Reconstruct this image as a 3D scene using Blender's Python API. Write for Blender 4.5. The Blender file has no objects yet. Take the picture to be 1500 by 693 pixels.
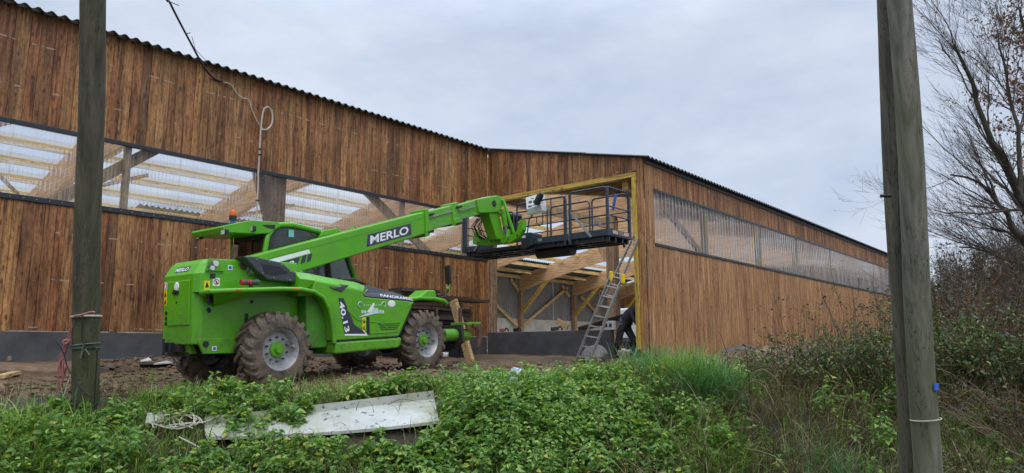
import bpy, bmesh, math, random
import numpy as np
from mathutils import Matrix, Vector

random.seed(7)
rng = np.random.default_rng(11)
scn = bpy.context.scene
col = scn.collection

# ------------------------------------------------------------------ camera
FPX, CX, CY = 1029.39, 750.0, 346.5           # focal length and centre, in pixels of a 1500 px wide frame
YAW, PITCH, ROLL = [math.radians(a) for a in (40.2254, 8.9474, 0.2339)]
fw = np.array([math.cos(YAW) * math.cos(PITCH), math.sin(YAW) * math.cos(PITCH), math.sin(PITCH)])
rt = np.array([math.sin(YAW), -math.cos(YAW), 0.0])
dn = np.cross(fw, rt)
RT = math.cos(ROLL) * rt + math.sin(ROLL) * dn
DN = -math.sin(ROLL) * rt + math.cos(ROLL) * dn
AX = np.array([RT, DN, fw])
cam = bpy.data.cameras.new("camera")
cam.sensor_width = 36.0
cam.lens = FPX * 36.0 / 1500.0
cam.clip_start = 0.05
cam.clip_end = 2000.0
cam_ob = bpy.data.objects.new("camera", cam)
col.objects.link(cam_ob)
M = Matrix.Identity(4)
for i in range(3):
    M[i][0] = RT[i]
    M[i][1] = -DN[i]
    M[i][2] = -fw[i]
cam_ob.matrix_world = M
scn.camera = cam_ob

# ------------------------------------------------------------------ sky, sun, exposure
SUN_EL, SUN_AZ = math.radians(52), math.radians(232)      # azimuth measured from +X towards +Y: behind the viewer
world = bpy.data.worlds.new("World")
scn.world = world
world.use_nodes = True
wt = world.node_tree
wt.nodes.clear()
def wn(t, **k):
    n = wt.nodes.new(t)
    for a, b in k.items():
        setattr(n, a, b)
    return n
w_out = wn('ShaderNodeOutputWorld')
w_bg = wn('ShaderNodeBackground')
w_bg.inputs['Strength'].default_value = 0.1
w_sky = wn('ShaderNodeTexSky', sky_type='NISHITA', sun_disc=False, sun_elevation=SUN_EL,
           sun_rotation=math.pi / 2 - SUN_AZ, air_density=1.0, dust_density=2.0)
w_tc = wn('ShaderNodeTexCoord')
w_map = wn('ShaderNodeMapping')
w_map.inputs['Scale'].default_value = (1.0, 1.0, 2.6)
w_no = wn('ShaderNodeTexNoise')
w_no.inputs['Scale'].default_value = 3.1
w_no.inputs['Detail'].default_value = 5.0
w_no.inputs['Roughness'].default_value = 0.58
w_ra = wn('ShaderNodeValToRGB')
w_ra.color_ramp.elements[0].position = 0.34
w_ra.color_ramp.elements[0].color = (4.15, 4.85, 6.1, 1)
w_ra.color_ramp.elements[1].position = 0.68
w_ra.color_ramp.elements[1].color = (5.9, 6.5, 7.5, 1)
w_sep = wn('ShaderNodeSeparateXYZ')
w_mr = wn('ShaderNodeMapRange')
w_mr.inputs['From Min'].default_value = 0.42
w_mr.inputs['From Max'].default_value = 1.0
w_mr.inputs['To Min'].default_value = 0.98
w_mr.inputs['To Max'].default_value = 3.7
w_mul = wn('ShaderNodeMix', data_type='RGBA', blend_type='MULTIPLY')
w_mul.inputs['Factor'].default_value = 1.0
w_mix = wn('ShaderNodeMix', data_type='RGBA', blend_type='MIX')
w_mix.inputs['Factor'].default_value = 0.9
L_ = wt.links.new
L_(w_tc.outputs['Generated'], w_map.inputs['Vector'])
L_(w_map.outputs['Vector'], w_no.inputs['Vector'])
L_(w_no.outputs['Fac'], w_ra.inputs['Fac'])
L_(w_tc.outputs['Generated'], w_sep.inputs['Vector'])
L_(w_sep.outputs['Z'], w_mr.inputs['Value'])
L_(w_ra.outputs['Color'], w_mul.inputs[6])
L_(w_mr.outputs['Result'], w_mul.inputs[7])
L_(w_sky.outputs['Color'], w_mix.inputs[6])
L_(w_mul.outputs[2], w_mix.inputs[7])
L_(w_mix.outputs[2], w_bg.inputs['Color'])
L_(w_bg.outputs['Background'], w_out.inputs['Surface'])

sun = bpy.data.lights.new("sun", 'SUN')
sun.energy = 0.8
sun.angle = math.radians(40)
sun.color = (1.0, 0.97, 0.93)
sun_ob = bpy.data.objects.new("sun", sun)
col.objects.link(sun_ob)
sd = Vector((math.cos(SUN_EL) * math.cos(SUN_AZ), math.cos(SUN_EL) * math.sin(SUN_AZ), math.sin(SUN_EL)))
sun_ob.rotation_euler = sd.to_track_quat('Z', 'Y').to_euler()
sun_ob.location = (0, 0, 30)

scn.view_settings.view_transform = 'Standard'
scn.view_settings.look = 'None'
scn.view_settings.exposure = 0.40
scn.view_settings.gamma = 1.0
scn.render.engine = 'CYCLES'
scn.cycles.use_denoising = True
scn.cycles.max_bounces = 8
scn.cycles.transparent_max_bounces = 24

# ------------------------------------------------------------------ layout helpers: photo measurements to metres
def ray(px, py):
    return AX.T @ np.array([(px - CX) / FPX, (py - CY) / FPX, 1.0])
def onY(px, py, Y):
    r = ray(px, py); return r * (Y / r[1])
def onX(px, py, X):
    r = ray(px, py); return r * (X / r[0])
def onZ(px, py, Z):
    r = ray(px, py); return r * (Z / r[2])
def atD(px, py, D):
    return ray(px, py) * D

XO, YR, YL, YF = 16.513, 9.27, 15.0, 30.0     # opening wall plane, right wall, left wall, far wall
XE = 48.6                                      # far end of the barn
XB = -6.0                                      # near end of the barn (outside the picture)
SL = 0.221                                     # roof slope
YRIDGE = 18.8
ZEAVE = 6.33                                   # roof underside at Y = YL
def roof_z(Y):
    return ZEAVE + SL * (Y - YL) if Y <= YRIDGE else ZEAVE + SL * (YRIDGE - YL) - SL * (Y - YRIDGE)

def sst(x):
    x = np.clip(x, 0, 1); return x * x * (3 - 2 * x)
def vnoise(x, y, seed=0):
    """smooth value noise, vectorised"""
    xi, yi = np.floor(x).astype(np.int64), np.floor(y).astype(np.int64)
    fx, fy = x - xi, y - yi
    fx, fy = fx * fx * (3 - 2 * fx), fy * fy * (3 - 2 * fy)
    def h(a, b):
        n = (a * 374761393 + b * 668265263 + seed * 2147483647) & 0xffffffff
        n = ((n ^ (n >> 13)) * 1274126177) & 0xffffffff
        return ((n ^ (n >> 16)) & 0xffff) / 65535.0
    return (h(xi, yi) * (1 - fx) + h(xi + 1, yi) * fx) * (1 - fy) + (h(xi, yi + 1) * (1 - fx) + h(xi + 1, yi + 1) * fx) * fy
FWD2 = np.array([math.cos(YAW), math.sin(YAW)])
RGT2 = np.array([math.sin(YAW), -math.cos(YAW)])
def crest_s(t):
    return 8.62 + 0.12 * np.clip(t, -4.5, 5) + 0.10 * np.sin(t * 1.3)
def ground_z(X, Y, rough=True):
    X = np.asarray(X, float); Y = np.asarray(Y, float)
    dl = np.where(X < XO, YL - Y, 99.0)
    dc = np.hypot(np.maximum(XO - X, 0), np.maximum(YR - Y, 0))
    d = np.maximum(np.minimum(dl, dc), 0.0)
    a = 0.37 - 0.16 * sst((X - 6.0) / 3.2) * sst((Y - 7.2) / 2.2)
    z = -0.22 - a * sst(d / 3.6)
    z = z - 0.15 * np.exp(-((X - 15.8) ** 2 + (Y - 10.2) ** 2) / 2.2)
    s = FWD2[0] * X + FWD2[1] * Y
    t = RGT2[0] * X + RGT2[1] * Y
    u = (crest_s(t) - s)
    bank = 0.95 * sst(u / 2.6) - 0.0 + 0.28 * sst((u - 1.8) / 3.5)
    z = z - np.where(u > 0, bank, 0) * sst((40 - np.abs(t)) / 20)
    # rising rough ground under the hedge on the right
    z = z + 0.35 * sst((t - 4.2) / 5.0) * sst((s - 7.5) / 5.0) * sst((Y < YR - 1.0) * 1.0)
    if rough:
        near = sst((40 - np.hypot(X, Y)) / 20)
        out = sst(d / 0.5)
        for yr_ in (9.99, 11.78):
            dy = (Y - yr_ - 0.05 * np.sin(X * 1.1) - 0.052 * (X - 6.0)) / 0.24
            z = z - near * sst((X + 1) / 2) * sst((12.5 - X) / 2) * 0.055 * (np.exp(-dy ** 4) * (1 + 0.25 * np.sin(X * 19)) - 0.6 * np.exp(-((np.abs(dy) - 1.5) / 0.4) ** 2))
        z = z + near * out * ((vnoise(X * 0.9, Y * 0.9, 1) - 0.5) * 0.10 + (vnoise(X * 2.7, Y * 2.7, 2) - 0.5) * 0.055 + (vnoise(X * 7, Y * 7, 3) - 0.5) * 0.035)
    return z
def gz(x, y):
    return float(ground_z(np.array([x]), np.array([y]))[0])

# ------------------------------------------------------------------ materials
def nmat(name):
    m = bpy.data.materials.new(name)
    m.use_nodes = True
    nt = m.node_tree
    nt.nodes.clear()
    return m, nt
class NT:
    def __init__(s, name):
        s.m, s.nt = nmat(name)
        s.out = s.nt.nodes.new('ShaderNodeOutputMaterial')
    def n(s, t, ins=None, **k):
        nd = s.nt.nodes.new(t)
        for a, b in k.items():
            setattr(nd, a, b)
        for a, b in (ins or {}).items():
            if isinstance(b, bpy.types.NodeSocket):
                s.nt.links.new(b, nd.inputs[a])
            else:
                nd.inputs[a].default_value = b
        return nd
    def math(s, op, a, b=0.0, clamp=False):
        nd = s.n('ShaderNodeMath', {0: a, 1: b}, operation=op); nd.use_clamp = clamp
        return nd.outputs[0]
    def mix(s, f, a, b, blend='MIX'):
        nd = s.n('ShaderNodeMix', {0: f, 6: a, 7: b}, data_type='RGBA', blend_type=blend)
        return nd.outputs[2]
    def noise(s, vec, scale, detail=4, rough=0.55, dist=0.0):
        return s.n('ShaderNodeTexNoise', {'Vector': vec, 'Scale': scale, 'Detail': detail, 'Roughness': rough, 'Distortion': dist}).outputs['Fac']
    def ramp(s, f, stops):
        nd = s.n('ShaderNodeValToRGB', {0: f})
        e = nd.color_ramp.elements
        while len(e) < len(stops):
            e.new(0.5)
        for el, (p, c) in zip(e, stops):
            el.position = p
            el.color = (c, c, c, 1) if isinstance(c, (int, float)) else (*c, 1)
        return nd.outputs[0]
    def pos(s, scale=(1, 1, 1), off=None):
        g = s.n('ShaderNodeNewGeometry').outputs['Position']
        ins = {0: g, 1: (0, 0, 0)}
        if off is not None:
            g = s.n('ShaderNodeVectorMath', {0: g, 1: off}, operation='ADD').outputs[0]
        return s.n('ShaderNodeVectorMath', {0: g, 1: scale}, operation='MULTIPLY').outputs[0]
    def obj(s, scale=(1, 1, 1)):
        g = s.n('ShaderNodeTexCoord').outputs['Object']
        return s.n('ShaderNodeVectorMath', {0: g, 1: scale}, operation='MULTIPLY').outputs[0]
    def rand(s):
        a = s.n('ShaderNodeObjectInfo').outputs['Random']
        b = s.n('ShaderNodeNewGeometry').outputs['Random Per Island']
        return s.math('FRACT', s.math('ADD', a, b))
    def bump(s, h, strength=0.3, dist=0.01):
        return s.n('ShaderNodeBump', {'Height': h, 'Strength': strength, 'Distance': dist}).outputs[0]
    def bsdf(s, color, rough=0.6, metal=0.0, normal=None, spec=0.5, **k):
        ins = {'Base Color': color if isinstance(color, bpy.types.NodeSocket) else (*color, 1), 'Roughness': rough, 'Metallic': metal, 'Specular IOR Level': spec}
        if normal is not None:
            ins['Normal'] = normal
        ins.update(k)
        return s.n('ShaderNodeBsdfPrincipled', ins).outputs[0]
    def done(s, sh):
        s.nt.links.new(sh, s.out.inputs['Surface'])
        return s.m

def simple(name, c, rough=0.6, metal=0.0, var=0.25, scale=6.0, bump=0.15, spec=0.5, dirt=None, dirt_amt=0.35):
    t = NT(name)
    p = t.pos()
    n1 = t.noise(p, scale, 5, 0.6)
    n2 = t.noise(p, scale * 9, 3, 0.6)
    lo = tuple(x * (1 - var) for x in c)
    hi = tuple(min(1, x * (1 + var)) for x in c)
    cc = t.ramp(n1, [(0.3, lo), (0.7, hi)])
    if dirt:
        f = t.ramp(t.noise(p, scale * 1.7, 6, 0.7), [(0.48, 0.0), (0.75, dirt_amt)])
        cc = t.mix(f, cc, (*dirt, 1))
    r = t.math('ADD', t.math('MULTIPLY', n2, 0.25), rough - 0.12, True)
    return t.done(t.bsdf(cc, r, metal, t.bump(n2, bump, 0.004), spec))

def wood(name, stops, grain=1.0, dark=0.55, dash=False, rough=0.62, axis='z', knots=True, weather=True, mottle=0.75):
    """sawn timber; grain runs along the given axis"""
    t = NT(name)
    r = t.rand()
    off = t.n('ShaderNodeCombineXYZ', {0: t.math('MULTIPLY', r, 37.0), 1: t.math('MULTIPLY', r, 91.0), 2: t.math('MULTIPLY', r, 53.0)}).outputs[0]
    hi, lo = 26.0 * grain, 1.1 * grain
    sc = {'z': (hi, hi, lo), 'x': (lo, hi, hi), 'y': (hi, lo, hi)}[axis]
    p = t.pos(sc, off)
    g1 = t.noise(p, 1.0, 6, 0.65, 0.6)
    g2 = t.noise(p, 3.6, 3, 0.6)
    base = t.ramp(r, stops)
    cc = t.mix(t.ramp(g1, [(0.34, 0.95), (0.60, 0.0)]), base, t.mix(1.0, base, (0.30, 0.25, 0.22, 1), 'MULTIPLY'))
    cc = t.mix(t.ramp(g2, [(0.55, 0.0), (0.8, 0.4)]), cc, t.mix(1.0, base, (1.75, 1.62, 1.4, 1), 'MULTIPLY'))
    if knots:
        kk = {'z': (8.0, 8.0, 3.0), 'x': (3.0, 8.0, 8.0), 'y': (8.0, 3.0, 8.0)}[axis]
        v = t.n('ShaderNodeTexVoronoi', {'Vector': t.pos(kk, off), 'Scale': 1.0, 'Randomness': 1.0}).outputs['Distance']
        kf = t.ramp(v, [(0.09, 0.9), (0.16, 0.4), (0.24, 0.0)])
        cc = t.mix(kf, cc, t.mix(1.0, base, (0.22, 0.15, 0.12, 1), 'MULTIPLY'))
    m1 = t.noise(t.pos({'z': (20, 20, 9), 'x': (9, 20, 20), 'y': (20, 9, 20)}[axis], off), 1.0, 5, 0.7)
    cc = t.mix(t.ramp(m1, [(0.36, mottle), (0.52, 0.0)]), cc, t.mix(1.0, cc, (0.40, 0.36, 0.34, 1), 'MULTIPLY'))
    cc = t.mix(t.ramp(m1, [(0.58, 0.0), (0.72, 0.45)]), cc, t.mix(1.0, cc, (1.5, 1.4, 1.25, 1), 'MULTIPLY'))
    if weather:
        ws = {'z': (1.6, 1.6, 0.55), 'x': (0.5, 1.6, 1.6), 'y': (1.6, 0.5, 1.6)}[axis]
        w1 = t.noise(t.pos(ws), 1.0, 5, 0.62)
        w2 = t.noise(t.pos({'z': (9, 9, 0.8), 'x': (0.8, 9, 9), 'y': (9, 0.8, 9)}[axis], off), 1.0, 4, 0.6)
        cc = t.mix(t.ramp(w1, [(0.36, dark), (0.60, 0.0)]), cc, t.mix(1.0, cc, (0.50, 0.46, 0.42, 1), 'MULTIPLY'))
        cc = t.mix(t.ramp(w2, [(0.30, dark * 1.2), (0.47, 0.0)]), cc, t.mix(1.0, cc, (0.30, 0.29, 0.30, 1), 'MULTIPLY'))
    if dash:
        # short pale scuffs left by the nailing rows
        pz = t.n('ShaderNodeSeparateXYZ', {0: t.n('ShaderNodeNewGeometry').outputs['Position']}).outputs
        z = t.math('ADD', pz[2], t.math('MULTIPLY', t.noise(t.pos((1.2, 1.2, 0.0)), 1.0, 2), 0.10))
        fr = t.math('ABSOLUTE', t.math('SUBTRACT', t.math('FRACT', t.math('MULTIPLY', z, 1.13)), 0.5))
        ln = t.math('LESS_THAN', fr, 0.013)
        pk = t.math('GREATER_THAN', t.noise(t.pos((5, 5, 1.3)), 1.0, 3, 0.6), 0.56)
        cc = t.mix(t.math('MULTIPLY', t.math('MULTIPLY', ln, pk), 0.5), cc, (0.50, 0.42, 0.34, 1))
    nrm = t.bump(g1, 0.35, 0.006)
    rr = t.math('ADD', t.math('MULTIPLY', g2, 0.3), rough - 0.15, True)
    return t.done(t.bsdf(cc, rr, 0, nrm, 0.35))

MAT = {}
MAT['wood_dark'] = wood('weathered_larch', [(0.0, (0.227, 0.113, 0.051)), (0.12, (0.347, 0.152, 0.057)), (0.3, (0.427, 0.212, 0.081)), (0.5, (0.493, 0.260, 0.103)), (0.65, (0.409, 0.158, 0.058)), (0.8, (0.465, 0.227, 0.086)), (0.93, (0.604, 0.304, 0.108)), (1.0, (0.517, 0.239, 0.089))], dark=0.8, dash=True)
MAT['wood_warm'] = wood('fresh_larch', [(0.0, (0.437, 0.218, 0.089)), (0.3, (0.552, 0.302, 0.130)), (0.6, (0.494, 0.258, 0.106)), (0.8, (0.598, 0.336, 0.151)), (1.0, (0.460, 0.230, 0.095))], dark=0.4, dash=False, mottle=0.4)
MAT['wood_pale'] = wood('pale_spruce', [(0.0, (0.62, 0.42, 0.20)), (1.0, (0.68, 0.48, 0.24))], dark=0.1, axis='x', weather=False, mottle=0.3)
MAT['wood_yellow'] = wood('yellow_timber', [(0.0, (0.82, 0.58, 0.22)), (1.0, (0.86, 0.63, 0.27))], dark=0.15, axis='x', weather=False, mottle=0.3)
MAT['wood_yellow_v'] = wood('yellow_post_timber', [(0.0, (0.60, 0.42, 0.06)), (1.0, (0.62, 0.44, 0.08))], dark=0.15, weather=False, mottle=0.3)
MAT['wood_yellow_y'] = wood('yellow_lintel_timber', [(0.0, (0.60, 0.41, 0.07)), (1.0, (0.62, 0.43, 0.09))], dark=0.15, axis='y', weather=False, mottle=0.3)
MAT['glulam'] = wood('glulam_spruce', [(0.0, (0.68, 0.42, 0.22)), (1.0, (0.72, 0.45, 0.24))], dark=0.1, axis='y', knots=False, weather=False, mottle=0.2)
MAT['wood_post'] = wood('brown_post', [(0.0, (0.40, 0.26, 0.16)), (1.0, (0.46, 0.30, 0.18))], dark=0.2, weather=False)
MAT['wood_brace'] = wood('brace_timber', [(0.0, (0.60, 0.42, 0.24)), (1.0, (0.66, 0.47, 0.28))], dark=0.2, weather=False, mottle=0.3)
MAT['board_old'] = wood('old_boards', [(0.0, (0.085, 0.065, 0.05)), (1.0, (0.14, 0.10, 0.075))], dark=0.4, axis='x')
MAT['concrete_dark'] = simple('dark_plinth', (0.060, 0.062, 0.067), 0.75, var=0.35, scale=1.6, bump=0.35, dirt=(0.14, 0.11, 0.08), dirt_amt=0.5)
MAT['concrete'] = simple('old_concrete', (0.48, 0.46, 0.41), 0.85, var=0.25, scale=1.3, bump=0.3, dirt=(0.10, 0.09, 0.06))
MAT['roof'] = simple('dark_fibre_cement', (0.055, 0.058, 0.064), 0.65, var=0.25, scale=2.5)
MAT['flash'] = simple('dark_steel_trim', (0.028, 0.033, 0.042), 0.42, 0.3, var=0.2)
MAT['steel_sheet'] = simple('grey_profiled_steel', (0.19, 0.19, 0.18), 0.5, 0.2, var=0.2, scale=0.9)
MAT['alu'] = simple('aluminium', (0.33, 0.325, 0.30), 0.5, 0.6, var=0.2, scale=5, dirt=(0.25, 0.22, 0.18))
MAT['dark_frame'] = simple('dark_blue_grey_paint', (0.030, 0.042, 0.058), 0.4, 0.1, var=0.15, scale=3)
MAT['black'] = simple('black_plastic', (0.016, 0.017, 0.02), 0.45, var=0.2, scale=8)
MAT['chassis'] = simple('muddy_black_chassis', (0.02, 0.019, 0.018), 0.75, var=0.3, scale=5, dirt=(0.12, 0.09, 0.06))
MAT['grey_plastic'] = simple('charcoal_plastic', (0.045, 0.052, 0.06), 0.5, var=0.15, scale=8)
MAT['rim'] = simple('silver_rim', (0.36, 0.37, 0.38), 0.4, 0.35, var=0.12, scale=6, dirt=(0.17, 0.125, 0.085), dirt_amt=0.9)
MAT['white'] = simple('white_paint', (0.62, 0.62, 0.60), 0.5, var=0.12, dirt=(0.3, 0.26, 0.2))
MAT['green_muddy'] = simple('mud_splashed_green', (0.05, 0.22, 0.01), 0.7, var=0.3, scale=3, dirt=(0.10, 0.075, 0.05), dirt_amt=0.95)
MAT['decal_dark'] = simple('charcoal_decal', (0.035, 0.04, 0.055), 0.35, var=0.05)
MAT['decal_white'] = simple('white_decal', (0.78, 0.79, 0.80), 0.4, var=0.03)
MAT['decal_yellow'] = simple('yellow_decal', (0.80, 0.55, 0.02), 0.4, var=0.03)
MAT['decal_red'] = simple('red_decal', (0.60, 0.03, 0.03), 0.4, var=0.05)
MAT['decal_blue'] = simple('blue_decal', (0.03, 0.12, 0.45), 0.4, var=0.05)
MAT['decal_print'] = simple('pale_blue_print', (0.50, 0.66, 0.62), 0.4, var=0.1)
MAT['teal'] = simple('teal_sticker', (0.18, 0.48, 0.42), 0.5, var=0.05)
MAT['orange'] = simple('orange_lens', (0.85, 0.13, 0.01), 0.25, var=0.1)
MAT['red_lens'] = simple('red_lens', (0.35, 0.015, 0.02), 0.2, var=0.1)
MAT['lamp_glass'] = simple('lamp_lens', (0.62, 0.63, 0.62), 0.15, 0.2, var=0.1)
MAT['blue_cloth'] = simple('blue_cloth', (0.05, 0.12, 0.32), 0.85, var=0.2, scale=15)
MAT['dark_cloth'] = simple('black_workwear', (0.026, 0.027, 0.031), 0.85, var=0.3, scale=12)
MAT['skin'] = simple('skin', (0.52, 0.32, 0.24), 0.6, var=0.05)
MAT['hair'] = simple('dark_hair', (0.03, 0.02, 0.015), 0.6, var=0.2)
MAT['rope_white'] = simple('off_white_rope', (0.44, 0.41, 0.33), 0.7, var=0.15, scale=10)
MAT['rope_red'] = simple('faded_red_rope', (0.36, 0.13, 0.12), 0.8, var=0.3, scale=10)
MAT['cable'] = simple('black_cable', (0.014, 0.014, 0.016), 0.45, var=0.2)
MAT['wire_green'] = simple('dull_green_wire', (0.10, 0.13, 0.09), 0.6, var=0.2)
MAT['bucket'] = simple('grey_blue_plastic', (0.42, 0.48, 0.55), 0.45, var=0.08)
MAT['rubble'] = simple('rubble', (0.17, 0.13, 0.10), 0.9, var=0.4, scale=5, bump=0.4)
MAT['stone'] = simple('pale_stone', (0.20, 0.19, 0.175), 0.85, var=0.3, scale=4, bump=0.5)
MAT['steel_rod'] = simple('chrome_rod', (0.42, 0.43, 0.44), 0.25, 0.9, var=0.1)
MAT['rust'] = simple('rusty_steel', (0.12, 0.07, 0.045), 0.7, 0.3, var=0.4, scale=10, dirt=(0.25, 0.10, 0.04))
MAT['white_sheet'] = None
MAT['tape_blue'] = simple('blue_tag', (0.02, 0.10, 0.62), 0.4, var=0.05)

def mk_green():
    t = NT('green_machine_paint')
    p = t.pos()
    n = t.noise(p, 2.2, 4, 0.6)
    base = t.ramp(n, [(0.3, (0.078, 0.33, 0.003)), (0.7, (0.105, 0.39, 0.006))])
    ob = t.n('ShaderNodeSeparateXYZ', {0: p}).outputs[2]
    low = t.n('ShaderNodeMapRange', {'Value': ob, 'From Min': -0.3, 'From Max': 0.75, 'To Min': 1.0, 'To Max': 0.0}).outputs[0]
    sp = t.ramp(t.noise(p, 7.0, 7, 0.72), [(0.45, 0.0), (0.68, 1.0)])
    f = t.math('MULTIPLY', low, t.math('ADD', t.math('MULTIPLY', sp, 0.85), 0.12), True)
    dust = t.ramp(t.noise(p, 1.6, 6, 0.65), [(0.46, 0.0), (0.8, 0.42)])
    cc = t.mix(dust, base, (0.16, 0.20, 0.08, 1))
    cc = t.mix(f, cc, (0.085, 0.065, 0.042, 1))
    scr = t.ramp(t.noise(t.pos((3, 3, 30)), 3.0, 3, 0.6), [(0.70, 0.0), (0.74, 0.25)])
    cc = t.mix(scr, cc, (0.05, 0.20, 0.01, 1))
    r = t.math('ADD', t.math('MULTIPLY', t.noise(p, 11, 4), 0.3), 0.20)
    r = t.math('ADD', r, t.math('MULTIPLY', f, 0.5), True)
    return t.done(t.bsdf(cc, r, 0, t.bump(t.noise(p, 60, 2), 0.03, 0.002), 0.5))
MAT['green'] = mk_green()

def mk_boom_green():
    t = NT('scuffed_green_boom_paint')
    p = t.pos()
    base = t.ramp(t.noise(p, 3, 4), [(0.3, (0.080, 0.33, 0.004)), (0.7, (0.105, 0.38, 0.008))])
    scr = t.ramp(t.noise(t.n('ShaderNodeVectorMath', {0: p, 1: (1.2, 6, 9)}, operation='MULTIPLY').outputs[0], 1.8, 6, 0.7), [(0.50, 0.0), (0.66, 0.75)])
    cc = t.mix(scr, base, (0.24, 0.27, 0.20, 1))
    return t.done(t.bsdf(cc, 0.38, 0.1, None, 0.5))
MAT['green_worn'] = mk_boom_green()

def mk_tyre():
    t = NT('muddy_tyre_rubber')
    p = t.pos()
    f = t.ramp(t.noise(p, 4.5, 7, 0.7), [(0.33, 0.15), (0.56, 1.0)])
    f2 = t.ramp(t.noise(p, 28, 4, 0.7), [(0.4, 0.55), (0.6, 1.0)])
    cc = t.mix(t.math('MULTIPLY', f, f2), (0.022, 0.021, 0.020, 1), (0.19, 0.148, 0.105, 1))
    h = t.noise(p, 34, 5, 0.7)
    return t.done(t.bsdf(cc, 0.85, 0, t.bump(h, 0.6, 0.012), 0.3))
MAT['tyre'] = mk_tyre()

def mk_glass(name, tint, alpha):
    t = NT(name)
    tr = t.n('ShaderNodeBsdfTransparent', {'Color': (*tint, 1)}).outputs[0]
    gl = t.n('ShaderNodeBsdfGlossy', {'Color': (0.9, 0.95, 0.95, 1), 'Roughness': 0.03}).outputs[0]
    fr = t.n('ShaderNodeFresnel', {'IOR': 1.5}).outputs[0]
    f = t.math('ADD', fr, alpha, True)
    return t.done(t.n('ShaderNodeMixShader', {0: f, 1: tr, 2: gl}).outputs[0])
MAT['cab_glass'] = mk_glass('dark_cab_glass', (0.52, 0.55, 0.50), 0.02)

def mk_clear(name, lo, hi, rib=0.0):
    t = NT(name)
    tr = t.n('ShaderNodeBsdfTransparent', {'Color': (0.93, 0.94, 0.95, 1)}).outputs[0]
    rf = t.n('ShaderNodeBsdfRefraction', {'Color': (0.93, 0.94, 0.95, 1), 'Roughness': 0.02, 'IOR': 1.06}).outputs[0]
    body = t.n('ShaderNodeMixShader', {0: 0.35, 1: tr, 2: rf}).outputs[0]
    gl = t.n('ShaderNodeBsdfGlossy', {'Color': (1, 1, 1, 1), 'Roughness': 0.08}).outputs[0]
    df = t.n('ShaderNodeBsdfTranslucent', {'Color': (0.72, 0.75, 0.80, 1)}).outputs[0]
    d2 = t.n('ShaderNodeBsdfDiffuse', {'Color': (0.50, 0.56, 0.64, 1)}).outputs[0]
    haze = t.n('ShaderNodeMixShader', {0: 0.65, 1: df, 2: d2}).outputs[0]
    lw = t.n('ShaderNodeLayerWeight', {'Blend': 0.32}).outputs['Facing']
    streak = t.ramp(t.noise(t.pos((9, 9, 0.5)), 1.0, 4, 0.6), [(0.40, lo), (0.70, hi)])
    f = t.math('ADD', t.math('MULTIPLY', t.math('POWER', lw, 2.4), 0.75), streak, True)
    if rib:      # light and dark of the ribs, painted in as haze stripes
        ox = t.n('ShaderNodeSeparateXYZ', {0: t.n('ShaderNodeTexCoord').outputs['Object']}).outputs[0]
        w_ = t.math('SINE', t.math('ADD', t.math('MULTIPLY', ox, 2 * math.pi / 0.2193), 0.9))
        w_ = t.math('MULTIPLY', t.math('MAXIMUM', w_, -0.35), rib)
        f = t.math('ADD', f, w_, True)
    a = t.n('ShaderNodeMixShader', {0: f, 1: body, 2: haze}).outputs[0]
    fr = t.n('ShaderNodeFresnel', {'IOR': 1.4}).outputs[0]
    return t.done(t.n('ShaderNodeMixShader', {0: t.math('MULTIPLY', fr, 0.8), 1: a, 2: gl}).outputs[0])
MAT['clear'] = mk_clear('clear_corrugated_plastic', 0.0, 0.13)
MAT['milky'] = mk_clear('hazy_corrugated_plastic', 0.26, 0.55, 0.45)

def mk_ground():
    t = NT('wet_soil')
    p = t.pos()
    n1 = t.noise(p, 0.8, 6, 0.6)
    n2 = t.noise(p, 5.0, 6, 0.7)
    n3 = t.noise(p, 26.0, 5, 0.7)
    cc = t.ramp(n1, [(0.3, (0.115, 0.070, 0.037)), (0.5, (0.185, 0.118, 0.066)), (0.72, (0.27, 0.182, 0.108))])
    cc = t.mix(t.ramp(n2, [(0.35, 0.7), (0.55, 0.0)]), cc, (0.066, 0.043, 0.029, 1))
    cc = t.mix(t.ramp(n3, [(0.58, 0.0), (0.75, 0.6)]), cc, (0.31, 0.24, 0.18, 1))
    sp = t.n('ShaderNodeSeparateXYZ', {0: t.n('ShaderNodeNewGeometry').outputs['Position']}).outputs
    s_ = t.math('ADD', t.math('MULTIPLY', sp[0], FWD2[0]), t.math('MULTIPLY', sp[1], FWD2[1]))
    s_ = t.math('ADD', s_, t.math('MULTIPLY', t.math('SUBTRACT', n1, 0.5), 1.6))
    hum = t.n('ShaderNodeMapRange', {'Value': s_, 'From Min': 8.9, 'From Max': 8.2, 'To Min': 0.0, 'To Max': 0.92}).outputs[0]
    cc = t.mix(hum, cc, t.ramp(n3, [(0.4, (0.018, 0.015, 0.010)), (0.7, (0.050, 0.038, 0.022))]))
    h = t.math('ADD', t.math('MULTIPLY', n2, 0.7), t.math('MULTIPLY', n3, 0.35))
    damp = t.ramp(t.noise(t.pos((0.7, 1.5, 1), None), 1.0, 4, 0.55), [(0.52, 0.0), (0.60, 0.75)])
    cc = t.mix(damp, cc, t.mix(1.0, cc, (0.45, 0.42, 0.40, 1), 'MULTIPLY'))
    r = t.math('SUBTRACT', t.ramp(n2, [(0.3, 0.6), (0.6, 0.92)]), t.math('MULTIPLY', damp, 0.45), True)
    return t.done(t.bsdf(cc, r, 0, t.bump(h, 0.9, 0.05), 0.4))
MAT['ground'] = mk_ground()

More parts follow.
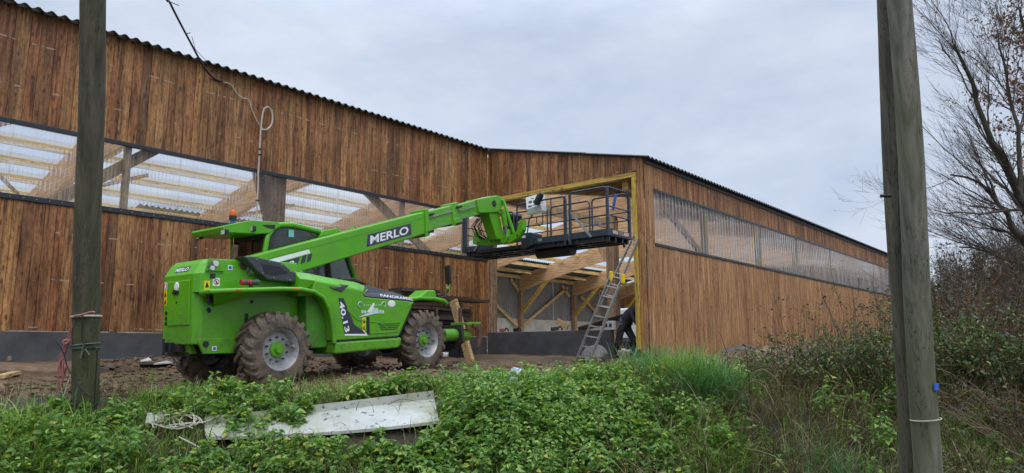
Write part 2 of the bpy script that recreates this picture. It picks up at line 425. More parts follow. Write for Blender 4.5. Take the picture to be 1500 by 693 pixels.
def mk_sheet():
    t = NT('stained_white_sheet_metal')
    p = t.pos()
    cc = t.ramp(t.noise(p, 2.0, 5, 0.6), [(0.3, (0.33, 0.34, 0.31)), (0.65, (0.48, 0.49, 0.47))])
    cc = t.mix(t.ramp(t.noise(p, 1.1, 5, 0.7), [(0.40, 0.0), (0.60, 0.75)]), cc, (0.27, 0.275, 0.15, 1))
    cc = t.mix(t.ramp(t.noise(p, 9.0, 5, 0.7), [(0.58, 0.0), (0.64, 0.9)]), cc, (0.05, 0.045, 0.03, 1))
    return t.done(t.bsdf(cc, 0.5, 0, t.bump(t.noise(p, 12, 3), 0.1, 0.01), 0.4))
MAT['white_sheet'] = mk_sheet()

def mk_pole(name, c1, c2, moss, amt):
    t = NT(name)
    p = t.pos((14, 14, 0.9))
    g = t.noise(p, 1.0, 6, 0.65, 0.4)
    cc = t.ramp(g, [(0.3, c1), (0.7, c2)])
    zz = t.n('ShaderNodeSeparateXYZ', {0: t.n('ShaderNodeNewGeometry').outputs['Position']}).outputs[2]
    zf = t.n('ShaderNodeMapRange', {'Value': zz, 'From Min': -0.8, 'From Max': 2.6, 'To Min': 1.0, 'To Max': 0.35}).outputs[0]
    cc = t.mix(t.math('MULTIPLY', zf, t.ramp(t.noise(t.pos((2.2, 2.2, 0.7)), 1.0, 5, 0.65), [(0.38, 0.0), (0.60, amt)])), cc, (*moss, 1))
    ck = t.noise(t.pos((30, 30, 0.28)), 1.0, 3, 0.5, 0.8)
    ckf = t.ramp(t.math('ABSOLUTE', t.math('SUBTRACT', ck, 0.5)), [(0.0, 0.95), (0.008, 0.6), (0.018, 0.0)])
    cc = t.mix(t.math('MULTIPLY', ckf, t.ramp(t.noise(t.pos((3, 3, 0.8)), 1.0, 3), [(0.45, 0.0), (0.55, 1.0)])), cc, (0.012, 0.010, 0.008, 1))
    cc = t.mix(t.ramp(t.noise(t.pos((24, 24, 1.4)), 1.0, 4, 0.6), [(0.25, 0.9), (0.36, 0.0)]), cc, (0.02, 0.018, 0.015, 1))
    sp = t.ramp(t.noise(t.pos((30, 30, 12)), 1.0, 3, 0.7), [(0.68, 0.0), (0.74, 0.5)])
    cc = t.mix(sp, cc, (0.24, 0.25, 0.22, 1))
    return t.done(t.bsdf(cc, 0.85, 0, t.bump(g, 0.6, 0.012), 0.3))
MAT['pole_dark'] = mk_pole('dark_mossy_pole_wood', (0.028, 0.024, 0.018), (0.12, 0.103, 0.080), (0.070, 0.080, 0.028), 0.8)
MAT['pole_brown'] = mk_pole('brown_grey_pole_wood', (0.060, 0.052, 0.038), (0.17, 0.15, 0.115), (0.085, 0.09, 0.045), 0.5)
MAT['pole_green'] = mk_pole('grey_green_pole_wood', (0.065, 0.064, 0.046), (0.26, 0.245, 0.19), (0.11, 0.12, 0.062), 0.65)

def leaf_mat(name, stops, trans=0.35, rough=0.5):
    t = NT(name)
    r = t.rand()
    c = t.ramp(r, stops)
    n = t.noise(t.pos(), 1.3, 4, 0.6)
    c = t.mix(t.ramp(n, [(0.35, 0.35), (0.6, 0.0)]), c, t.mix(1.0, c, (0.62, 0.75, 0.6, 1), 'MULTIPLY'))
    b = t.bsdf(c, rough, 0, None, 0.4)
    tl = t.n('ShaderNodeBsdfTranslucent', {'Color': t.mix(1.0, c, (1.2, 1.3, 0.7, 1), 'MULTIPLY')}).outputs[0]
    return t.done(t.n('ShaderNodeMixShader', {0: trans, 1: b, 2: tl}).outputs[0])
MAT['nettle'] = leaf_mat('nettle_leaves', [(0.0, (0.079, 0.170, 0.039)), (0.35, (0.136, 0.258, 0.058)), (0.65, (0.200, 0.347, 0.076)), (0.86, (0.288, 0.443, 0.103)), (0.94, (0.416, 0.487, 0.097)), (0.97, (0.512, 0.443, 0.083)), (1.0, (0.256, 0.413, 0.110))])
MAT['grass'] = leaf_mat('grass_blades', [(0.0, (0.096, 0.206, 0.034)), (0.5, (0.160, 0.295, 0.048)), (0.85, (0.241, 0.354, 0.068)), (1.0, (0.416, 0.340, 0.138))])
MAT['grass_blue'] = leaf_mat('blue_green_grass', [(0.0, (0.062, 0.163, 0.056)), (0.6, (0.112, 0.250, 0.088)), (1.0, (0.163, 0.312, 0.125))])
MAT['dead'] = leaf_mat('dead_grass', [(0.0, (0.075, 0.048, 0.025)), (0.4, (0.16, 0.12, 0.06)), (0.7, (0.24, 0.20, 0.10)), (1.0, (0.38, 0.31, 0.19))], 0.15, 0.8)
MAT['bramble'] = leaf_mat('bramble_leaves', [(0.0, (0.028, 0.055, 0.018)), (0.5, (0.065, 0.11, 0.03)), (0.8, (0.12, 0.175, 0.042)), (0.93, (0.22, 0.21, 0.04)), (1.0, (0.14, 0.06, 0.035))], 0.25)
MAT['hedge_leaf'] = leaf_mat('hedge_leaves', [(0.0, (0.032, 0.038, 0.016)), (0.4, (0.055, 0.062, 0.022)), (0.7, (0.085, 0.07, 0.030)), (0.9, (0.12, 0.06, 0.035)), (1.0, (0.14, 0.12, 0.04))], 0.25)
MAT['rust_leaf'] = leaf_mat('rust_leaves', [(0.0, (0.12, 0.035, 0.014)), (0.6, (0.21, 0.075, 0.022)), (1.0, (0.25, 0.14, 0.03))], 0.3)
MAT['litter'] = leaf_mat('fallen_leaves', [(0.0, (0.09, 0.032, 0.018)), (0.6, (0.15, 0.06, 0.03)), (1.0, (0.05, 0.03, 0.02))], 0.1)
MAT['stem'] = simple('green_stems', (0.09, 0.13, 0.045), 0.7, var=0.3)
MAT['cane'] = simple('brown_canes', (0.13, 0.085, 0.055), 0.8, var=0.5, scale=3)
MAT['twig'] = simple('bare_twigs', (0.085, 0.066, 0.052), 0.85, var=0.4, scale=2)
MAT['bark'] = simple('mossy_bark', (0.055, 0.052, 0.036), 0.9, var=0.4, scale=5, bump=0.5)

# ------------------------------------------------------------------ mesh helpers
class MB:
    def __init__(s):
        s.v, s.f = [], []
    def add(s, vs, fs):
        b = len(s.v)
        s.v += [tuple(map(float, p)) for p in vs]
        s.f += [tuple(i + b for i in q) for q in fs]
        return s
    def box(s, lo, hi):
        x0, y0, z0 = lo; x1, y1, z1 = hi
        return s.add([(x0, y0, z0), (x1, y0, z0), (x1, y1, z0), (x0, y1, z0), (x0, y0, z1), (x1, y0, z1), (x1, y1, z1), (x0, y1, z1)],
                     [(0, 3, 2, 1), (4, 5, 6, 7), (0, 1, 5, 4), (1, 2, 6, 5), (2, 3, 7, 6), (3, 0, 4, 7)])
    def cbox(s, c, d):
        return s.box([c[i] - d[i] / 2 for i in range(3)], [c[i] + d[i] / 2 for i in range(3)])
    def bar(s, a, b, w, h, up=(0, 0, 1)):
        """rectangular bar from a to b, w across, h along 'up'"""
        a = np.array(a, float); b = np.array(b, float)
        d = b - a; d /= np.linalg.norm(d)
        u = np.array(up, float); x = np.cross(d, u)
        if np.linalg.norm(x) < 1e-4:
            x = np.cross(d, (1, 0, 0.01))
        x /= np.linalg.norm(x); u = np.cross(x, d)
        r = [(-w / 2, -h / 2), (w / 2, -h / 2), (w / 2, h / 2), (-w / 2, h / 2)]
        vs = [a + x * p + u * q for p, q in r] + [b + x * p + u * q for p, q in r]
        return s.add(vs, [(3, 2, 1, 0), (4, 5, 6, 7), (0, 1, 5, 4), (1, 2, 6, 5), (2, 3, 7, 6), (3, 0, 4, 7)])
    def tube(s, pts, r, n=8, caps=True):
        pts = [np.array(p, float) for p in pts]
        rs = r if isinstance(r, (list, tuple, np.ndarray)) else [r] * len(pts)
        ref = np.array((0.13, 0.27, 0.95))
        vs, fs = [], []
        prev = None
        for i, p in enumerate(pts):
            d = pts[min(i + 1, len(pts) - 1)] - pts[max(i - 1, 0)]
            d = d / (np.linalg.norm(d) + 1e-9)
            if prev is None:
                x = np.cross(d, ref)
                if np.linalg.norm(x) < 0.1:
                    x = np.cross(d, (1, 0, 0))
            else:
                x = prev - d * np.dot(prev, d)
            x /= (np.linalg.norm(x) + 1e-9); prev = x
            y = np.cross(d, x)
            for k in range(n):
                a = 2 * math.pi * k / n
                vs.append(p + rs[i] * (math.cos(a) * x + math.sin(a) * y))
        for i in range(len(pts) - 1):
            for k in range(n):
                a, b = i * n + k, i * n + (k + 1) % n
                fs.append((a, b, b + n, a + n))
        if caps:
            fs.append(tuple(range(n - 1, -1, -1)))
            fs.append(tuple((len(pts) - 1) * n + k for k in range(n)))
        return s.add(vs, fs)
    def cyl(s, a, b, r, n=16, r2=None):
        return s.tube([a, b], [r, r if r2 is None else r2], n)
    def prism(s, pts, f0, f1):
        """pts: 2-D outline; f0 / f1 map a 2-D point to each cap"""
        n = len(pts)
        vs = [f0(*p) for p in pts] + [f1(*p) for p in pts]
        fs = [tuple(range(n)), tuple(range(2 * n - 1, n - 1, -1))] + [(i, i + n, (i + 1) % n + n, (i + 1) % n) for i in range(n)]
        return s.add(vs, fs)
    def prism_y(s, pts, y0, y1):
        return s.prism(pts, lambda x, z: (x, y0, z), lambda x, z: (x, y1, z))
    def prism_x(s, pts, x0, x1):
        return s.prism(pts, lambda y, z: (x0, y, z), lambda y, z: (x1, y, z))
    def loft(s, rings, caps=True, closed=True):
        n = len(rings[0]); vs = [p for r in rings for p in r]; fs = []
        for i in range(len(rings) - 1):
            for k in range(n if closed else n - 1):
                a, b = i * n + k, i * n + (k + 1) % n
                fs.append((a, b, b + n, a + n))
        if caps:
            fs.append(tuple(range(n - 1, -1, -1))); fs.append(tuple((len(rings) - 1) * n + k for k in range(n)))
        return s.add(vs, fs)
    def lathe(s, prof, c, axis='y', n=32):
        """prof: (radius, offset along axis) list"""
        rings = []
        for k in range(n):
            a = 2 * math.pi * k / n
            ring = []
            for r, o in prof:
                u, v = r * math.cos(a), r * math.sin(a)
                ring.append({'y': (c[0] + u, c[1] + o, c[2] + v), 'z': (c[0] + u, c[1] + v, c[2] + o), 'x': (c[0] + o, c[1] + u, c[2] + v)}[axis])
            rings.append(ring)
        m = len(prof); vs = [p for r in rings for p in r]; fs = []
        for k in range(n):
            k2 = (k + 1) % n
            for j in range(m - 1):
                fs.append((k * m + j, k * m + j + 1, k2 * m + j + 1, k2 * m + j))
        return s.add(vs, fs)
    def sphere(s, c, r, nu=12, nv=8, sq=(1, 1, 1)):
        vs, fs = [], []
        for j in range(nv + 1):
            th = math.pi * j / nv
            for k in range(nu):
                ph = 2 * math.pi * k / nu
                vs.append((c[0] + r * sq[0] * math.sin(th) * math.cos(ph), c[1] + r * sq[1] * math.sin(th) * math.sin(ph), c[2] + r * sq[2] * math.cos(th)))
        for j in range(nv):
            for k in range(nu):
                a, b = j * nu + k, j * nu + (k + 1) % nu
                fs.append((a, a + nu, b + nu, b))
        return s.add(vs, fs)
    def mesh(s, name, mat, smooth=False, weld=True):
        me = bpy.data.meshes.new(name)
        me.from_pydata(s.v, [], s.f)
        bm = bmesh.new(); bm.from_mesh(me)
        if weld:
            bmesh.ops.remove_doubles(bm, verts=bm.verts, dist=1e-5)
        bmesh.ops.recalc_face_normals(bm, faces=bm.faces)
        bm.to_mesh(me); bm.free()
        if smooth:
            me.shade_smooth()
            try:
                me.set_sharp_from_angle(angle=math.radians(38))
            except Exception:
                pass
        if mat is not None:
            me.materials.append(mat)
        return me
    def build(s, name, mat, parent=None, smooth=False, bevel=0.0, loc=None):
        return link(name, s.mesh(name, MAT[mat] if isinstance(mat, str) else mat, smooth), parent, bevel, loc)

OFF = {}
def link(name, me, parent=None, bevel=0.0, loc=None):
    o = bpy.data.objects.new(name, me)
    col.objects.link(o)
    if parent is not None:
        o.parent = parent
        o.location = OFF.get(root_of(parent).name, (0, 0, 0)) if parent.parent is None else (0, 0, 0)
    if loc is not None:
        o.location = loc if parent is None else [a + b for a, b in zip(o.location, loc)]
    if bevel > 0:
        m = o.modifiers.new('bevel', 'BEVEL'); m.width = bevel; m.segments = 2; m.limit_method = 'ANGLE'; m.angle_limit = math.radians(40)
        m.harden_normals = False
    return o
def root_of(o):
    while o.parent is not None:
        o = o.parent
    return o
def tag(o, label=None, cat=None, group=None, kind=None):
    if label: o['label'] = label
    if cat: o['category'] = cat
    if group: o['group'] = group
    if kind: o['kind'] = kind
    return o
def thing(name, label, cat, loc=(0, 0, 0), group=None, matrix=None, world_parts=True):
    """an Empty at the thing's base; its parts may be written in world coordinates"""
    o = bpy.data.objects.new(name, None)
    col.objects.link(o)
    o.empty_display_size = 0.2
    if matrix is not None:
        o.matrix_world = matrix
    else:
        o.location = loc
        if world_parts:
            OFF[o.name] = tuple(-c for c in loc)
    return tag(o, label, cat, group)
def fast_mesh(name, V, F, mat):
    """V (n,3), F (m,k) arrays -> mesh with all faces of the same size"""
    me = bpy.data.meshes.new(name)
    k = F.shape[1]
    me.vertices.add(len(V)); me.vertices.foreach_set('co', np.ascontiguousarray(V, np.float32).ravel())
    me.loops.add(F.size); me.loops.foreach_set('vertex_index', np.ascontiguousarray(F, np.int32).ravel())
    me.polygons.add(len(F)); me.polygons.foreach_set('loop_start', np.arange(0, F.size, k, dtype=np.int32))
    me.update(calc_edges=True)
    me.validate()
    if mat is not None:
        me.materials.append(mat)
    return me
_text_cache = {}
def text_geom(body, bold=0.0):
    key = (body, bold)
    if key not in _text_cache:
        cu = bpy.data.curves.new('lettering_source', 'FONT')
        cu.body = body; cu.size = 1.0; cu.offset = bold; cu.resolution_u = 3; cu.align_x = 'CENTER'; cu.align_y = 'CENTER'
        ob = bpy.data.objects.new('lettering_source', cu)
        col.objects.link(ob)
        dg = bpy.context.evaluated_depsgraph_get()
        me = bpy.data.meshes.new_from_object(ob.evaluated_get(dg))
        vs = np.array([v.co[:] for v in me.vertices]); fs = [tuple(p.vertices) for p in me.polygons]
        mn, mx = vs.min(0), vs.max(0)
        vs = vs - (mn + mx) / 2
        vs[:, 0] /= (mx - mn)[0]; vs[:, 1] /= (mx - mn)[1]
        _text_cache[key] = (vs, fs)
        bpy.data.objects.remove(ob); bpy.data.curves.remove(cu); bpy.data.meshes.remove(me)
    return _text_cache[key]
def text(body, c, u, v, w, h, mat, parent, name='lettering', bold=0.012):
    """flat lettering centred at c; u / v = directions of reading and of letter height"""
    vs, fs = text_geom(body, bold)
    u = np.array(u, float); v = np.array(v, float); u /= np.linalg.norm(u); v /= np.linalg.norm(v)
    P = np.array(c)[None] + vs[:, :1] * w * u[None] + vs[:, 1:2] * h * v[None]
    me = bpy.data.meshes.new(name); me.from_pydata([tuple(p) for p in P], [], fs); me.materials.append(MAT[mat])
    return link(name, me, parent)
def plate(pts, nrm, th, name, mat, parent, bevel=0):
    """flat polygon of 3-D points given a thickness along nrm"""
    n = np.array(nrm, float); n /= np.linalg.norm(n)
    P = [np.array(p, float) for p in pts]
    k = len(P)
    mb = MB().add([p for p in P] + [p - n * th for p in P], [tuple(range(k)), tuple(range(2 * k - 1, k - 1, -1))] + [(i, i + k, (i + 1) % k + k, (i + 1) % k) for i in range(k)])
    return mb.build(name, mat, parent, bevel=bevel)

# ================================================================== ground: one sheet out to the horizon
def axis_pts(lo, hi, d0, d1, step):
    inner = np.arange(d0, d1 + 1e-6, step)
    def grow(a, b):
        out, x, st = [], a, step
        sg = 1 if b > a else -1
        while sg * (b - x) > 0:
            st *= 1.28
            x += sg * st
            out.append(x)
        return out
    return np.array(sorted(grow(d0, lo)) + list(inner) + grow(d1, hi))
gx = axis_pts(-700, 700, 0.5, 19.0, 0.10)
gy = axis_pts(-700, 700, -3.0, 15.2, 0.10)
GX, GY = np.meshgrid(gx, gy)
GZ = ground_z(GX, GY)
V = np.stack([GX.ravel(), GY.ravel(), GZ.ravel()], 1)
nx = len(gx)
ii, jj = np.meshgrid(np.arange(nx - 1), np.arange(len(gy) - 1))
a = (jj * nx + ii).ravel()
F = np.stack([a, a + 1, a + 1 + nx, a + nx], 1)
me = fast_mesh('ground', V, F, MAT['ground']); me.shade_smooth()
tag(link('ground', me), kind='structure')

# ================================================================== barn
barn = thing('barn', 'long larch clad timber barn under construction with clear corrugated window bands', 'barn', (XO, YL, -0.22))
BL = np.array((XO, YL, -0.22))

# --- boards: unit box with slightly eased edges, shared by all boards
unit = MB()
c = 0.06
sec = [(-.5 + c, -.5), (.5 - c, -.5), (.5, -.5 + c * 2), (.5, .5), (-.5, .5), (-.5, -.5 + c * 2)]
unit.prism(sec, lambda x, y: (x, y, -.5), lambda x, y: (x, y, .5))
ME_PLANK = {k: unit.mesh('plank_' + k, MAT['wood_' + k]) for k in ('dark', 'warm')}
n_plank = 0
def plank(x, y, z0, z1, w, facing, mat):
    """one upright board; facing '-y' or '-x'; x, y = centre of its face"""
    global n_plank
    o = bpy.data.objects.new('plank', ME_PLANK[mat])
    col.objects.link(o); o.parent = barn
    th = 0.024
    jit = random.uniform(0, 0.014)
    ctr = np.array((x, y + th / 2 - jit, (z0 + z1) / 2)) if facing == '-y' else np.array((x + th / 2 - jit, y, (z0 + z1) / 2))
    o.location = ctr - BL
    o.scale = (w, th, z1 - z0)
    if facing == '-x':
        o.rotation_euler = (0, 0, -math.pi / 2)
    n_plank += 1
def plank_mb(mb, x, y, z0, z1, w, facing):
    jit = random.uniform(0, 0.010)
    if facing == '-y':
        mb.box((x - w / 2, y - jit, z0), (x + w / 2, y + 0.024 - jit, z1))
    else:
        mb.box((x - jit, y - w / 2, z0), (x + 0.024 - jit, y + w / 2, z1))
def widths(a, b, lo, hi, gap=0.006):
    out, x = [], a
    while x < b - 0.02:
        w = min(random.uniform(lo, hi), b - x)
        if b - (x + w) < lo * 0.5:
            w = b - x
        out.append((x + w / 2, w - gap)); x += w
    return out
LS0, LS1 = 2.74, 4.13       # left window band
RS0, RS1 = 2.755, 4.275     # right window band
wall_in = 0.03
stuff_d, stuff_w = MB(), MB()
# left wall
for seg, (z0, z1) in enumerate(((0.335, LS0 - 0.02), (LS1 + 0.02, None))):
    for xc, w in widths(2.6, XO, 0.15, 0.25):
        top = z1 if z1 else ZEAVE + 0.02
        plank(xc, YL, z0 - random.uniform(0, 0.012), top, w, '-y', 'dark')
    for xc, w in widths(XB, 2.6, 0.15, 0.24):
        top = z1 if z1 else ZEAVE + 0.02
        plank_mb(stuff_d, xc, YL, z0, top, w, '-y')
# wall above the opening, and the board beside the yellow post
for yc, w in widths(9.62, YL - 0.03, 0.13, 0.22):
    plank(XO, yc, 4.735, roof_z(yc) + 0.015, w, '-x', 'dark')
for yc, w in widths(YR + 0.03, 9.505, 0.115, 0.12):
    plank(XO, yc, -0.20, roof_z(yc) + 0.01, w, '-x', 'warm')
plank(XO - 0.012, 9.56, 4.76, roof_z(9.56) + 0.01, 0.12, '-x', 'warm')
# right wall: corner boards, then the bands
for xc, w in widths(XO + 0.03, 17.02, 0.15, 0.18):
    plank(xc, YR, -0.27, roof_z(YR) + 0.01, w, '-y', 'warm')
lim = 300 - n_plank - 2
for seg, (z0, z1, mk) in enumerate(((-0.27, RS0 - 0.02, 'warm'), (RS1 + 0.02, roof_z(YR) + 0.02, 'dark'))):
    k = 0
    for xc, w in widths(17.02, 46.3, 0.115, 0.205):
        if k < lim // 2:
            plank(xc, YR, z0, z1, w, '-y', mk)
        else:
            plank_mb(stuff_w if mk == 'warm' else stuff_d, xc, YR, z0, z1, w, '-y')
        k += 1
for xc, w in widths(46.3, XE, 0.14, 0.18):
    plank_mb(stuff_w, xc, YR, -0.27, roof_z(YR) + 0.02, w, '-y')
# end wall, seen from inside through the opening
for yc, w in widths(YR, YF, 0.15, 0.2):
    plank_mb(stuff_w, XE, yc, -0.3, roof_z(yc) - 0.02, w, '-x')
for yc, w in widths(YL, YF, 0.15, 0.2):
    plank_mb(stuff_d, XB, yc, -0.3, roof_z(yc) - 0.02, w, '-x')
for mb, mk in ((stuff_d, 'wood_dark'), (stuff_w, 'wood_warm')):
    tag(mb.build('planking', mk, barn), kind='stuff')
# dark backing added behind the boards to stop light through the joints
mb = MB()
for z0, z1 in ((0.34, LS0), (LS1, ZEAVE - 0.03)):
    mb.box((XB, YL + 0.036, z0), (XO + 0.03, YL + 0.05, z1))
mb.box((XO + 0.036, YR + 0.04, 4.74), (XO + 0.05, YL, roof_z(YR) - 0.05))
mb.prism([(YR + 0.04, roof_z(YR) - 0.052), (YL, roof_z(YR) - 0.052), (YL, roof_z(YL) - 0.04)], lambda y, z: (XO + 0.036, y, z), lambda y, z: (XO + 0.05, y, z))
for z0, z1 in ((-0.26, RS0), (RS1, roof_z(YR) - 0.03)):
    mb.box((XO + 0.06, YR + 0.036, z0), (XE, YR + 0.05, z1))
mb.build('joint_backing', 'board_old', barn)

# --- plinths
MB().box((XB, YL - 0.015, -0.6), (XO - 0.02, YL + 0.22, 0.315)).build('plinth', 'concrete_dark', barn, bevel=0.01)
MB().box((XO - 0.02, 10.47, -0.6), (XO + 0.20, YL - 0.02, 0.455)).build('plinth', 'concrete_dark', barn, bevel=0.01)
MB().box((XO + 0.03, YR + 0.012, -0.8), (XE, YR + 0.2, -0.285)).build('plinth', 'concrete_dark', barn, bevel=0.01)
MB().box((XO + 0.005, YR + 0.06, -0.8), (XO + 0.2, 9.66, -0.075)).build('footing', 'black', barn)
MB().box((XB, YF, -0.6), (XE, YF + 0.25, 1.86)).build('rear_plinth', 'concrete', barn)

# --- opening: yellow post and lintel, brown corner post
MB().box((XO - 0.02, 9.515, -0.07), (XO + 0.16, 9.655, 4.60)).build('door_post', 'wood_yellow_v', barn, bevel=0.006)
MB().box((XO - 0.025, 9.515, 4.60), (XO + 0.16, 14.79, 4.732)).build('door_lintel', 'wood_yellow_y', barn, bevel=0.006)
MB().box((XO - 0.01, 14.80, -0.24), (XO + 0.25, 14.985, 4.59)).build('corner_post', 'wood_post', barn, bevel=0.008)

# --- trims of the window bands
for (x0, x1, Y, z, h) in ((XB, XO - 0.01, YL, LS1, 0.085), (XB, XO - 0.01, YL, LS0, 0.10), (17.0, 46.3, YR, RS1, 0.07), (17.0, 46.3, YR, RS0, 0.075)):
    MB().box((x0, Y - 0.035, z - h / 2), (x1, Y + 0.03, z + h / 2)).build('flashing', 'flash', barn, bevel=0.006)
mb = MB()
x = 3.0
while x < XO - 0.3:
    mb.cbox((x, YL - 0.038, LS0), (0.016, 0.014, 0.018)); x += 0.21
tag(mb.build('screws', 'alu', barn), kind='stuff')

# --- clear corrugated sheets
def corr(width, length, pitch, amp, th, seg=6):
    """corrugated sheet standing in the XZ plane: waves along x, length along z"""
    n = int(round(width / pitch * seg))
    xs = np.linspace(0, width, n + 1)
    ys = amp * np.sin(2 * math.pi * xs / pitch)
    mb = MB()
    mb.loft([[(x, y, 0) for x, y in zip(xs, ys)], [(x, y, length) for x, y in zip(xs, ys)]], caps=False, closed=False)
    if th:
        mb.loft([[(x, y + th, 0) for x, y in zip(xs, ys)], [(x, y + th, length) for x, y in zip(xs, ys)]], caps=False, closed=False)
        m = n + 1
        for base in (0, 1):
            o = base * m
            fs = [(o + i, o + i + 1, o + i + 1 + 2 * m, o + i + 2 * m) for i in range(n)]
            mb.f += fs
        mb.f += [(0, 2 * m, 3 * m, m), (n, m + n, 3 * m + n, 2 * m + n)]
    return mb
sheetL = corr(1.06, LS1 - LS0 - 0.02, 0.0757, 0.0085, 0.0).mesh('clear_sheet', MAT['clear'], True, weld=False)
x = 2.55 - 8 * 1.02
while x < XO - 0.2:
    o = link('clear_sheet', sheetL, barn)
    w = min(1.06, XO - 0.015 - x)
    o.location = np.array((x, YL + random.uniform(0.0, 0.006), LS0 + 0.01)) - BL
    o.scale = (w / 1.06, 1, 1)
    x += 1.02
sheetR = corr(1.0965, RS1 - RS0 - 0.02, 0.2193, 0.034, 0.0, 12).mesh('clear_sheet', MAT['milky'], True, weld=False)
x = 17.04
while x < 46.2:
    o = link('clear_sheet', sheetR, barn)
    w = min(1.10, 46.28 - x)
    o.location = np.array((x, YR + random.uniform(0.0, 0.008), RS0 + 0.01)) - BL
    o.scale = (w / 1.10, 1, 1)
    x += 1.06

# --- roof
PITCH_W, AMP = 0.2193, 0.033
def roof_row(x0, x1, Y0, Y1, lift, name, kind=None, thing_=barn):
    mb = corr(x1 - x0, 1.0, PITCH_W, AMP, 0.009)
    out = []
    for (x, y, z) in mb.v:
        Y = Y0 + (Y1 - Y0) * z
        out.append((x0 + x, Y, roof_z(Y) + 0.045 + lift + y))
    mb.v = out
    o = mb.build(name, 'roof', thing_, smooth=True)
    if kind: tag(o, kind=kind)
    return o
W5 = PITCH_W * 5
xs0 = XO - 0.12
k = 0
x = xs0
while x > XB:                                     # eave sheets of the left part, from the inner corner outwards
    roof_row(x - W5, x, YL - 0.2, 16.9, 0.0, 'roof_sheet'); x -= W5
n5 = int((XE + 0.15 - xs0) / W5)
x1 = xs0 + n5 * W5
for i in range(n5):
    roof_row(xs0 + i * W5, xs0 + (i + 1) * W5, YR - 0.2, 11.2, 0.0, 'roof_sheet')
roof_row(xs0, x1, 11.1, 13.1, 0.014, 'roof_sheeting', 'stuff')
roof_row(xs0, xs0 + W5 * 2, 13.0, 15.0, 0.026, 'roof_sheeting', 'stuff')
roof_row(xs0, xs0 + W5, 14.9, 16.9, 0.040, 'roof_sheeting', 'stuff')
xf0 = 9.6
xf1 = xf0 + int((XE - xf0) / W5) * W5
roof_row(xf0, xf1, YF + 0.3, 28.7, 0.0, 'roof_sheeting', 'stuff')
roof_row(xf0 + W5 * 1, xf1, 28.8, 27.35, 0.014, 'roof_sheeting', 'stuff')
# black strip standing in for the shadow under the right eave, verge board on the step
for (xa, xb, Y) in ((XO + 0.05, XE, YR),):
    MB().box((xa, Y - 0.05, roof_z(Y) - 0.12), (xb, Y - 0.012, roof_z(Y) + 0.005)).build('eave_shadow', 'black', barn)

# concrete floor slab inside, added pale to bounce light into the barn
tag(MB().box((XB + 0.05, YL + 0.9, -0.6), (XE - 0.05, YF - 0.01, -0.14)).build('floor', 'concrete'), kind='structure')
tag(MB().box((19.0, YR + 0.4, -0.6), (XE - 0.05, YL + 0.89, -0.145)).build('floor', 'concrete'), kind='structure')
# --- frames
FR = [1.4, 7.3, 13.1, 18.6, 24.4, 30.05, 36.1, 42.2, 48.2]
def beam_under(Y):
    ys = [9.4, 14.8, 18.4, 21.5, 24.0, 27.5, 30.0]
    ds = [0.8, 1.0, 1.75, 1.25, 0.95, 0.98, 1.02]
    return roof_z(Y) - 0.02 - np.interp(Y, ys, ds)
for X in FR:
    near = (YR + 0.25) if X > XO + 0.2 else YL + 0.25
    ys = list(np.linspace(near, YRIDGE, 6)) + list(np.linspace(YRIDGE, YF - 0.15, 10))[1:]
    top = [(y, roof_z(y) - 0.03) for y in ys]
    bot = [(y, float(beam_under(y))) for y in ys[::-1]]
    MB().prism_x(top + bot, X - 0.10, X + 0.10).build('rafter', 'glulam', barn)
    MB().box((X - 0.14, YF - 0.36, -0.3), (X + 0.14, YF - 0.06, roof_z(YF) - 1.02)).build('post', 'wood_post', barn)
    if X > 6:
        MB().bar((X - 0.001, YF - 0.4, 2.35), (X - 0.001, YF - 2.7, float(beam_under(YF - 2.7)) + 0.25), 0.14, 0.22).build('brace', 'wood_yellow_y', barn)
# wall posts, studs and braces behind the left band
MB().box((9.0, 15.25, -0.3), (9.38, 15.62, roof_z(15.4) - 0.06)).build('post', 'wood_post', barn, bevel=0.01)
MB().bar((9.19, 15.62, 3.05), (9.19, 16.75, roof_z(16.75) - 1.35), 0.2, 0.22).build('brace', 'wood_post', barn)
MB().box((9.02, 16.0, roof_z(16.75) - 1.5), (9.36, 19.0, roof_z(16.75) - 1.15)).build('tie_beam', 'wood_post', barn)
for px in (180, 588):
    X = onY(px, 300, 15.2)[0]
    MB().box((X - 0.06, 15.12, -0.2), (X + 0.06, 15.24, roof_z(15.2) - 0.06)).build('stud', 'wood_brace', barn)
for (q0, q1) in (((86, 292), (240, 212)), ((536, 280), (630, 374))):
    a_, b_ = onY(*q0, 15.3), onY(*q1, 15.3)
    d_ = (b_ - a_) * 0.12
    MB().bar(a_ - d_, b_ + d_, 0.10, 0.23).build('brace', 'wood_brace', barn)
for X in (15.6,):
    MB().box((X, 15.1, -0.2), (X + 0.16, 15.3, roof_z(15.2) - 0.06)).build('stud', 'wood_brace', barn)
# post and brace inside, right of the opening
MB().box((24.2, 15.05, -0.3), (24.55, 15.45, float(beam_under(15.2)) + 0.02)).build('post', 'wood_post', barn, bevel=0.01)
MB().bar((24.38, 15.45, 3.5), (24.38, 16.65, float(beam_under(16.65)) + 0.1), 0.2, 0.24).build('brace', 'wood_brace', barn)
MB().box((16.9, 15.05, 4.75), (24.2, 15.25, 5.05)).build('tie_beam', 'wood_brace', barn)
MB().box((16.75, 9.9, 4.35), (24.3, 10.1, 4.62)).build('tie_beam', 'wood_yellow', barn)
# posts and braces behind the right band
for px in (1033, 1111, 1164, 1212, 1284):
    X = onY(px, 370, YR + 0.12)[0]
    MB().box((X - 0.09, YR + 0.06, -0.2), (X + 0.09, YR + 0.22, roof_z(YR) - 0.05)).build('stud', 'wood_yellow_v', barn)
a_, b_ = onY(975, 308, YR + 0.15), onY(1024, 368, YR + 0.15)
MB().bar(a_, b_, 0.08, 0.17).build('brace', 'glulam', barn)
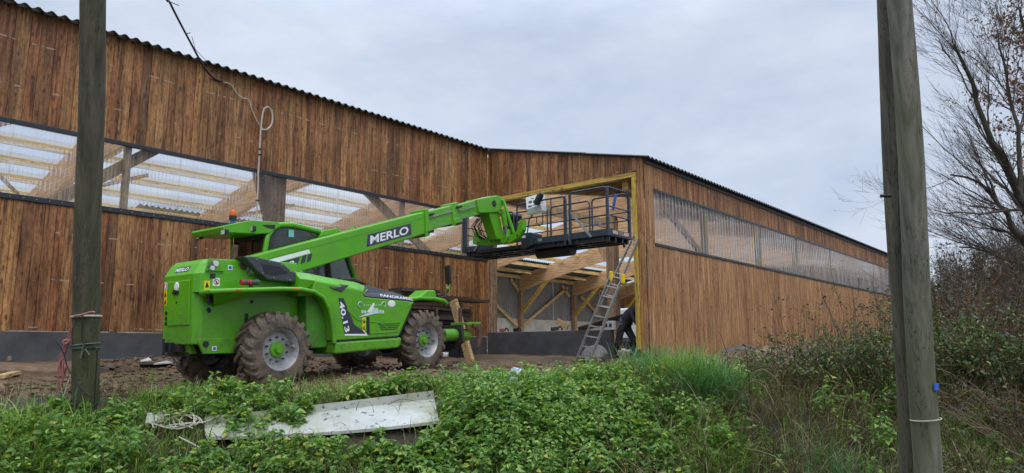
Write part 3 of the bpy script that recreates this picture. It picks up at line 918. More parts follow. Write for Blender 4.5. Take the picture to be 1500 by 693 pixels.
# purlins, cut to the bays between the frames
PY = [29.75, 28.75, 27.5, 26.25, 25.0, 23.75, 22.5, 21.2, 19.8, 17.3, 16.0]
for i in range(len(FR) - 1):
    xa, xb = FR[i] + 0.103, FR[i + 1] - 0.103
    for Y in PY + ([14.4, 13.0, 11.6, 10.2] if FR[i] > XO else []):
        if Y < YRIDGE and i in (0, 1, 4, 5, 6, 7) and Y > YL:
            continue
        MB().box((xa, Y - 0.05, roof_z(Y) - 0.235), (xb, Y + 0.05, roof_z(Y) - 0.025)).build('purlin', 'wood_yellow', barn)
    Y = 30 - 0.18
# roof bracing in the first bay, little purlin struts
for (p0, p1) in (((1.6, 27.5), (7.1, 19.6)), ((1.6, 19.6), (7.1, 27.5)), ((7.5, 27.2), (9.6, 24.0)), ((13.3, 27.2), (15.4, 24.4))):
    A_, B_ = [(x_, y_, roof_z(y_) - 0.30) for x_, y_ in (p0, p1)]
    MB().bar(A_, B_, 0.05, 0.12).build('wind_brace', 'wood_post', barn)
for X in (33.0, 33.9, 39.2, 40.0):
    MB().bar((X, 28.4, roof_z(28.4) - 0.3), (X + 0.15, 27.3, roof_z(27.3) - 0.75), 0.05, 0.09).build('strut', 'wood_yellow', barn)
# rear wall: profiled steel, rails, diagonals
steel = corr(2.0, 2.85, 0.20, 0.022, 0.0, 6).mesh('steel_panel', MAT['steel_sheet'], False, weld=False)
x = XB
while x < XE - 0.1:
    o = link('steel_panel', steel, barn)
    o.location = np.array((x, YF + 0.03 + random.uniform(0, 0.01), 1.80)) - BL
    o.scale = (min(2.0, XE - x) / 2.0, 1, 1)
    x += 2.0
for (q0, q1) in (((722, 442), (757.6, 477)), ((765.8, 477), (831.6, 421)), ((850.8, 434.6), (880, 464)), ((748, 408.6), (761.7, 429)), ((823.4, 418), (834, 434.6)), ((878, 424), (900, 445))):
    a_, b_ = onY(*q0, YF - 0.16), onY(*q1, YF - 0.16)
    MB().bar(a_, b_, 0.09, 0.20).build('wall_brace', 'wood_pale', barn)
# ================================================================== telehandler
hd, ti = math.radians(3.0), math.radians(2.8)
mF = np.array([math.cos(hd) * math.cos(ti), math.sin(hd) * math.cos(ti), math.sin(ti)])
mL = np.array([-math.sin(hd), math.cos(hd), 0.0])
mU = np.cross(mF, mL)
mO = atD(413, 512, 10.8) + 1.13 * mL - 0.57 * mU
mm = Matrix.Identity(4)
for i in range(3):
    mm[i][0], mm[i][1], mm[i][2], mm[i][3] = mF[i], mL[i], mU[i], mO[i]
tele = thing('telehandler', 'green telescopic handler with muddy tyres and raised boom parked before the barn', 'telehandler', matrix=mm)
def mY(px, py, c):
    r = ray(px, py); t = (c + mL @ mO) / (mL @ r); p = r * t - mO
    return np.array([p @ mF, p @ mL, p @ mU])
def mX(px, py, c):
    r = ray(px, py); t = (c + mF @ mO) / (mF @ r); p = r * t - mO
    return np.array([p @ mF, p @ mL, p @ mU])

# --- wheels
R_T, W_T = 0.585, 0.43
def tyre_mesh():
    h = W_T / 2
    mb = MB()
    prof = [(0.315, -h + .03), (0.335, -h + .005), (0.43, -h - .004), (0.50, -h + .012), (0.528, -h + .045), (0.538, -0.10), (0.542, 0), (0.538, .10),
            (0.528, h - .045), (0.50, h - .012), (0.43, h + .004), (0.335, h - .005), (0.315, h - .03)]
    mb.lathe(prof, (0, 0, 0), 'y', 56)
    n = 20
    for side in (-1, 1):
        for k in range(n):
            a0 = 2 * math.pi * (k + (0.5 if side > 0 else 0)) / n
            st = [(0.02, 0.0, 0.585), (0.5, 0.11, 0.588), (0.86, 0.20, 0.578), (1.0, 0.235, 0.545), (1.03, 0.25, 0.47)]
            rings = []
            for (f, da, rr) in st:
                y = side * h * f
                wa = 0.062 + 0.018 * f
                base = 0.525 if f < 0.9 else (0.50 if f < 1.01 else 0.44)
                if f > 1.01:
                    base = 0.455
                a_ = a0 + da
                ring = []
                for (aa, r_) in ((a_ - wa * 1.15, base), (a_ - wa * 0.8, rr), (a_ + wa * 0.8, rr), (a_ + wa * 1.15, base)):
                    ring.append((r_ * math.cos(aa), y, r_ * math.sin(aa)))
                rings.append(ring)
            mb.loft(rings)
    return mb.mesh('tyre', MAT['tyre'], True, weld=False)
ME_TYRE = tyre_mesh()
def rim_mesh():
    o = -0.19
    prof = [(0.318, o + 0.36), (0.335, o + .35), (0.30, o + .30), (0.275, o + .2), (0.285, o + .09), (0.325, o + .022), (0.335, o), (0.322, o - .006), (0.305, o + .02), (0.272, o + .085),
            (0.262, o + .13), (0.21, o + .135), (0.165, o + .12), (0.10, o + .115), (0.0, o + .115)]
    mb = MB().lathe(prof, (0, 0, 0), 'y', 44)
    return mb.mesh('wheel', MAT['rim'], True)
ME_RIM = rim_mesh()
ME_HUB = MB().lathe([(0.0, -0.155), (0.055, -0.155), (0.062, -0.145), (0.062, -0.115), (0.115, -0.11), (0.125, -0.10), (0.125, -0.06), (0.0, -0.06)], (0, 0, 0), 'y', 28).mesh('hub', MAT['green'], True)
ME_NUT = MB().cyl((0.185, -0.108, 0), (0.185, -0.06, 0), 0.015, 6).mesh('wheel_nut', MAT['grey_plastic'])
ME_VALVE = MB().cyl((0.25, -0.17, 0.06), (0.25, -0.10, 0.06), 0.022, 8).mesh('valve_guard', MAT['rim'])
for (x, y, spin, steer) in ((0, -1.13 + W_T / 2, 0.1, 0), (3.2, -1.13 + W_T / 2, 0.23, 0.06), (0, 1.10 - W_T / 2, 0.4, 0), (3.2, 1.10 - W_T / 2, 0.7, 0.06)):
    w = link('wheel', ME_RIM, tele, loc=(x, y, R_T - 0.012))
    s = 1 if y < 0 else -1
    w.rotation_euler = (0, spin, steer + (0 if s > 0 else math.pi))
    for nm, me_ in (('tyre', ME_TYRE), ('hub', ME_HUB), ('valve_guard', ME_VALVE)):
        o = link(nm, me_); o.parent = w
    for k in range(10):
        o = link('wheel_nut', ME_NUT); o.parent = w; o.rotation_euler = (0, 2 * math.pi * k / 10 + 0.2, 0)
    if x > 1:
        w.scale = (0.985, 0.985, 0.985)

# --- chassis and axles
mb = MB()
mb.box((-1.05, -0.34, 0.52), (4.25, 0.34, 0.86))
mb.box((0.9, -0.5, 0.50), (2.55, 0.55, 0.75))
mb.box((-0.5, -0.28, 0.9), (0.9, 0.25, 1.6))
for x in (0, 3.2):
    mb.cyl((x, -0.75, R_T), (x, 0.75, R_T), 0.10, 12)
    mb.sphere((x, 0, R_T - 0.02), 0.24, 12, 8)
    mb.cbox((x, -0.62, R_T), (0.30, 0.22, 0.30)); mb.cbox((x, 0.62, R_T), (0.30, 0.22, 0.30))
mb.box((3.7, -0.42, 0.42), (4.3, 0.42, 1.0))
mb.build('chassis', 'chassis', tele, bevel=0.01)

# --- rear counterweight body (near rear corner chamfered)
def ring(z, xr, xf, yn, yf, ch=0.13):
    return [(xr, yf, z), (xr, yn + ch, z), (xr + 0.05, yn + 0.02, z), (xr + 0.09, yn, z), (xf, yn, z), (xf, yf, z)]
mb = MB().loft([ring(0.70, -1.14, 0.60, -0.70, 0.29), ring(1.74, -1.135, 0.60, -0.70, 0.29), ring(1.90, -1.03, 0.60, -0.69, 0.29), ring(1.965, -0.95, 0.60, -0.68, 0.29)])
body = mb.build('rear_body', 'green', tele, bevel=0.018)
MB().prism_y([(-1.10, .78), (-1.10, .72), (-1.03, .56), (-0.53, .545), (0.60, .60), (0.60, .78)], -0.712, -0.66).build('side_skirt', 'green', tele, bevel=0.01)
# left side body behind the cab and tail of the frame
MB().box((-0.9, 0.20, 0.82), (-0.2, 0.55, 1.32)).build('tank', 'chassis', tele, bevel=0.05)
# rear panel
pn = MB().loft([[(-1.137, 0.13, 0.98), (-1.137, -0.51, 0.98), (-1.137, -0.51, 1.66), (-1.137, 0.13, 1.66)], [(-1.155, 0.12, 0.99), (-1.155, -0.50, 0.99), (-1.155, -0.50, 1.65), (-1.155, 0.12, 1.65)]])
rear_door = pn.build('rear_panel', 'green', tele, bevel=0.01)
MB().lathe([(0, -.012), (.055, -.010), (.07, 0.0), (0, 0.002)], (-1.155, -0.14, 1.57), 'x', 24).build('emblem_plate', 'decal_white', rear_door)
mb = MB(); mb.box((-1.175, -0.21, 1.455), (-1.155, -0.05, 1.50)); mb.cyl((-1.19, -0.13, 1.49), (-1.15, -0.13, 1.49), 0.035, 12)
mb.build('handle', 'black', rear_door)
mb = MB().cyl((-1.157, -0.145, 1.33), (-1.15, -0.145, 1.33), 0.022, 12)
for z in (1.18, 1.10, 1.02):
    mb.cyl((-1.145, 0.185, z), (-1.139, 0.185, z), 0.032, 12)
tag(mb.build('vent_holes', 'black', tele), kind='stuff')
mb = MB()
for y, z in ((0.10, 1.63), (-0.48, 1.30), (0.02, 1.0), (-0.40, 1.0), (0.1, 1.2), (0.0, 1.22), (-0.25, 1.25), (-0.25, 1.15)):
    mb.cyl((-1.162, y, z), (-1.15, y, z), 0.011, 8)
tag(mb.build('screws', 'alu', tele), kind='stuff')
def decal_x(y0, y1, z0, z1, mat, x=-1.1395, name='warning_sticker', parent=tele):
    return MB().box((x, y0, z0), (x + 0.002, y1, z1)).build(name, mat, parent)
def decal_y(x0, x1, z0, z1, mat, y=-0.7025, name='warning_sticker', parent=tele):
    return MB().box((x0, y, z0), (x1, y + 0.002, z1)).build(name, mat, parent)
def warn(parent, flat, u0, v0, w, h):
    """two-field warning sticker with symbols; flat(u, v, lift) -> point"""
    def quad(a, b, c_, d_, l): return [flat(a, b, l), flat(c_, b, l), flat(c_, d_, l), flat(a, d_, l)]
    m = MB()
    for (cu, cv) in ((0.5, 0.74), (0.5, 0.26)):
        pts = [(cu - .34, cv - .15), (cu + .34, cv - .15), (cu, cv + .2)]
        m.add([flat(u0 + w * a, v0 + h * b, 0.002) for a, b in pts], [(0, 1, 2)])
        m.add([flat(u0 + w * a, v0 + h * b, 0.002) for a, b in ((cu - .35, cv - .19), (cu + .35, cv - .19), (cu + .35, cv - .165), (cu - .35, cv - .165))], [(0, 1, 2, 3)])
    m.build('sticker_print', 'black', parent)
s = decal_x(0.175, 0.265, 1.30, 1.535, 'decal_yellow'); warn(s, lambda u, v, l: (-1.140 - l, u, v), 0.265, 1.30, -0.09, 0.235)
s = decal_x(0.175, 0.265, 1.545, 1.655, 'decal_white'); MB().lathe([(0.034, -.003), (0.042, -.003), (0.042, 0), (.034, 0)], (-1.1395, 0.22, 1.60), 'x', 20).build('sticker_print', 'decal_red', s)
s = decal_y(-1.035, -0.945, 1.40, 1.63, 'decal_yellow'); warn(s, lambda u, v, l: (u, -0.7025 - l, v), -1.035, 1.40, 0.09, 0.23)
s = decal_y(-0.90, -0.79, 1.555, 1.675, 'decal_white')
MB().lathe([(0.036, -.003), (0.045, -.003), (0.045, 0), (.036, 0)], (-0.845, -0.7025, 1.615), 'y', 20).build('sticker_print', 'decal_red', s)
mb = MB().bar((-0.875, -0.7045, 1.645), (-0.815, -0.7045, 1.585), 0.003, 0.009, (1, 0, 1)); mb.cbox((-0.845, -0.7045, 1.61), (0.018, 0.003, 0.045)); mb.build('sticker_print', 'black', s)
s = decal_y(-0.66, -0.585, 1.80, 1.875, 'decal_white'); MB().cyl((-0.6225, -0.7045, 1.8375), (-0.6225, -0.7025, 1.8375), 0.027, 16).build('sticker_print', 'decal_blue', s)
s = decal_y(-0.90, -0.83, 0.60, 0.665, 'decal_white', y=-0.7145); MB().cyl((-0.865, -0.7165, 0.6325), (-0.865, -0.7145, 0.6325), 0.025, 16).build('sticker_print', 'decal_blue', s)
# maker's plate on the sloping tail
sl = np.array((0.105, 0, 0.16)); sl /= np.linalg.norm(sl)
sn = np.array((-sl[2], 0, sl[0]))
c_ = np.array((-1.078, -0.16, 1.825)) + sn * 0.002
U_ = np.array((0, -1, 0))
name_plate = plate([c_ + U_ * a + sl * b for a, b in ((-.20, -.05), (.20, -.05), (.20, .05), (-.20, .05))], sn, 0.004, 'name_plate', 'decal_dark', tele)
text('MERLO', c_ + sn * 0.003, U_, sl, 0.36, 0.066, 'decal_white', name_plate, bold=0.02)
# side lamp, holes, isolator switch
mb = MB().box((-1.02, -0.735, 1.775), (-0.73, -0.69, 1.80)); mb.prism_y([(-1.02, 1.80), (-0.98, 1.96), (-0.80, 1.96), (-0.73, 1.80)], -0.712, -0.69)
mb.build('lamp_bracket', 'green', tele, bevel=0.008)
lamp = MB().bar((-0.965, -0.75, 1.80), (-0.905, -0.75, 1.90), 0.07, 0.09, (1, 0, -1)).build('rear_lamp', 'grey_plastic', tele, bevel=0.02)
MB().cyl((-0.902, -0.795, 1.885), (-0.902, -0.75, 1.885), 0.042, 18).cyl((-0.955, -0.793, 1.815), (-0.955, -0.75, 1.815), 0.036, 18).build('lamp_lens', 'lamp_glass', lamp)
mb = MB().box((-0.945, -0.7035, 1.66), (-0.86, -0.69, 1.735)); mb.cyl((-0.955, -0.705, 1.205), (-0.955, -0.69, 1.205), 0.032, 14); mb.cyl((-1.0, -0.716, 0.70), (-1.0, -0.69, 0.70), 0.05, 18)
mb.box((-0.37, -0.7035, 0.98), (-0.31, -0.69, 1.14)); mb.cyl((-0.25, -0.705, 1.32), (-0.25, -0.69, 1.32), 0.03, 12)
tag(mb.build('service_holes', 'black', tele), kind='stuff')
sw = MB().box((-0.99, -0.755, 1.30), (-0.86, -0.70, 1.40)).build('isolator_switch', 'grey_plastic', tele, bevel=0.01)
MB().cyl((-0.875, -0.80, 1.36), (-0.875, -0.755, 1.36), 0.03, 14).build('switch_knob', 'decal_red', sw)
mb = MB().cyl((-0.955, -0.73, 1.20), (-0.955, -0.70, 1.17), 0.02, 8); mb.build('key_lock', 'black', tele)
# tow hitch
mb = MB(); mb.box((-1.17, -0.27, 0.60), (-1.0, 0.10, 0.72)); mb.cyl((-1.2, 0.12, 0.55), (-1.2, 0.12, 0.80), 0.018, 8); mb.box((-1.22, 0.06, 0.60), (-1.0, 0.10, 0.74)); mb.box((-1.22, -0.10, 0.60), (-1.0, -0.06, 0.74))
mb.build('tow_hitch', 'black', tele, bevel=0.008)
MB().prism_y([(-1.10, 0.72), (-1.02, 0.72), (-0.95, 0.56), (-1.04, 0.56)], -0.40, -0.05).build('hitch_plate', 'green', tele, bevel=0.01)

# --- rear mudguard: tubular edge, sheet and gusset
arch = [(-1.16, 1.45), (-0.6, 1.475), (0.0, 1.50), (0.36, 1.50), (0.62, 1.465), (0.80, 1.37), (0.92, 1.20), (0.99, 0.95), (1.02, 0.62)]
mg = MB().tube([(-1.13, -0.80, 1.45)] + [(x, -1.085, z) for x, z in arch[0:1]] + [(x, -1.10, z) for x, z in arch[1:]], 0.036, 10).build('mudguard', 'green', tele, smooth=True)
mb = MB()
P = arch
mb.loft([[(x, -1.09, z + 0.012) for x, z in P], [(x, -0.62, z + 0.012) for x, z in P], [(x, -0.62, z - 0.008) for x, z in P], [(x, -1.09, z - 0.008) for x, z in P], [(x, -1.09, z + 0.012) for x, z in P]], caps=False, closed=False)
mb.build('mudguard_sheet', 'green', mg, smooth=True)
plate([(-1.10, -1.075, 1.44), (-0.25, -1.09, 1.47), (-0.35, -0.72, 1.46), (-0.88, -0.715, 1.24)], (0, -0.8, -0.6), 0.012, 'gusset', 'green', mg)
MB().box((-0.78, -1.137, 1.462), (-0.70, -1.13, 1.482)).build('reflector', 'decal_red', mg)
MB().box((0.20, -1.137, 1.492), (0.30, -1.13, 1.512)).build('reflector', 'orange', mg)
# inner arch wall (dark under the guard)
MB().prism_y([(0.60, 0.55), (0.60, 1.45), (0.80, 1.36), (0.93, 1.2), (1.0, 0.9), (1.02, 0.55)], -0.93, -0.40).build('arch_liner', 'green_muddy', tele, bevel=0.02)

# --- engine cover between the axles
side_out = [(1.045, .655), (2.46, .672), (2.50, .70), (2.885, 1.30), (1.69, 1.385), (1.60, 1.50), (1.0, 1.60), (0.64, 1.645), (0.60, 1.48), (0.72, 1.445), (0.86, 1.35), (0.96, 1.2), (1.03, 0.95)]
hood = MB().prism_y(side_out, -1.10, -0.45).build('engine_cover', 'green', tele, bevel=0.02)
def strip(a, b):
    return [(x, y, z) for (x, y, z) in a], [(x, y, z) for (x, y, z) in b]
r0 = [(0.42, -1.0, 1.68), (0.64, -1.095, 1.645), (1.0, -1.095, 1.60), (1.60, -1.095, 1.50), (1.69, -1.08, 1.44), (1.80, -1.06, 1.52)]
r1 = [(0.40, -0.86, 1.80), (0.66, -0.90, 1.775), (1.05, -0.92, 1.715), (1.60, -0.93, 1.655), (1.74, -0.93, 1.62), (1.86, -0.95, 1.575)]
r2 = [(0.44, -0.50, 1.84), (0.70, -0.50, 1.82), (1.1, -0.50, 1.78), (1.62, -0.50, 1.71), (1.80, -0.50, 1.66), (1.92, -0.50, 1.60)]
r3 = [(x, -0.45, 1.40) for x, _, _ in r2]
MB().loft([r0, r1, r2, r3, [(x, -0.95, 1.40) for x, _, _ in r0], r0], caps=False, closed=False).add(
    [r0[0], r1[0], r2[0], r3[0], (0.42, -0.95, 1.40), r0[-1], r1[-1], r2[-1], r3[-1], (1.80, -0.95, 1.40)], [(0, 1, 2, 3, 4), (9, 8, 7, 6, 5)]).build('cover_top', 'green', hood, bevel=0.012)
cap = MB().loft([[(1.70, -1.098, 1.392), (1.66, -1.07, 1.45), (1.82, -1.0, 1.595), (1.86, -0.5, 1.63), (1.7, -0.45, 1.39)],
                 [(2.40, -1.098, 1.342), (2.40, -1.07, 1.40), (2.42, -0.99, 1.49), (2.45, -0.5, 1.53), (2.4, -0.45, 1.34)],
                 [(2.90, -1.098, 1.306), (2.92, -1.07, 1.335), (2.93, -0.99, 1.375), (2.95, -0.5, 1.40), (2.9, -0.45, 1.305)]]).build('cover_cap', 'grey_plastic', tele, bevel=0.012)
text('PANORAMIC', (2.46, -1.097 + 0.012, 1.385), (1, 0, -0.085), (0.0, 0.42, 1), 0.80, 0.052, 'decal_white', cap, bold=0.02)
MB().prism_y([(1.03, .44), (2.44, .468), (2.50, .50), (2.55, .62), (2.50, .665), (2.46, .648), (1.03, .632)], -1.12, -0.5).build('sill', 'green', tele, bevel=0.03)
# panel gap
mb = MB()
gap = [(1.045, .642), (2.46, .66), (2.515, .70), (2.90, 1.30)]
for a_, b_ in zip(gap[:-1], gap[1:]):
    mb.bar((a_[0], -1.085, a_[1]), (b_[0], -1.085, b_[1]), 0.02, 0.03, (0, 1, 0))
mb.box((1.015, -1.08, 0.64), (1.045, -0.9, 1.0))
mb.build('panel_gap', 'black', tele)
# raised outline and recess lines on the cover
mb = MB()
def rline(pts, w=0.022):
    for a_, b_ in zip(pts[:-1], pts[1:]):
        mb.bar((a_[0], -1.102, a_[1]), (b_[0], -1.102, b_[1]), 0.012, w, (0, 0, 1))
rline([(2.86, 1.285), (2.66, 1.19), (2.46, 0.76), (1.80, 0.75), (1.62, 0.86)])
rline([(1.42, 1.36), (1.30, 1.16), (1.52, 0.99), (2.02, 0.93), (2.2, 0.83)], 0.018)
mb.build('press_line', 'green', hood, bevel=0.005)
# air vents in the shoulder
vent = []
for (q) in (((472, 418), (490, 416.5), (509, 419), (497, 428), (484, 424)),):
    pts = [mY(px, py, -1.045) for px, py in q]
    pts = [np.array((p[0], -1.10 + 0.9 * max(0, p[2] - 1.53) + 0.0, p[2])) for p in pts]
    vent.append(plate([p + np.array((0, -0.022, 0.012)) for p in pts], (0, -0.8, 0.6), 0.01, 'air_vent', 'black', hood))
# decal with the type number and its print
dz = -1.1025
dk = [mY(px, py, -1.1)[[0, 2]] for px, py in ((495.6, 436.6), (503, 436.6), (519, 476), (533.6, 485.5), (536, 488.8), (504.6, 488.8))]
type_decal = MB().prism_y([tuple(p) for p in dk], dz - 0.003, dz + 0.002).build('type_decal', 'decal_dark', hood)
wk = [mY(px, py, -1.1)[[0, 2]] for px, py in ((504.6, 489.2), (534.2, 489.2), (531, 484), (534.0, 485.2), (539.5, 491.8), (505.4, 491.8))]
MB().prism_y([tuple(p) for p in wk], dz - 0.003, dz + 0.002).build('type_decal', 'decal_white', hood)
a_, b_ = mY(499.5, 443, -1.1), mY(508.5, 485, -1.1)
tdir = b_ - a_
text('40.13', (a_ + b_) / 2 * np.array((1, 0, 1)) + np.array((0, dz - 0.0045, 0)), (tdir[0], 0, tdir[2]), (0.94, 0, 0.22), 0.53, 0.105, 'decal_white', type_decal, bold=0.025)
# dealer's print: script line over a small painted scene
pr = mY(545, 447, -1.1)
mb = MB()
for sx in (-1, 1):          # two scrolls with a worn, no longer legible line between them
    mb.tube([(pr[0] + sx * (0.27 + 0.05 * math.cos(a)), dz - 0.004, mY(545, 446, -1.1)[2] + 0.045 * math.sin(a)) for a in np.linspace(-1.6, 3.0, 9)], 0.007, 4)
mb.build('painted_scroll', 'decal_print', hood)
mb = MB()
for k in range(9):
    h_ = random.uniform(0.025, 0.05); x_ = pr[0] - 0.19 + 0.048 * k
    mb.box((x_, dz - 0.003, mY(545, 446, -1.1)[2] - 0.02), (x_ + random.uniform(0.012, 0.03), dz, mY(545, 446, -1.1)[2] - 0.02 + h_ * 0.6))
tag(mb.build('worn_print', 'decal_print', hood), kind='stuff')
mb = MB()
bx, bz = mY(545, 458, -1.1)[0], mY(545, 458, -1.1)[2]
for i, (dx, r_) in enumerate(((-.22, .03), (-.16, .028), (-.05, .045), (0.02, .06), (0.10, .05), (0.19, .03), (0.25, .026))):
    mb.lathe([(0, -.001), (r_, -.001), (r_, 0), (0, 0)], (bx + dx, dz - 0.002 - i * 0.0004, bz + r_ * 0.6), 'y', 14)
mb.prism_y([(bx - .32, bz - .075), (bx - .1, bz - .005), (bx + .1, bz + .02), (bx + .3, bz - .02), (bx + .1, bz - .015), (bx - .1, bz - .05)], dz - 0.005, dz)
mb.build('painted_badge', 'decal_print', hood)
MB().prism_y([(bx - .12, bz + .01), (bx - .02, bz + .02), (bx + .06, bz + .16), (bx + .03, bz + .17), (bx - .06, bz + .07)], dz - 0.006, dz).build('painted_badge', 'decal_white', hood)
e = MB().lathe([(0, -.006), (.06, -.005), (.075, 0.0), (0, 0.002)], (0, 0, 0), 'y', 22)
e.v = [(p[0] * 1.25, p[1], p[2] * 0.8) for p in e.v]
o = e.build('emblem_plate', 'decal_white', hood); ep = mY(573.5, 445, -1.1); o.location = (ep[0], dz, ep[2])
s = MB().box((1.625, dz - 0.001, 0.80), (1.70, dz + 0.002, 1.03)).build('warning_sticker', 'decal_yellow', hood)
warn(s, lambda u, v, l: (u, dz - 0.001 - l, v), 1.625, 0.80, 0.075, 0.23)
MB().box((1.725, -1.125, 0.74), (1.775, -1.09, 1.04)).build('door_handle', 'black', hood, bevel=0.01)
mb = MB()
for i in range(4):
    mb.box((2.05 - 0.02 * i, dz - 0.001, 0.80 + i * 0.033), (2.44 + 0.03 * i, dz + 0.002, 0.812 + i * 0.033))
tag(mb.build('vent_slits', 'black', hood), kind='stuff')

# --- dark intake cover in front of the boom foot, exhaust
ic = [(-0.52, 2.005), (-0.34, 2.01), (0.15, 1.935), (0.33, 1.82), (0.60, 1.725), (0.64, 1.60), (-0.10, 1.655), (-0.30, 1.79)]
intake = MB().prism_y(ic, -0.90, -0.50).build('intake_cover', 'grey_plastic', tele, bevel=0.02)
MB().prism_y([(-0.22, 1.90), (0.10, 1.865), (0.27, 1.77), (0.02, 1.725), (-0.14, 1.74)], -0.905, -0.89).build('grille_mesh', 'black', intake)
mb = MB()
for x, z in ((-0.3, 1.96), (-0.08, 1.945), (0.14, 1.90), (0.31, 1.80), (0.5, 1.735), (0.58, 1.63), (0.3, 1.66), (0.0, 1.685), (-0.2, 1.76)):
    mb.cyl((x, -0.912, z), (x, -0.90, z), 0.012, 8)
tag(mb.build('bolts', 'alu', tele), kind='stuff')
ex = MB().tube([(-0.49, -0.62, 2.20), (-0.50, -0.62, 2.10), (-0.51, -0.62, 1.98), (-0.48, -0.64, 1.90), (-0.40, -0.68, 1.855), (-0.24, -0.70, 1.85)], 0.045, 12).build('exhaust_pipe', 'rust', tele, smooth=True)
mb = MB(); mb.cyl((-0.33, -0.70, 1.83), (-0.24, -0.70, 1.83), 0.10, 18); mb.cyl((-0.36, -0.70, 1.85), (-0.34, -0.70, 1.85), 0.075, 18); mb.build('exhaust_clamp', 'alu', ex)
rl = MB().cyl((-0.56, -0.96, 1.60), (-0.30, -0.96, 1.605), 0.042, 14).build('side_lamp', 'grey_plastic', tele)
MB().cyl((-0.60, -0.96, 1.60), (-0.555, -0.96, 1.60), 0.043, 14).cyl((-0.50, -0.96, 1.60), (-0.44, -0.96, 1.60), 0.045, 14).build('lamp_lens', 'red_lens', rl)
MB().box((-0.45, -0.97, 1.49), (-0.40, -0.93, 1.57)).build('lamp_bracket', 'black', rl)

# --- cab
cab_y0, cab_y1 = 0.02, 0.94
hoop = [(0.43, 1.70), (0.45, 2.22), (0.50, 2.47), (0.60, 2.62), (0.75, 2.695), (1.0, 2.715), (1.55, 2.655), (1.75, 2.59), (1.95, 2.47), (2.23, 2.23), (2.40, 1.86), (2.46, 1.45)]
cab = MB().box((0.45, cab_y0, 0.75), (2.42, cab_y1, 1.62)).build('cab', 'green', tele, bevel=0.03)
for y in (cab_y0, cab_y1):
    MB().tube([(x, y, z) for x, z in hoop], 0.047, 8).build('roll_hoop', 'green', cab, smooth=True)
MB().loft([[(x, cab_y0 + 0.02, z + 0.03) for x, z in hoop[4:8]], [(x, cab_y1 - 0.02, z + 0.03) for x, z in hoop[4:8]], [(x, cab_y1 - 0.02, z) for x, z in hoop[4:8]], [(x, cab_y0 + 0.02, z) for x, z in hoop[4:8]], [(x, cab_y0 + 0.02, z + 0.03) for x, z in hoop[4:8]]], caps=False, closed=False).build('roof', 'green', cab)
for y, nm in ((cab_y0 + 0.012, 'side_window'), (cab_y1 - 0.012, 'side_window')):
    MB().prism_y(hoop, y - 0.004, y + 0.004).build(nm, 'cab_glass', cab)
    for q in range(1):
        mbw = MB()
        inn = [(0.51, 1.70), (0.53, 2.22), (0.57, 2.44), (0.66, 2.57), (0.78, 2.635), (1.0, 2.655), (1.53, 2.60), (1.71, 2.53), (1.91, 2.42), (2.17, 2.19), (2.33, 1.84), (2.38, 1.45)]
        for a0, a1, b0, b1 in zip(hoop[:-1], hoop[1:], inn[:-1], inn[1:]):
            mbw.add([(a0[0], y - 0.012, a0[1]), (a1[0], y - 0.012, a1[1]), (b1[0], y - 0.012, b1[1]), (b0[0], y - 0.012, b0[1])], [(0, 1, 2, 3)])
        mbw.build('window_seal', 'black', cab)
MB().loft([[(x, cab_y0 + 0.05, z) for x, z in hoop[7:11]], [(x, cab_y1 - 0.05, z) for x, z in hoop[7:11]]], caps=False, closed=False).build('windscreen', 'cab_glass', cab)
rw = MB().box((0.45, cab_y0 + 0.06, 1.75), (0.458, cab_y1 - 0.04, 2.46)).build('rear_window', 'cab_glass', cab)
mb = MB()
mb.box((0.43, cab_y0 + 0.03, 2.43), (0.48, cab_y1, 2.60)); mb.box((0.43, cab_y0 + 0.03, 1.7), (0.48, cab_y0 + 0.10, 2.46)); mb.box((0.43, cab_y1 - 0.06, 1.7), (0.48, cab_y1, 2.46)); mb.box((0.435, 0.38, 1.7), (0.47, 0.42, 2.46))
mb.build('window_frame', 'black', cab)
MB().tube([(0.40, cab_y1 + 0.02, 1.3), (0.40, cab_y1 + 0.02, 2.55)], 0.025, 8).build('corner_rail', 'green', cab)
vis = MB().prism_y([(-0.36, 2.555), (-0.33, 2.585), (0.15, 2.715), (0.70, 2.735), (0.72, 2.66), (0.50, 2.52), (0.25, 2.49), (-0.32, 2.475)], cab_y0 - 0.05, cab_y1 + 0.02).build('roof_visor', 'green', cab, bevel=0.012)
MB().prism_y([(0.36, 2.655), (0.62, 2.675), (0.60, 2.60), (0.47, 2.61)], cab_y0 - 0.055, cab_y0 - 0.045).build('visor_cutout', 'black', cab)
for (x, y, z) in ((-0.33, 0.0, 2.48), (0.16, -0.02, 2.575), (-0.28, 0.86, 2.49)):
    wl = MB().cbox((x + 0.03, y, z), (0.075, 0.11, 0.085)).build('work_light', 'black', tele, bevel=0.012)
    MB().cbox((x - 0.012, y, z - 0.004), (0.01, 0.09, 0.07)).build('lamp_lens', 'lamp_glass', wl)
bb = MB().cyl((0.14, 0.5, 2.66), (0.14, 0.5, 2.775), 0.045, 16).build('beacon_base', 'blue_cloth', tele)
mb = MB().cyl((0.14, 0.5, 2.775), (0.14, 0.5, 2.85), 0.062, 18); mb.build('beacon_collar', 'black', bb)
MB().lathe([(0.05, 0), (0.055, 0.03), (0.053, 0.075), (0.042, 0.10), (0.0, 0.108)], (0.14, 0.5, 2.85), 'z', 20).build('beacon_lens', 'orange', bb, smooth=True)
sp_ = mY(427, 341.5, cab_y0 - 0.01)
MB().box((sp_[0] - 0.055, cab_y0 - 0.004, sp_[2] - 0.07), (sp_[0] + 0.055, cab_y0 + 0.001, sp_[2] + 0.06)).build('window_sticker', 'teal', cab)
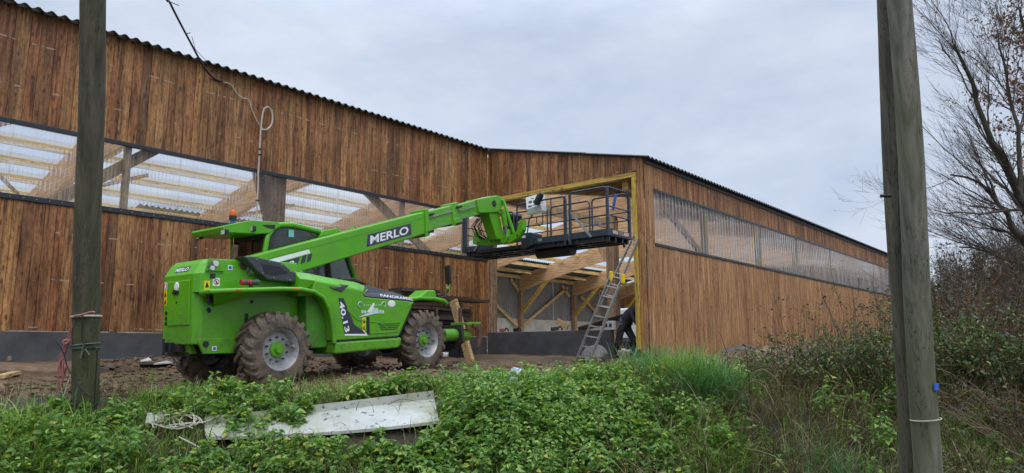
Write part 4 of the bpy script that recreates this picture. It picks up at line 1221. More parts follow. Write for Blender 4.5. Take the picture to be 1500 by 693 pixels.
mb = MB(); mb.box((0.75, 0.25, 1.62), (1.25, 0.75, 1.74)); mb.bar((0.80, 0.5, 1.72), (0.66, 0.5, 2.28), 0.46, 0.12, (1, 0, 0)); mb.bar((0.65, 0.5, 2.28), (0.62, 0.5, 2.46), 0.24, 0.09, (1, 0, 0))
mb.build('seat', 'black', cab, bevel=0.03)
sw_ = MB(); sw_.tube([(1.62 + 0.17 * math.cos(a) * 0.7, 0.48 + 0.17 * math.sin(a), 2.02 + 0.17 * math.cos(a) * 0.7) for a in np.linspace(0, 2 * math.pi, 19)], 0.014, 6, caps=False); sw_.cyl((1.62, 0.48, 2.02), (1.85, 0.48, 1.7), 0.03, 8)
sw_.build('steering_wheel', 'black', cab)
mb = MB(); mb.box((2.05, 0.1, 1.62), (2.36, 0.86, 1.82)); mb.box((2.12, 0.12, 1.82), (2.22, 0.30, 2.0)); mb.build('dashboard', 'grey_plastic', cab, bevel=0.03)
# wiper cover on the near side below the windscreen
MB().loft([[(1.55, -0.62, 1.735), (1.55, -0.52, 1.75), (1.55, -0.52, 1.70), (1.55, -0.62, 1.69)], [(1.75, -0.74, 1.74), (1.75, -0.56, 1.76), (1.75, -0.56, 1.69), (1.75, -0.74, 1.68)], [(1.98, -0.80, 1.66), (1.98, -0.60, 1.69), (1.98, -0.60, 1.63), (1.98, -0.80, 1.62)]]).build('hood_scoop', 'black', tele, bevel=0.012)

# --- boom
def bu(x): return 2.452 + 0.283 * (x - 1.28)
def bl(x): return 2.022 + 0.268 * (x - 1.28)
yb0, yb1 = -0.425, -0.045
boom = MB().prism_y([(-0.55, bu(-.55)), (3.93, bu(3.93)), (3.93, bl(3.93)), (-0.55, bl(-0.55) - 0.1)], yb0, yb1).build('boom', 'green', tele, bevel=0.022)
MB().prism_y([(-0.2, bu(-.2) - 0.105), (3.85, bu(3.85) - 0.105), (3.85, bu(3.85) - 0.118), (-0.2, bu(-.2) - 0.118)], yb0 - 0.006, yb0 + 0.01).build('boom_seam', 'green', boom)
mb = MB()
for x in (3.90,):
    mb.prism_y([(x, bu(x) + 0.05), (x + 0.10, bu(x + .1) + 0.05), (x + 0.13, bl(x + .13) - 0.05), (x + 0.02, bl(x) - 0.06)], yb0 - 0.035, yb1 + 0.035)
mb.build('boom_collar', 'green', boom, bevel=0.012)
# cradle pivot under the boom and lugs on top
MB().prism_y([(0.62, bl(0.62) + 0.05), (1.15, bl(1.15) + 0.03), (0.98, 1.86), (0.85, 1.72), (0.68, 1.72)], yb0 + 0.03, yb1 - 0.03).build('lift_bracket', 'green', boom, bevel=0.012)
mb = MB().cyl((0.86, yb0 - 0.005, 1.815), (0.86, yb0 + 0.06, 1.815), 0.05, 16); mb.build('pivot_pin', 'steel_rod', boom)
MB().tube([(2.1, -0.23, bu(2.1)), (2.12, -0.23, bu(2.1) + 0.06), (2.2, -0.23, bu(2.2) + 0.06), (2.24, -0.23, bu(2.24))], 0.012, 8).build('lifting_eye', 'green', boom)
MB().prism_y([(1.55, bu(1.55)), (1.60, bu(1.6) + 0.10), (1.95, bu(1.95) + 0.09), (2.05, bu(2.05))], yb1 + 0.01, yb1 + 0.10).build('hose_guard', 'green', boom, bevel=0.01)
# maker's plate on the boom
def bp(x, f, y=yb0 - 0.004):
    return np.array((x, y, bl(x) + (bu(x) - bl(x)) * f))
bd = np.array((1, 0, 0.272)); bd /= np.linalg.norm(bd)
plate([bp(2.33, .13), bp(3.52, .13), bp(3.50, .64), bp(2.36, .64)], (0, -1, 0), 0.004, 'name_plate', 'decal_dark', boom)
text('MERLO', bp(2.925, .385, yb0 - 0.0055), bd, (0.03, 0, 1), 1.05, 0.165, 'decal_white', boom, bold=0.022)
plate([bp(0.15, .47), bp(1.05, .50), bp(1.02, .67), bp(0.17, .67)], (0, -1, 0), 0.004, 'boom_stripe', 'decal_white', boom)
plate([bp(0.10, .04), bp(0.78, .16), bp(0.84, .45), bp(0.12, .45)], (0, -1, 0), 0.004, 'boom_stripe', 'decal_dark', boom)
for x in (0.85, 0.97):
    plate([bp(x, .17), bp(x + .085, .18), bp(x + .125, .47), bp(x + .04, .47)], (0, -1, 0), 0.004, 'boom_stripe', 'decal_dark', boom)
text('40.13', bp(0.46, .27, yb0 - 0.0055), bd, (0.1, 0, 1), 0.54, 0.10, 'decal_white', boom, bold=0.022)
# telescoped sections
def su(x): return 3.215 + 0.286 * (x - 4.04)
def sl_(x): return 2.84 + 0.278 * (x - 4.16)
sec2 = MB().prism_y([(3.8, su(3.8)), (4.84, su(4.84)), (4.84, sl_(4.84)), (3.8, sl_(3.8))], yb0 + 0.025, yb1 - 0.025).build('boom_section', 'green_worn', tele, bevel=0.018)
MB().prism_y([(4.80, su(4.8) + 0.04), (4.98, su(4.98) + 0.04), (4.95, sl_(4.95) - 0.05), (4.78, sl_(4.78) - 0.04)], yb0 + 0.002, yb1 - 0.002).build('boom_collar', 'green', sec2, bevel=0.012)
sec3 = MB().prism_y([(4.8, su(4.8) - 0.03), (6.2, su(6.2) - 0.02), (6.2, sl_(6.2) + 0.04), (4.8, sl_(4.8) + 0.045)], yb0 + 0.05, yb1 - 0.05).build('boom_section', 'green_worn', tele, bevel=0.015)
mb = MB()
for a_, b_, u_ in ((4.02, 4.78, su), (5.0, 5.6, lambda x: su(x) - 0.03)):
    mb.bar((a_, yb0 + 0.01, u_(a_) - 0.13), (b_, yb0 + 0.01, u_(b_) - 0.13), 0.03, 0.02)
mb.build('wear_strip', 'alu', tele)
for sx, zf in ((4.0, su), (4.9, su)):
    m_ = MB()
    for k in range(3):
        m_.cyl((sx + 0.02 + 0.06 * k, yb0 - 0.04, zf(sx + .06 * k) - 0.07), (sx + 0.02 + 0.06 * k, yb0 + 0.03, zf(sx + .06 * k) - 0.07), 0.026, 8)
        m_.cyl((sx - 0.02 + 0.07 * k, yb0 - 0.04, sl_(sx + .07 * k) - 0.03), (sx - 0.02 + 0.07 * k, yb0 + 0.03, sl_(sx + .07 * k) - 0.03), 0.03, 8)
    tag(m_.build('pad_bolts', 'black', tele), kind='stuff')
    MB().prism_y([(sx - 0.10, sl_(sx) + 0.06), (sx + 0.0, sl_(sx) + 0.12), (sx + 0.12, sl_(sx + .1) + 0.10), (sx + 0.15, sl_(sx + .15) - 0.06), (sx - 0.08, sl_(sx) - 0.07)], yb0 - 0.02, yb0 + 0.02).build('pad_bracket', 'green', tele, bevel=0.01)
# boom head, tilt arm, cylinder, link
head = MB().prism_y([(5.62, 3.66), (6.40, 3.845), (6.62, 3.83), (6.68, 3.72), (6.47, 3.45), (6.13, 3.40), (5.70, 3.35)], yb0 + 0.01, yb1 - 0.01).build('boom_head', 'green', tele, bevel=0.02)
MB().cyl((6.26, yb0 - 0.002, 3.63), (6.26, yb0 + 0.03, 3.63), 0.075, 20).build('head_opening', 'black', head)
MB().prism_y([(6.08, 3.44), (6.50, 3.50), (6.66, 2.80), (6.38, 2.80)], yb0 + 0.05, yb1 - 0.05).build('tilt_arm', 'green', head, bevel=0.02)
MB().cyl((6.58, yb0 + 0.0, 3.74), (6.58, yb0 + 0.06, 3.74), 0.05, 16).build('pivot_pin', 'steel_rod', head)
cyl_ = MB().cyl((6.52, -0.46, 3.52), (6.60, -0.47, 3.12), 0.065, 16).build('tilt_cylinder', 'green', tele, smooth=True)
MB().cyl((6.60, -0.47, 3.12), (6.66, -0.48, 2.83), 0.042, 14).build('piston_rod', 'steel_rod', cyl_)
MB().bar((6.58, -0.44, 3.76), (6.72, -0.62, 2.95), 0.05, 0.075, (1, 0, 0)).build('tilt_link', 'green', tele, bevel=0.01)
mb = MB()
for k in range(8):
    y_ = -0.02 + 0.03 * k; ph = random.uniform(-0.1, 0.1)
    mb.tube([(6.35, y_, 3.35), (6.3 + ph, y_ + 0.1, 3.15), (6.45 + ph, y_ + 0.12, 2.95), (6.65, y_ + 0.08, 2.85)], 0.012, 6)
tag(mb.build('hydraulic_hoses', 'cable', tele), kind='stuff')
# fork carriage
cz = 2.73
mb = MB()
mb.prism_x([(0.55, 2.78), (0.55, 2.92), (0.47, 3.10), (0.40, 3.10), (0.40, 2.93), (0.05, 2.88), (-0.60, 2.88), (-0.80, 2.96), (-0.90, 3.20), (-1.0, 3.22), (-1.0, 2.98), (-0.85, 2.80), (-0.60, 2.70), (0.10, 2.70), (0.40, 2.74)], 6.58, 6.72)
mb.build('fork_carriage', 'green', tele, bevel=0.015)
mb = MB()
for y in (0.36, -0.05, -0.55, -0.83):
    mb.cyl((6.562, y, 2.80 + (0.07 if y < -.7 else 0)), (6.58, y, 2.80 + (0.07 if y < -.7 else 0)), 0.028, 10)
tag(mb.build('carriage_pins', 'rust', tele), kind='stuff')
for y in (-0.36, -0.52):
    MB().prism_y([(6.55, 2.72), (6.72, 2.72), (6.72, 3.02), (6.64, 3.05), (6.55, 2.86)], y - 0.02, y + 0.02).build('carriage_lug', 'green', tele, bevel=0.008)

# --- front: mudguard arm, mirror, cylinder with end plate
fm = MB().tube([(2.86, -1.0, 1.345), (3.1, -1.03, 1.375), (3.5, -1.03, 1.365), (3.8, -1.02, 1.32), (3.92, -0.98, 1.27)], 0.042, 10).build('front_mudguard', 'green', tele, smooth=True)
MB().prism_y([(3.05, 1.38), (3.30, 1.53), (3.52, 1.53), (3.56, 1.37)], -1.06, -0.7).build('mudguard_hump', 'green', fm, bevel=0.03)
MB().box((2.9, -0.95, 1.31), (3.9, -0.5, 1.335)).build('mudguard_sheet', 'chassis', fm)
mir = MB().tube([(3.72, -1.0, 1.38), (3.86, -1.02, 1.42), (3.93, -1.02, 1.52), (3.95, -1.02, 1.72)], 0.016, 8).build('mirror', 'black', tele, smooth=True)
MB().loft([[(3.86, -1.13, 1.66), (3.97, -0.90, 1.66), (4.02, -0.92, 1.66), (3.91, -1.15, 1.66)], [(3.84, -1.13, 2.04), (3.95, -0.90, 2.04), (4.0, -0.92, 2.04), (3.89, -1.15, 2.04)]]).build('mirror_shell', 'black', mir, bevel=0.03)
MB().bar((3.87, -1.06, 1.55), (3.97, -1.0, 1.62), 0.06, 0.05).build('mirror_bracket', 'green', mir, bevel=0.01)
fc = MB().cyl((4.05, -0.72, 0.64), (4.78, -0.72, 0.62), 0.125, 20).build('front_cylinder', 'green', tele, smooth=True)
MB().lathe([(0.125, 0), (0.125, 0.05), (0.07, 0.05), (0.07, 0.0)], (4.76, -0.72, 0.62), 'x', 20).build('cylinder_rim', 'green', fc)
MB().prism_x([(-0.95, 0.48), (-0.55, 0.30), (0.5, 0.30), (0.5, 0.80), (-0.90, 0.84)], 4.42, 4.50).build('front_plate', 'chassis', tele, bevel=0.01)
MB().prism_y([(4.72, 0.86), (4.98, 0.80), (5.06, 0.72), (4.93, 0.36), (4.84, 0.36), (4.92, 0.70), (4.74, 0.78)], -0.98, -0.93).build('front_hook', 'rust', tele, bevel=0.006)
MB().prism_y([(4.55, 0.88), (5.0, 0.88), (4.98, 0.83), (4.55, 0.83)], -0.96, -0.5).build('front_bracket', 'green', tele, bevel=0.006)
for x, y in ((4.0, -0.58), (4.95, -0.4)):
    MB().box((x, y - 0.03, 0.8), (x + 0.06, y + 0.03, 1.2)).build('front_post', 'rust', tele)
# ================================================================== objects
def G(px, py):
    """the point of the ground seen at a photo pixel"""
    r = ray(px, py); lo = None
    for t in np.arange(3.0, 60, 0.02):
        p = r * t
        if p[2] <= gz(p[0], p[1]):
            return p
    return r * 30
def place(px, D):
    p = atD(px, 500, D)
    return np.array((p[0], p[1], gz(p[0], p[1])))

# ------------------------------------------------------------------ work platform on the boom
XN, XF_ = 12.95, 13.90
def N_(px, py): return onX(px, py, XN)
YRE, YLE = float(N_(892, 342)[1]), float(N_(679, 365)[1])
ZB = float(N_(892, 344)[2]); ZT = ZB + 0.145; ZR = float(N_(892, 271)[2]) - 0.02; ZM = float(N_(889.6, 301)[2]); ZL = float(N_(889.6, 314)[2])
plat = thing('work_platform', 'long dark steel work platform with guard rails on the lifted green boom', 'work platform', (XN + 0.4, (YRE + YLE) / 2, ZB))
def Yp(px, py=330): return float(N_(px, py)[1])
mb = MB()
mb.box((XN + 0.02, YRE + 0.02, ZB - 0.01), (XF_ - 0.02, YLE - 0.02, ZB + 0.03))
mb.build('deck', 'dark_frame', plat)
ym = Yp(780)
MB().box((XN, YRE, ZB), (XN + 0.02, ym, ZT)).build('toe_board', 'dark_frame', plat, bevel=0.004)
MB().box((XN, Yp(722), ZB), (XN + 0.02, YLE, ZT)).build('toe_board', 'dark_frame', plat, bevel=0.004)
MB().box((XF_ - 0.02, YRE, ZB), (XF_, YLE, ZT)).build('toe_board', 'dark_frame', plat, bevel=0.004)
MB().box((XN + 0.021, YRE - 0.002, ZB), (XF_ - 0.021, YRE + 0.02, ZT)).build('toe_board', 'dark_frame', plat, bevel=0.004)
MB().box((XN + 0.021, YLE - 0.02, ZB), (XF_ - 0.021, YLE + 0.002, ZT)).build('toe_board', 'dark_frame', plat, bevel=0.004)
mb = MB()
for x in (XN + 0.06, XN + 0.33, XF_ - 0.33, XF_ - 0.10):
    mb.box((x, YRE + 0.05, ZB - 0.11), (x + 0.06, YLE - 0.05, ZB - 0.012))
for y in np.linspace(YRE + 0.15, YLE - 0.2, 7):
    mb.box((XN + 0.03, y, ZB - 0.10), (XF_ - 0.04, y + 0.05, ZB - 0.014))
mb.build('underframe', 'black', plat)
dr = MB(); dr.cyl((XN + 0.45, Yp(772), ZB - 0.14), (XN + 0.45, Yp(822), ZB - 0.14), 0.16, 20)
dr.build('turret', 'black', plat, smooth=True)
for px in (732, 706, 917):
    y = Yp(px) if px < 900 else YRE + 0.04
    MB().box((XN + (0.05 if px < 900 else 0.7), y, ZB - 0.2), (XN + (0.09 if px < 900 else 0.74), y + 0.04, ZB - 0.1)).build('stub', 'black', plat)
R1, R2 = 0.021, 0.015
def post(x, y, z0, z1, r=R1 * 1.2):
    MB().bar((x, y, z0), (x, y, z1), r * 2, r * 2, (0, 1, 0)).build('rail_post', 'dark_frame', plat, bevel=0.004)
def hoopY(x, y0, y1, z0, z1, name='guard_rail', rad=0.09, r=R1):
    pts = [(x, y0, z0), (x, y0, z1 - rad)] + [(x, y0 + (rad - rad * math.cos(a)) * (1 if y1 > y0 else -1), z1 - rad + rad * math.sin(a)) for a in (0.5, 1.0, 1.57)]
    s_ = 1 if y1 > y0 else -1
    pts += [(x, y1 - s_ * (rad - rad * math.sin(a)), z1 - rad + rad * math.cos(a)) for a in (0.0, 0.57, 1.07)] + [(x, y1, z1 - rad), (x, y1, z0)]
    return MB().tube(pts, r, 8).build(name, 'dark_frame', plat, smooth=True)
y829, y833 = Yp(829), Yp(834)
hoopY(XN + 0.012, YRE + 0.035, y833, ZB, ZR)                       # right section, near side
hoopY(XN + 0.012, y829, Yp(757), ZB, ZR - 0.06)                    # middle section, near side
hoopY(XN + 0.012, Yp(752), Yp(722), ZB + 0.1, ZR - 0.22)
post(XN + 0.012, YRE + 0.03, ZB - 0.01, ZR - 0.02, 0.028); post(XN + 0.008, y829 + 0.03, ZB - 0.12, ZR - 0.06, 0.026); post(XN - 0.005, y833 - 0.03, ZB - 0.12, ZR - 0.05, 0.026)
post(XF_ - 0.012, YRE + 0.03, ZB - 0.01, ZR - 0.10, 0.028)
post(XN + 0.012, YLE - 0.03, ZB - 0.01, ZR - 0.05, 0.045); post(XF_ - 0.012, YLE - 0.03, ZB - 0.01, ZR - 0.05, 0.035)
for z in (ZM, ZL):
    MB().tube([(XN + 0.012, YRE + 0.03, z), (XN + 0.012, y833, z)], R2, 8).build('mid_rail', 'dark_frame', plat)
    MB().tube([(XN + 0.012, y829, z - 0.01), (XN + 0.012, Yp(760), z - 0.01)], R2, 8).build('mid_rail', 'dark_frame', plat)
    MB().tube([(XF_ - 0.012, YRE + 0.03, z - 0.005), (XF_ - 0.012, YLE - 0.03, z - 0.005)], R2, 8).build('mid_rail', 'dark_frame', plat)
    MB().tube([(XN + 0.012, YRE + 0.03, z), (XF_ - 0.012, YRE + 0.03, z)], R2, 8).build('mid_rail', 'dark_frame', plat)
    MB().tube([(XN + 0.012, YLE - 0.03, z), (XF_ - 0.012, YLE - 0.03, z)], R2, 8).build('mid_rail', 'dark_frame', plat)
MB().tube([(XN + 0.012, Yp(807), ZT), (XN + 0.012, Yp(807), ZR - 0.08)], R2, 8).build('mid_rail', 'dark_frame', plat)
# end hoop and far-side hoops
MB().tube([(XN + 0.012, YRE + 0.03, ZR - 0.06), (XN + 0.03, YRE + 0.03, ZR), (XN + 0.09, YRE + 0.03, ZR), (XF_ - 0.16, YRE + 0.03, ZR), (XF_ - 0.04, YRE + 0.03, ZR - 0.05), (XF_ - 0.012, YRE + 0.03, ZR - 0.16)], R1, 8).build('guard_rail', 'dark_frame', plat, smooth=True)
MB().tube([(XN + 0.012, YLE - 0.03, ZR - 0.06), (XN + 0.05, YLE - 0.03, ZR - 0.01), (XF_ - 0.05, YLE - 0.03, ZR - 0.01), (XF_ - 0.012, YLE - 0.03, ZR - 0.06)], R1, 8).build('guard_rail', 'dark_frame', plat, smooth=True)
hoopY(XF_ - 0.012, YRE + 0.06, YRE + 1.05, ZB, ZR); hoopY(XF_ - 0.012, YRE + 1.12, YRE + 2.3, ZB, ZR - 0.03); hoopY(XF_ - 0.012, YRE + 2.4, YLE - 0.08, ZB, ZR - 0.03)
# braces
for q0, q1, x in (((832, 307), (866, 347), XN - 0.02), ((870, 319), (882, 333), XF_ - 0.05)):
    MB().bar(onX(*q0, x), onX(*q1, x), 0.012, 0.055, (0, 0, 1)).build('brace', 'alu', plat)
MB().bar(N_(702, 357) + (-0.02, 0, 0), N_(695, 368) + (-0.02, 0, 0), 0.012, 0.04).build('brace', 'alu', plat)
MB().bar((XN - 0.022, y833 - 0.005, ZB - 0.06), (XN - 0.022, y833 - 0.005, ZM + 0.05), 0.012, 0.02, (0, 1, 0)).build('brace', 'alu', plat)
# mounting box beside the carriage
mt = MB().loft([[(XN - 0.06, Yp(765), ZB - 0.10), (XN - 0.06, Yp(781), ZB - 0.02), (XN - 0.06, Yp(783), ZT + 0.10), (XN - 0.06, Yp(779), ZT + 0.14), (XN - 0.06, Yp(766), ZT + 0.14)],
                [(XN + 0.3, Yp(765), ZB - 0.10), (XN + 0.3, Yp(781), ZB - 0.02), (XN + 0.3, Yp(783), ZT + 0.10), (XN + 0.3, Yp(779), ZT + 0.14), (XN + 0.3, Yp(766), ZT + 0.14)]]).build('mounting_box', 'dark_frame', plat, bevel=0.01)
MB().box((XN - 0.066, Yp(772), ZT + 0.02), (XN - 0.06, Yp(767), ZT + 0.08)).build('sticker', 'white', mt)
MB().box((XN - 0.03, Yp(766), ZB - 0.06), (XN + 0.5, Yp(700), ZB + 0.02)).build('mounting_plate', 'black', plat)
mb = MB()
for k in range(3):
    mb.box((XN + 0.12, Yp(737 + 8 * k), ZT), (XN + 0.30, Yp(732 + 8 * k), ZT + 0.62 - 0.08 * k))
mb.sphere((XN + 0.2, Yp(745), ZT + 0.62), 0.16, 12, 8, (1, 1.5, 0.8))
mb.build('slewing_motor', 'black', plat, smooth=True)
mb = MB()
for k in range(8):
    mb.cyl((XN + 0.10, Yp(740 + 8 * (k % 3)), ZT + 0.1 + 0.15 * (k // 3)), (XN + 0.12, Yp(740 + 8 * (k % 3)), ZT + 0.1 + 0.15 * (k // 3)), 0.018, 8)
tag(mb.build('bolt_heads', 'alu', plat), kind='stuff')
MB().box((XN - 0.004, Yp(793.5), ZB + 0.045), (XN + 0.001, Yp(787.5), ZB + 0.115)).build('type_plate', 'alu', plat)
# control box with hood lever
cb0 = N_(783, 303)
cbx = MB().loft([[(XN - 0.02, cb0[1] + 0.20, cb0[2] - 0.17), (XN - 0.02, cb0[1] - 0.24, cb0[2] - 0.13), (XN + 0.16, cb0[1] - 0.24, cb0[2] - 0.13), (XN + 0.16, cb0[1] + 0.20, cb0[2] - 0.17)],
                 [(XN - 0.06, cb0[1] + 0.20, cb0[2] - 0.04), (XN - 0.06, cb0[1] - 0.24, cb0[2] + 0.0), (XN + 0.16, cb0[1] - 0.24, cb0[2] + 0.0), (XN + 0.16, cb0[1] + 0.20, cb0[2] - 0.04)],
                 [(XN + 0.02, cb0[1] + 0.29, cb0[2] + 0.27), (XN + 0.02, cb0[1] - 0.18, cb0[2] + 0.31), (XN + 0.16, cb0[1] - 0.18, cb0[2] + 0.31), (XN + 0.16, cb0[1] + 0.29, cb0[2] + 0.27)]]).build('control_box', 'lamp_glass', plat, bevel=0.01)
mb = MB()
for a_, b_, c2, d2 in ((.16, .10, .06, .16), (.02, .10, -.05, .16), (.16, .0, .04, .04), (.0, .02, -.08, .05), (.10, .20, .02, .22)):
    fx = lambda z: XN - 0.06 + 0.08 * (z - cb0[2] + 0.02) / 0.31 - 0.004
    mb.add([(fx(cb0[2] + z), cb0[1] + y, cb0[2] + z) for y, z in ((a_, b_), (c2, b_), (c2, d2), (a_, d2))], [(0, 1, 2, 3)])
tag(mb.build('control_print', 'grey_plastic', cbx), kind='stuff')
MB().tube([N_(789, 300) + (-0.10, 0, 0), N_(795, 288) + (-0.10, 0, 0), N_(797.5, 284) + (-0.10, 0, 0)], [0.075, 0.085, 0.06], 12).build('joystick_guard', 'black', cbx, smooth=True)
MB().tube([N_(786, 318), N_(786, 326), N_(790, 331), N_(795, 327), N_(795, 312)], 0.012, 6).build('control_cable', 'cable', cbx, smooth=True)
MB().tube([N_(772, 345), N_(775, 322), N_(780, 315)], 0.018, 6).build('control_stand', 'dark_frame', cbx)
# hazard plate on the end
hp = MB().box((XN + 0.13, YRE - 0.012, ZB + 0.035), (XF_ - 0.12, YRE - 0.003, ZT - 0.012)).build('hazard_plate', 'decal_dark', plat)
hx = np.linspace(XN + 0.15, XN + 0.34, 5)
def slash(m, x, z0=ZB + 0.045, z1=ZT - 0.022, w=0.03, t=0.025):
    m.add([(x, YRE - 0.0135, z0), (x + w, YRE - 0.0135, z0), (x + w + t, YRE - 0.0135, z1), (x + t, YRE - 0.0135, z1)], [(0, 1, 2, 3)])
for i in range(4):
    for x_, w_, t_, m_ in ((XN + 0.15 + 0.055 * i, 0.03, -0.02, 'white'), (XN + 0.178 + 0.055 * i, 0.022, -0.02, 'decal_red'), (XF_ - 0.36 + 0.055 * i, 0.03, 0.025, 'white'), (XF_ - 0.332 + 0.055 * i, 0.022, 0.025, 'decal_red')):
        m1 = MB(); slash(m1, x_, w=w_, t=t_); m1.build('hazard_stripe', m_, hp)
MB().box((XN + 0.385, YRE - 0.0135, ZB + 0.04), (XN + 0.575, YRE - 0.012, ZT - 0.016)).build('plate_field', 'steel_sheet', hp)
text('PLUS', (XN + 0.48, YRE - 0.0145, (ZB + ZT) / 2 + 0.01), (1, 0, 0), (0, 0, 1), 0.15, 0.06, 'decal_dark', hp, bold=0.0)
tool = MB().bar(onX(902.5, 284, 13.4), onX(897.5, 308, 13.4), 0.05, 0.06, (1, 0, 0)).build('cordless_tool', 'decal_blue', None, bevel=0.01)
tag(tool, 'dark blue tool hanging upright at the right end of the work platform', 'tool')

# ------------------------------------------------------------------ ladder
lad = thing('ladder', 'aluminium extension ladder leaning from the soil up to the yellow door post', 'ladder', (15.4, 10.65, gz(15.4, 10.65)))
Lb, Rb = np.array((15.4, 10.86, gz(15.4, 10.86) - 0.01)), np.array((15.4, 10.44, gz(15.4, 10.44) - 0.01))
Lt, Rt = onX(896.5, 398, 16.12), onX(913.5, 402, 16.12)
off = np.array((0.05, 0.02, 0.03))
Ft, Fr = onX(928.5, 345, 16.44), onX(935.0, 350, 16.44)
Fb, Fq = Lb + (Lt - Lb) * 0.42 + off, Rb + (Rt - Rb) * 0.42 + off
Fb = Fb + (Fq - Fb) * 0.08; Fq = Fq - (Fq - Fb) * 0.08
nrm = np.array((-0.9, 0.1, 0.35))
for a_, b_ in ((Lb, Lt), (Rb, Rt), (Fb, Ft), (Fq, Fr)):
    MB().bar(a_, b_, 0.028, 0.072, nrm).build('rail', 'alu', lad)
for (a0, a1, b0, b1, n) in ((Lb, Lt, Rb, Rt, 9), (Fb, Ft, Fq, Fr, 8)):
    for k in range(n):
        t_ = (k + 0.55) / n
        MB().bar(a0 + (a1 - a0) * t_, b0 + (b1 - b0) * t_, 0.032, 0.03, nrm).build('rung', 'alu', lad)
for a_ in (Lb, Rb):
    MB().cbox(a_ + np.array((0, 0, 0.03)), (0.06, 0.06, 0.07)).build('foot', 'stem', lad)
for a_ in (Lt, Rt):
    MB().cbox(a_ + np.array((-0.04, 0, -0.12)), (0.07, 0.10, 0.26)).build('rung_hook', 'decal_yellow', lad, bevel=0.02)

# ------------------------------------------------------------------ things near the opening
def rock(name, c, r, sq, seed, mat, n=2):
    bm = bmesh.new()
    bmesh.ops.create_icosphere(bm, subdivisions=n, radius=1.0)
    rr = random.Random(seed)
    dirs = [Vector((rr.uniform(-1, 1), rr.uniform(-1, 1), rr.uniform(-1, 1))).normalized() for _ in range(9)]
    cut = [rr.uniform(0.55, 0.85) for _ in dirs]
    for v in bm.verts:
        p = v.co.copy()
        for d_, k_ in zip(dirs, cut):
            h_ = p.dot(d_)
            if h_ > k_:
                p -= d_ * (h_ - k_) * 0.85
        v.co = Vector((p.x * r * sq[0], p.y * r * sq[1], p.z * r * sq[2]))
    me_ = bpy.data.meshes.new(name); bm.to_mesh(me_); bm.free(); me_.materials.append(MAT[mat])
    o = link(name, me_); o.location = c
    return o
p = onX(868, 520, 15.9); tag(rock('boulder', (15.9, float(p[1]) - 0.05, gz(15.9, p[1]) + 0.13), 0.44, (0.8, 0.9, 0.75), 5, 'stone', 3), 'pale grey boulder lying behind the foot of the ladder', 'boulder')
jb = onX(892, 484, XO + 0.05)
o = MB().box((XO + 0.02, jb[1] - 0.16, 0.46), (XO + 0.16, jb[1] + 0.16, 0.70)).build('junction_box', 'lamp_glass', None, bevel=0.01)
tag(o, 'small white electrical box standing at the end of the dark plinth', 'junction box')
for y_ in (-0.07, 0.07):
    MB().box((XO + 0.014, jb[1] + y_ - 0.045, 0.53), (XO + 0.022, jb[1] + y_ + 0.045, 0.63)).build('socket', 'grey_plastic', o)
def power_tool(px, w, mat, label):
    p = onX(px, 485, XO + 0.1); z = 0.456
    t_ = thing('power_tool', label, 'tool', (XO + 0.09, float(p[1]), z))
    mb = MB().bar((XO + 0.09, p[1] + w, z + 0.06), (XO + 0.09, p[1] - w * 0.2, z + 0.075), 0.10, 0.11); mb.build('motor_housing', mat, t_, bevel=0.02)
    MB().tube([(XO + 0.09, p[1] - w * 0.1, z + 0.08), (XO + 0.09, p[1] - w * 0.6, z + 0.13), (XO + 0.09, p[1] - w, z + 0.06), (XO + 0.09, p[1] - w * 0.9, z + 0.025)], 0.025, 8).build('handle', 'black', t_, smooth=True)
power_tool(739, 0.17, 'rope_red', 'small red and black power tool lying at the left end of the dark plinth')
power_tool(758, 0.13, 'black', 'black power tool lying on the dark plinth beside the middle of the opening')
power_tool(816, 0.20, 'grey_plastic', 'low dark grey power tool lying on the plinth left of the ladder')
o = MB().bar(onX(848, 483, XO + 0.4), onX(921, 461, 20.0), 0.06, 0.16).build('loose_board', 'board_old'); tag(o, 'dark loose board lying aslant inside the barn behind the ladder', 'board')
o = MB().bar(onX(816, 470, 18.0), onX(832, 479, 18.0), 0.06, 0.16).build('timber_offcut', 'wood_pale'); tag(o, 'short pale timber offcut leaning inside the barn left of the ladder', 'timber')

# ------------------------------------------------------------------ lumber and crate in front of the left wall
def board_at(q0, q1, Y, w, h, mat, parent=None, name='board'):
    return MB().bar(onY(*q0, Y), onY(*q1, Y), w, h).build(name, mat, parent)
crate = thing('crate', 'large black plastic crate below the dark boards beside the wall', 'crate', (14.3, 13.9, -0.35))
c0, c1 = onY(600, 500, 13.6), onY(684, 500, 13.6)
MB().box((c0[0], 13.6, -0.30), (c1[0], 14.7, 0.62)).build('shell', 'black', crate, bevel=0.04)
MB().box((c0[0] - 0.04, 13.56, 0.62), (c1[0] + 0.04, 14.74, 0.72)).build('rim', 'grey_plastic', crate, bevel=0.02)
for x_ in np.linspace(c0[0] + 0.25, c1[0] - 0.25, 5):
    MB().box((x_ - 0.05, 13.57, -0.25), (x_ + 0.05, 13.6, 0.60)).build('rib', 'black', crate)
stack = thing('board_stack', 'stack of dark weathered boards piled on the black crate', 'board stack', (14.0, 14.1, 0.72))
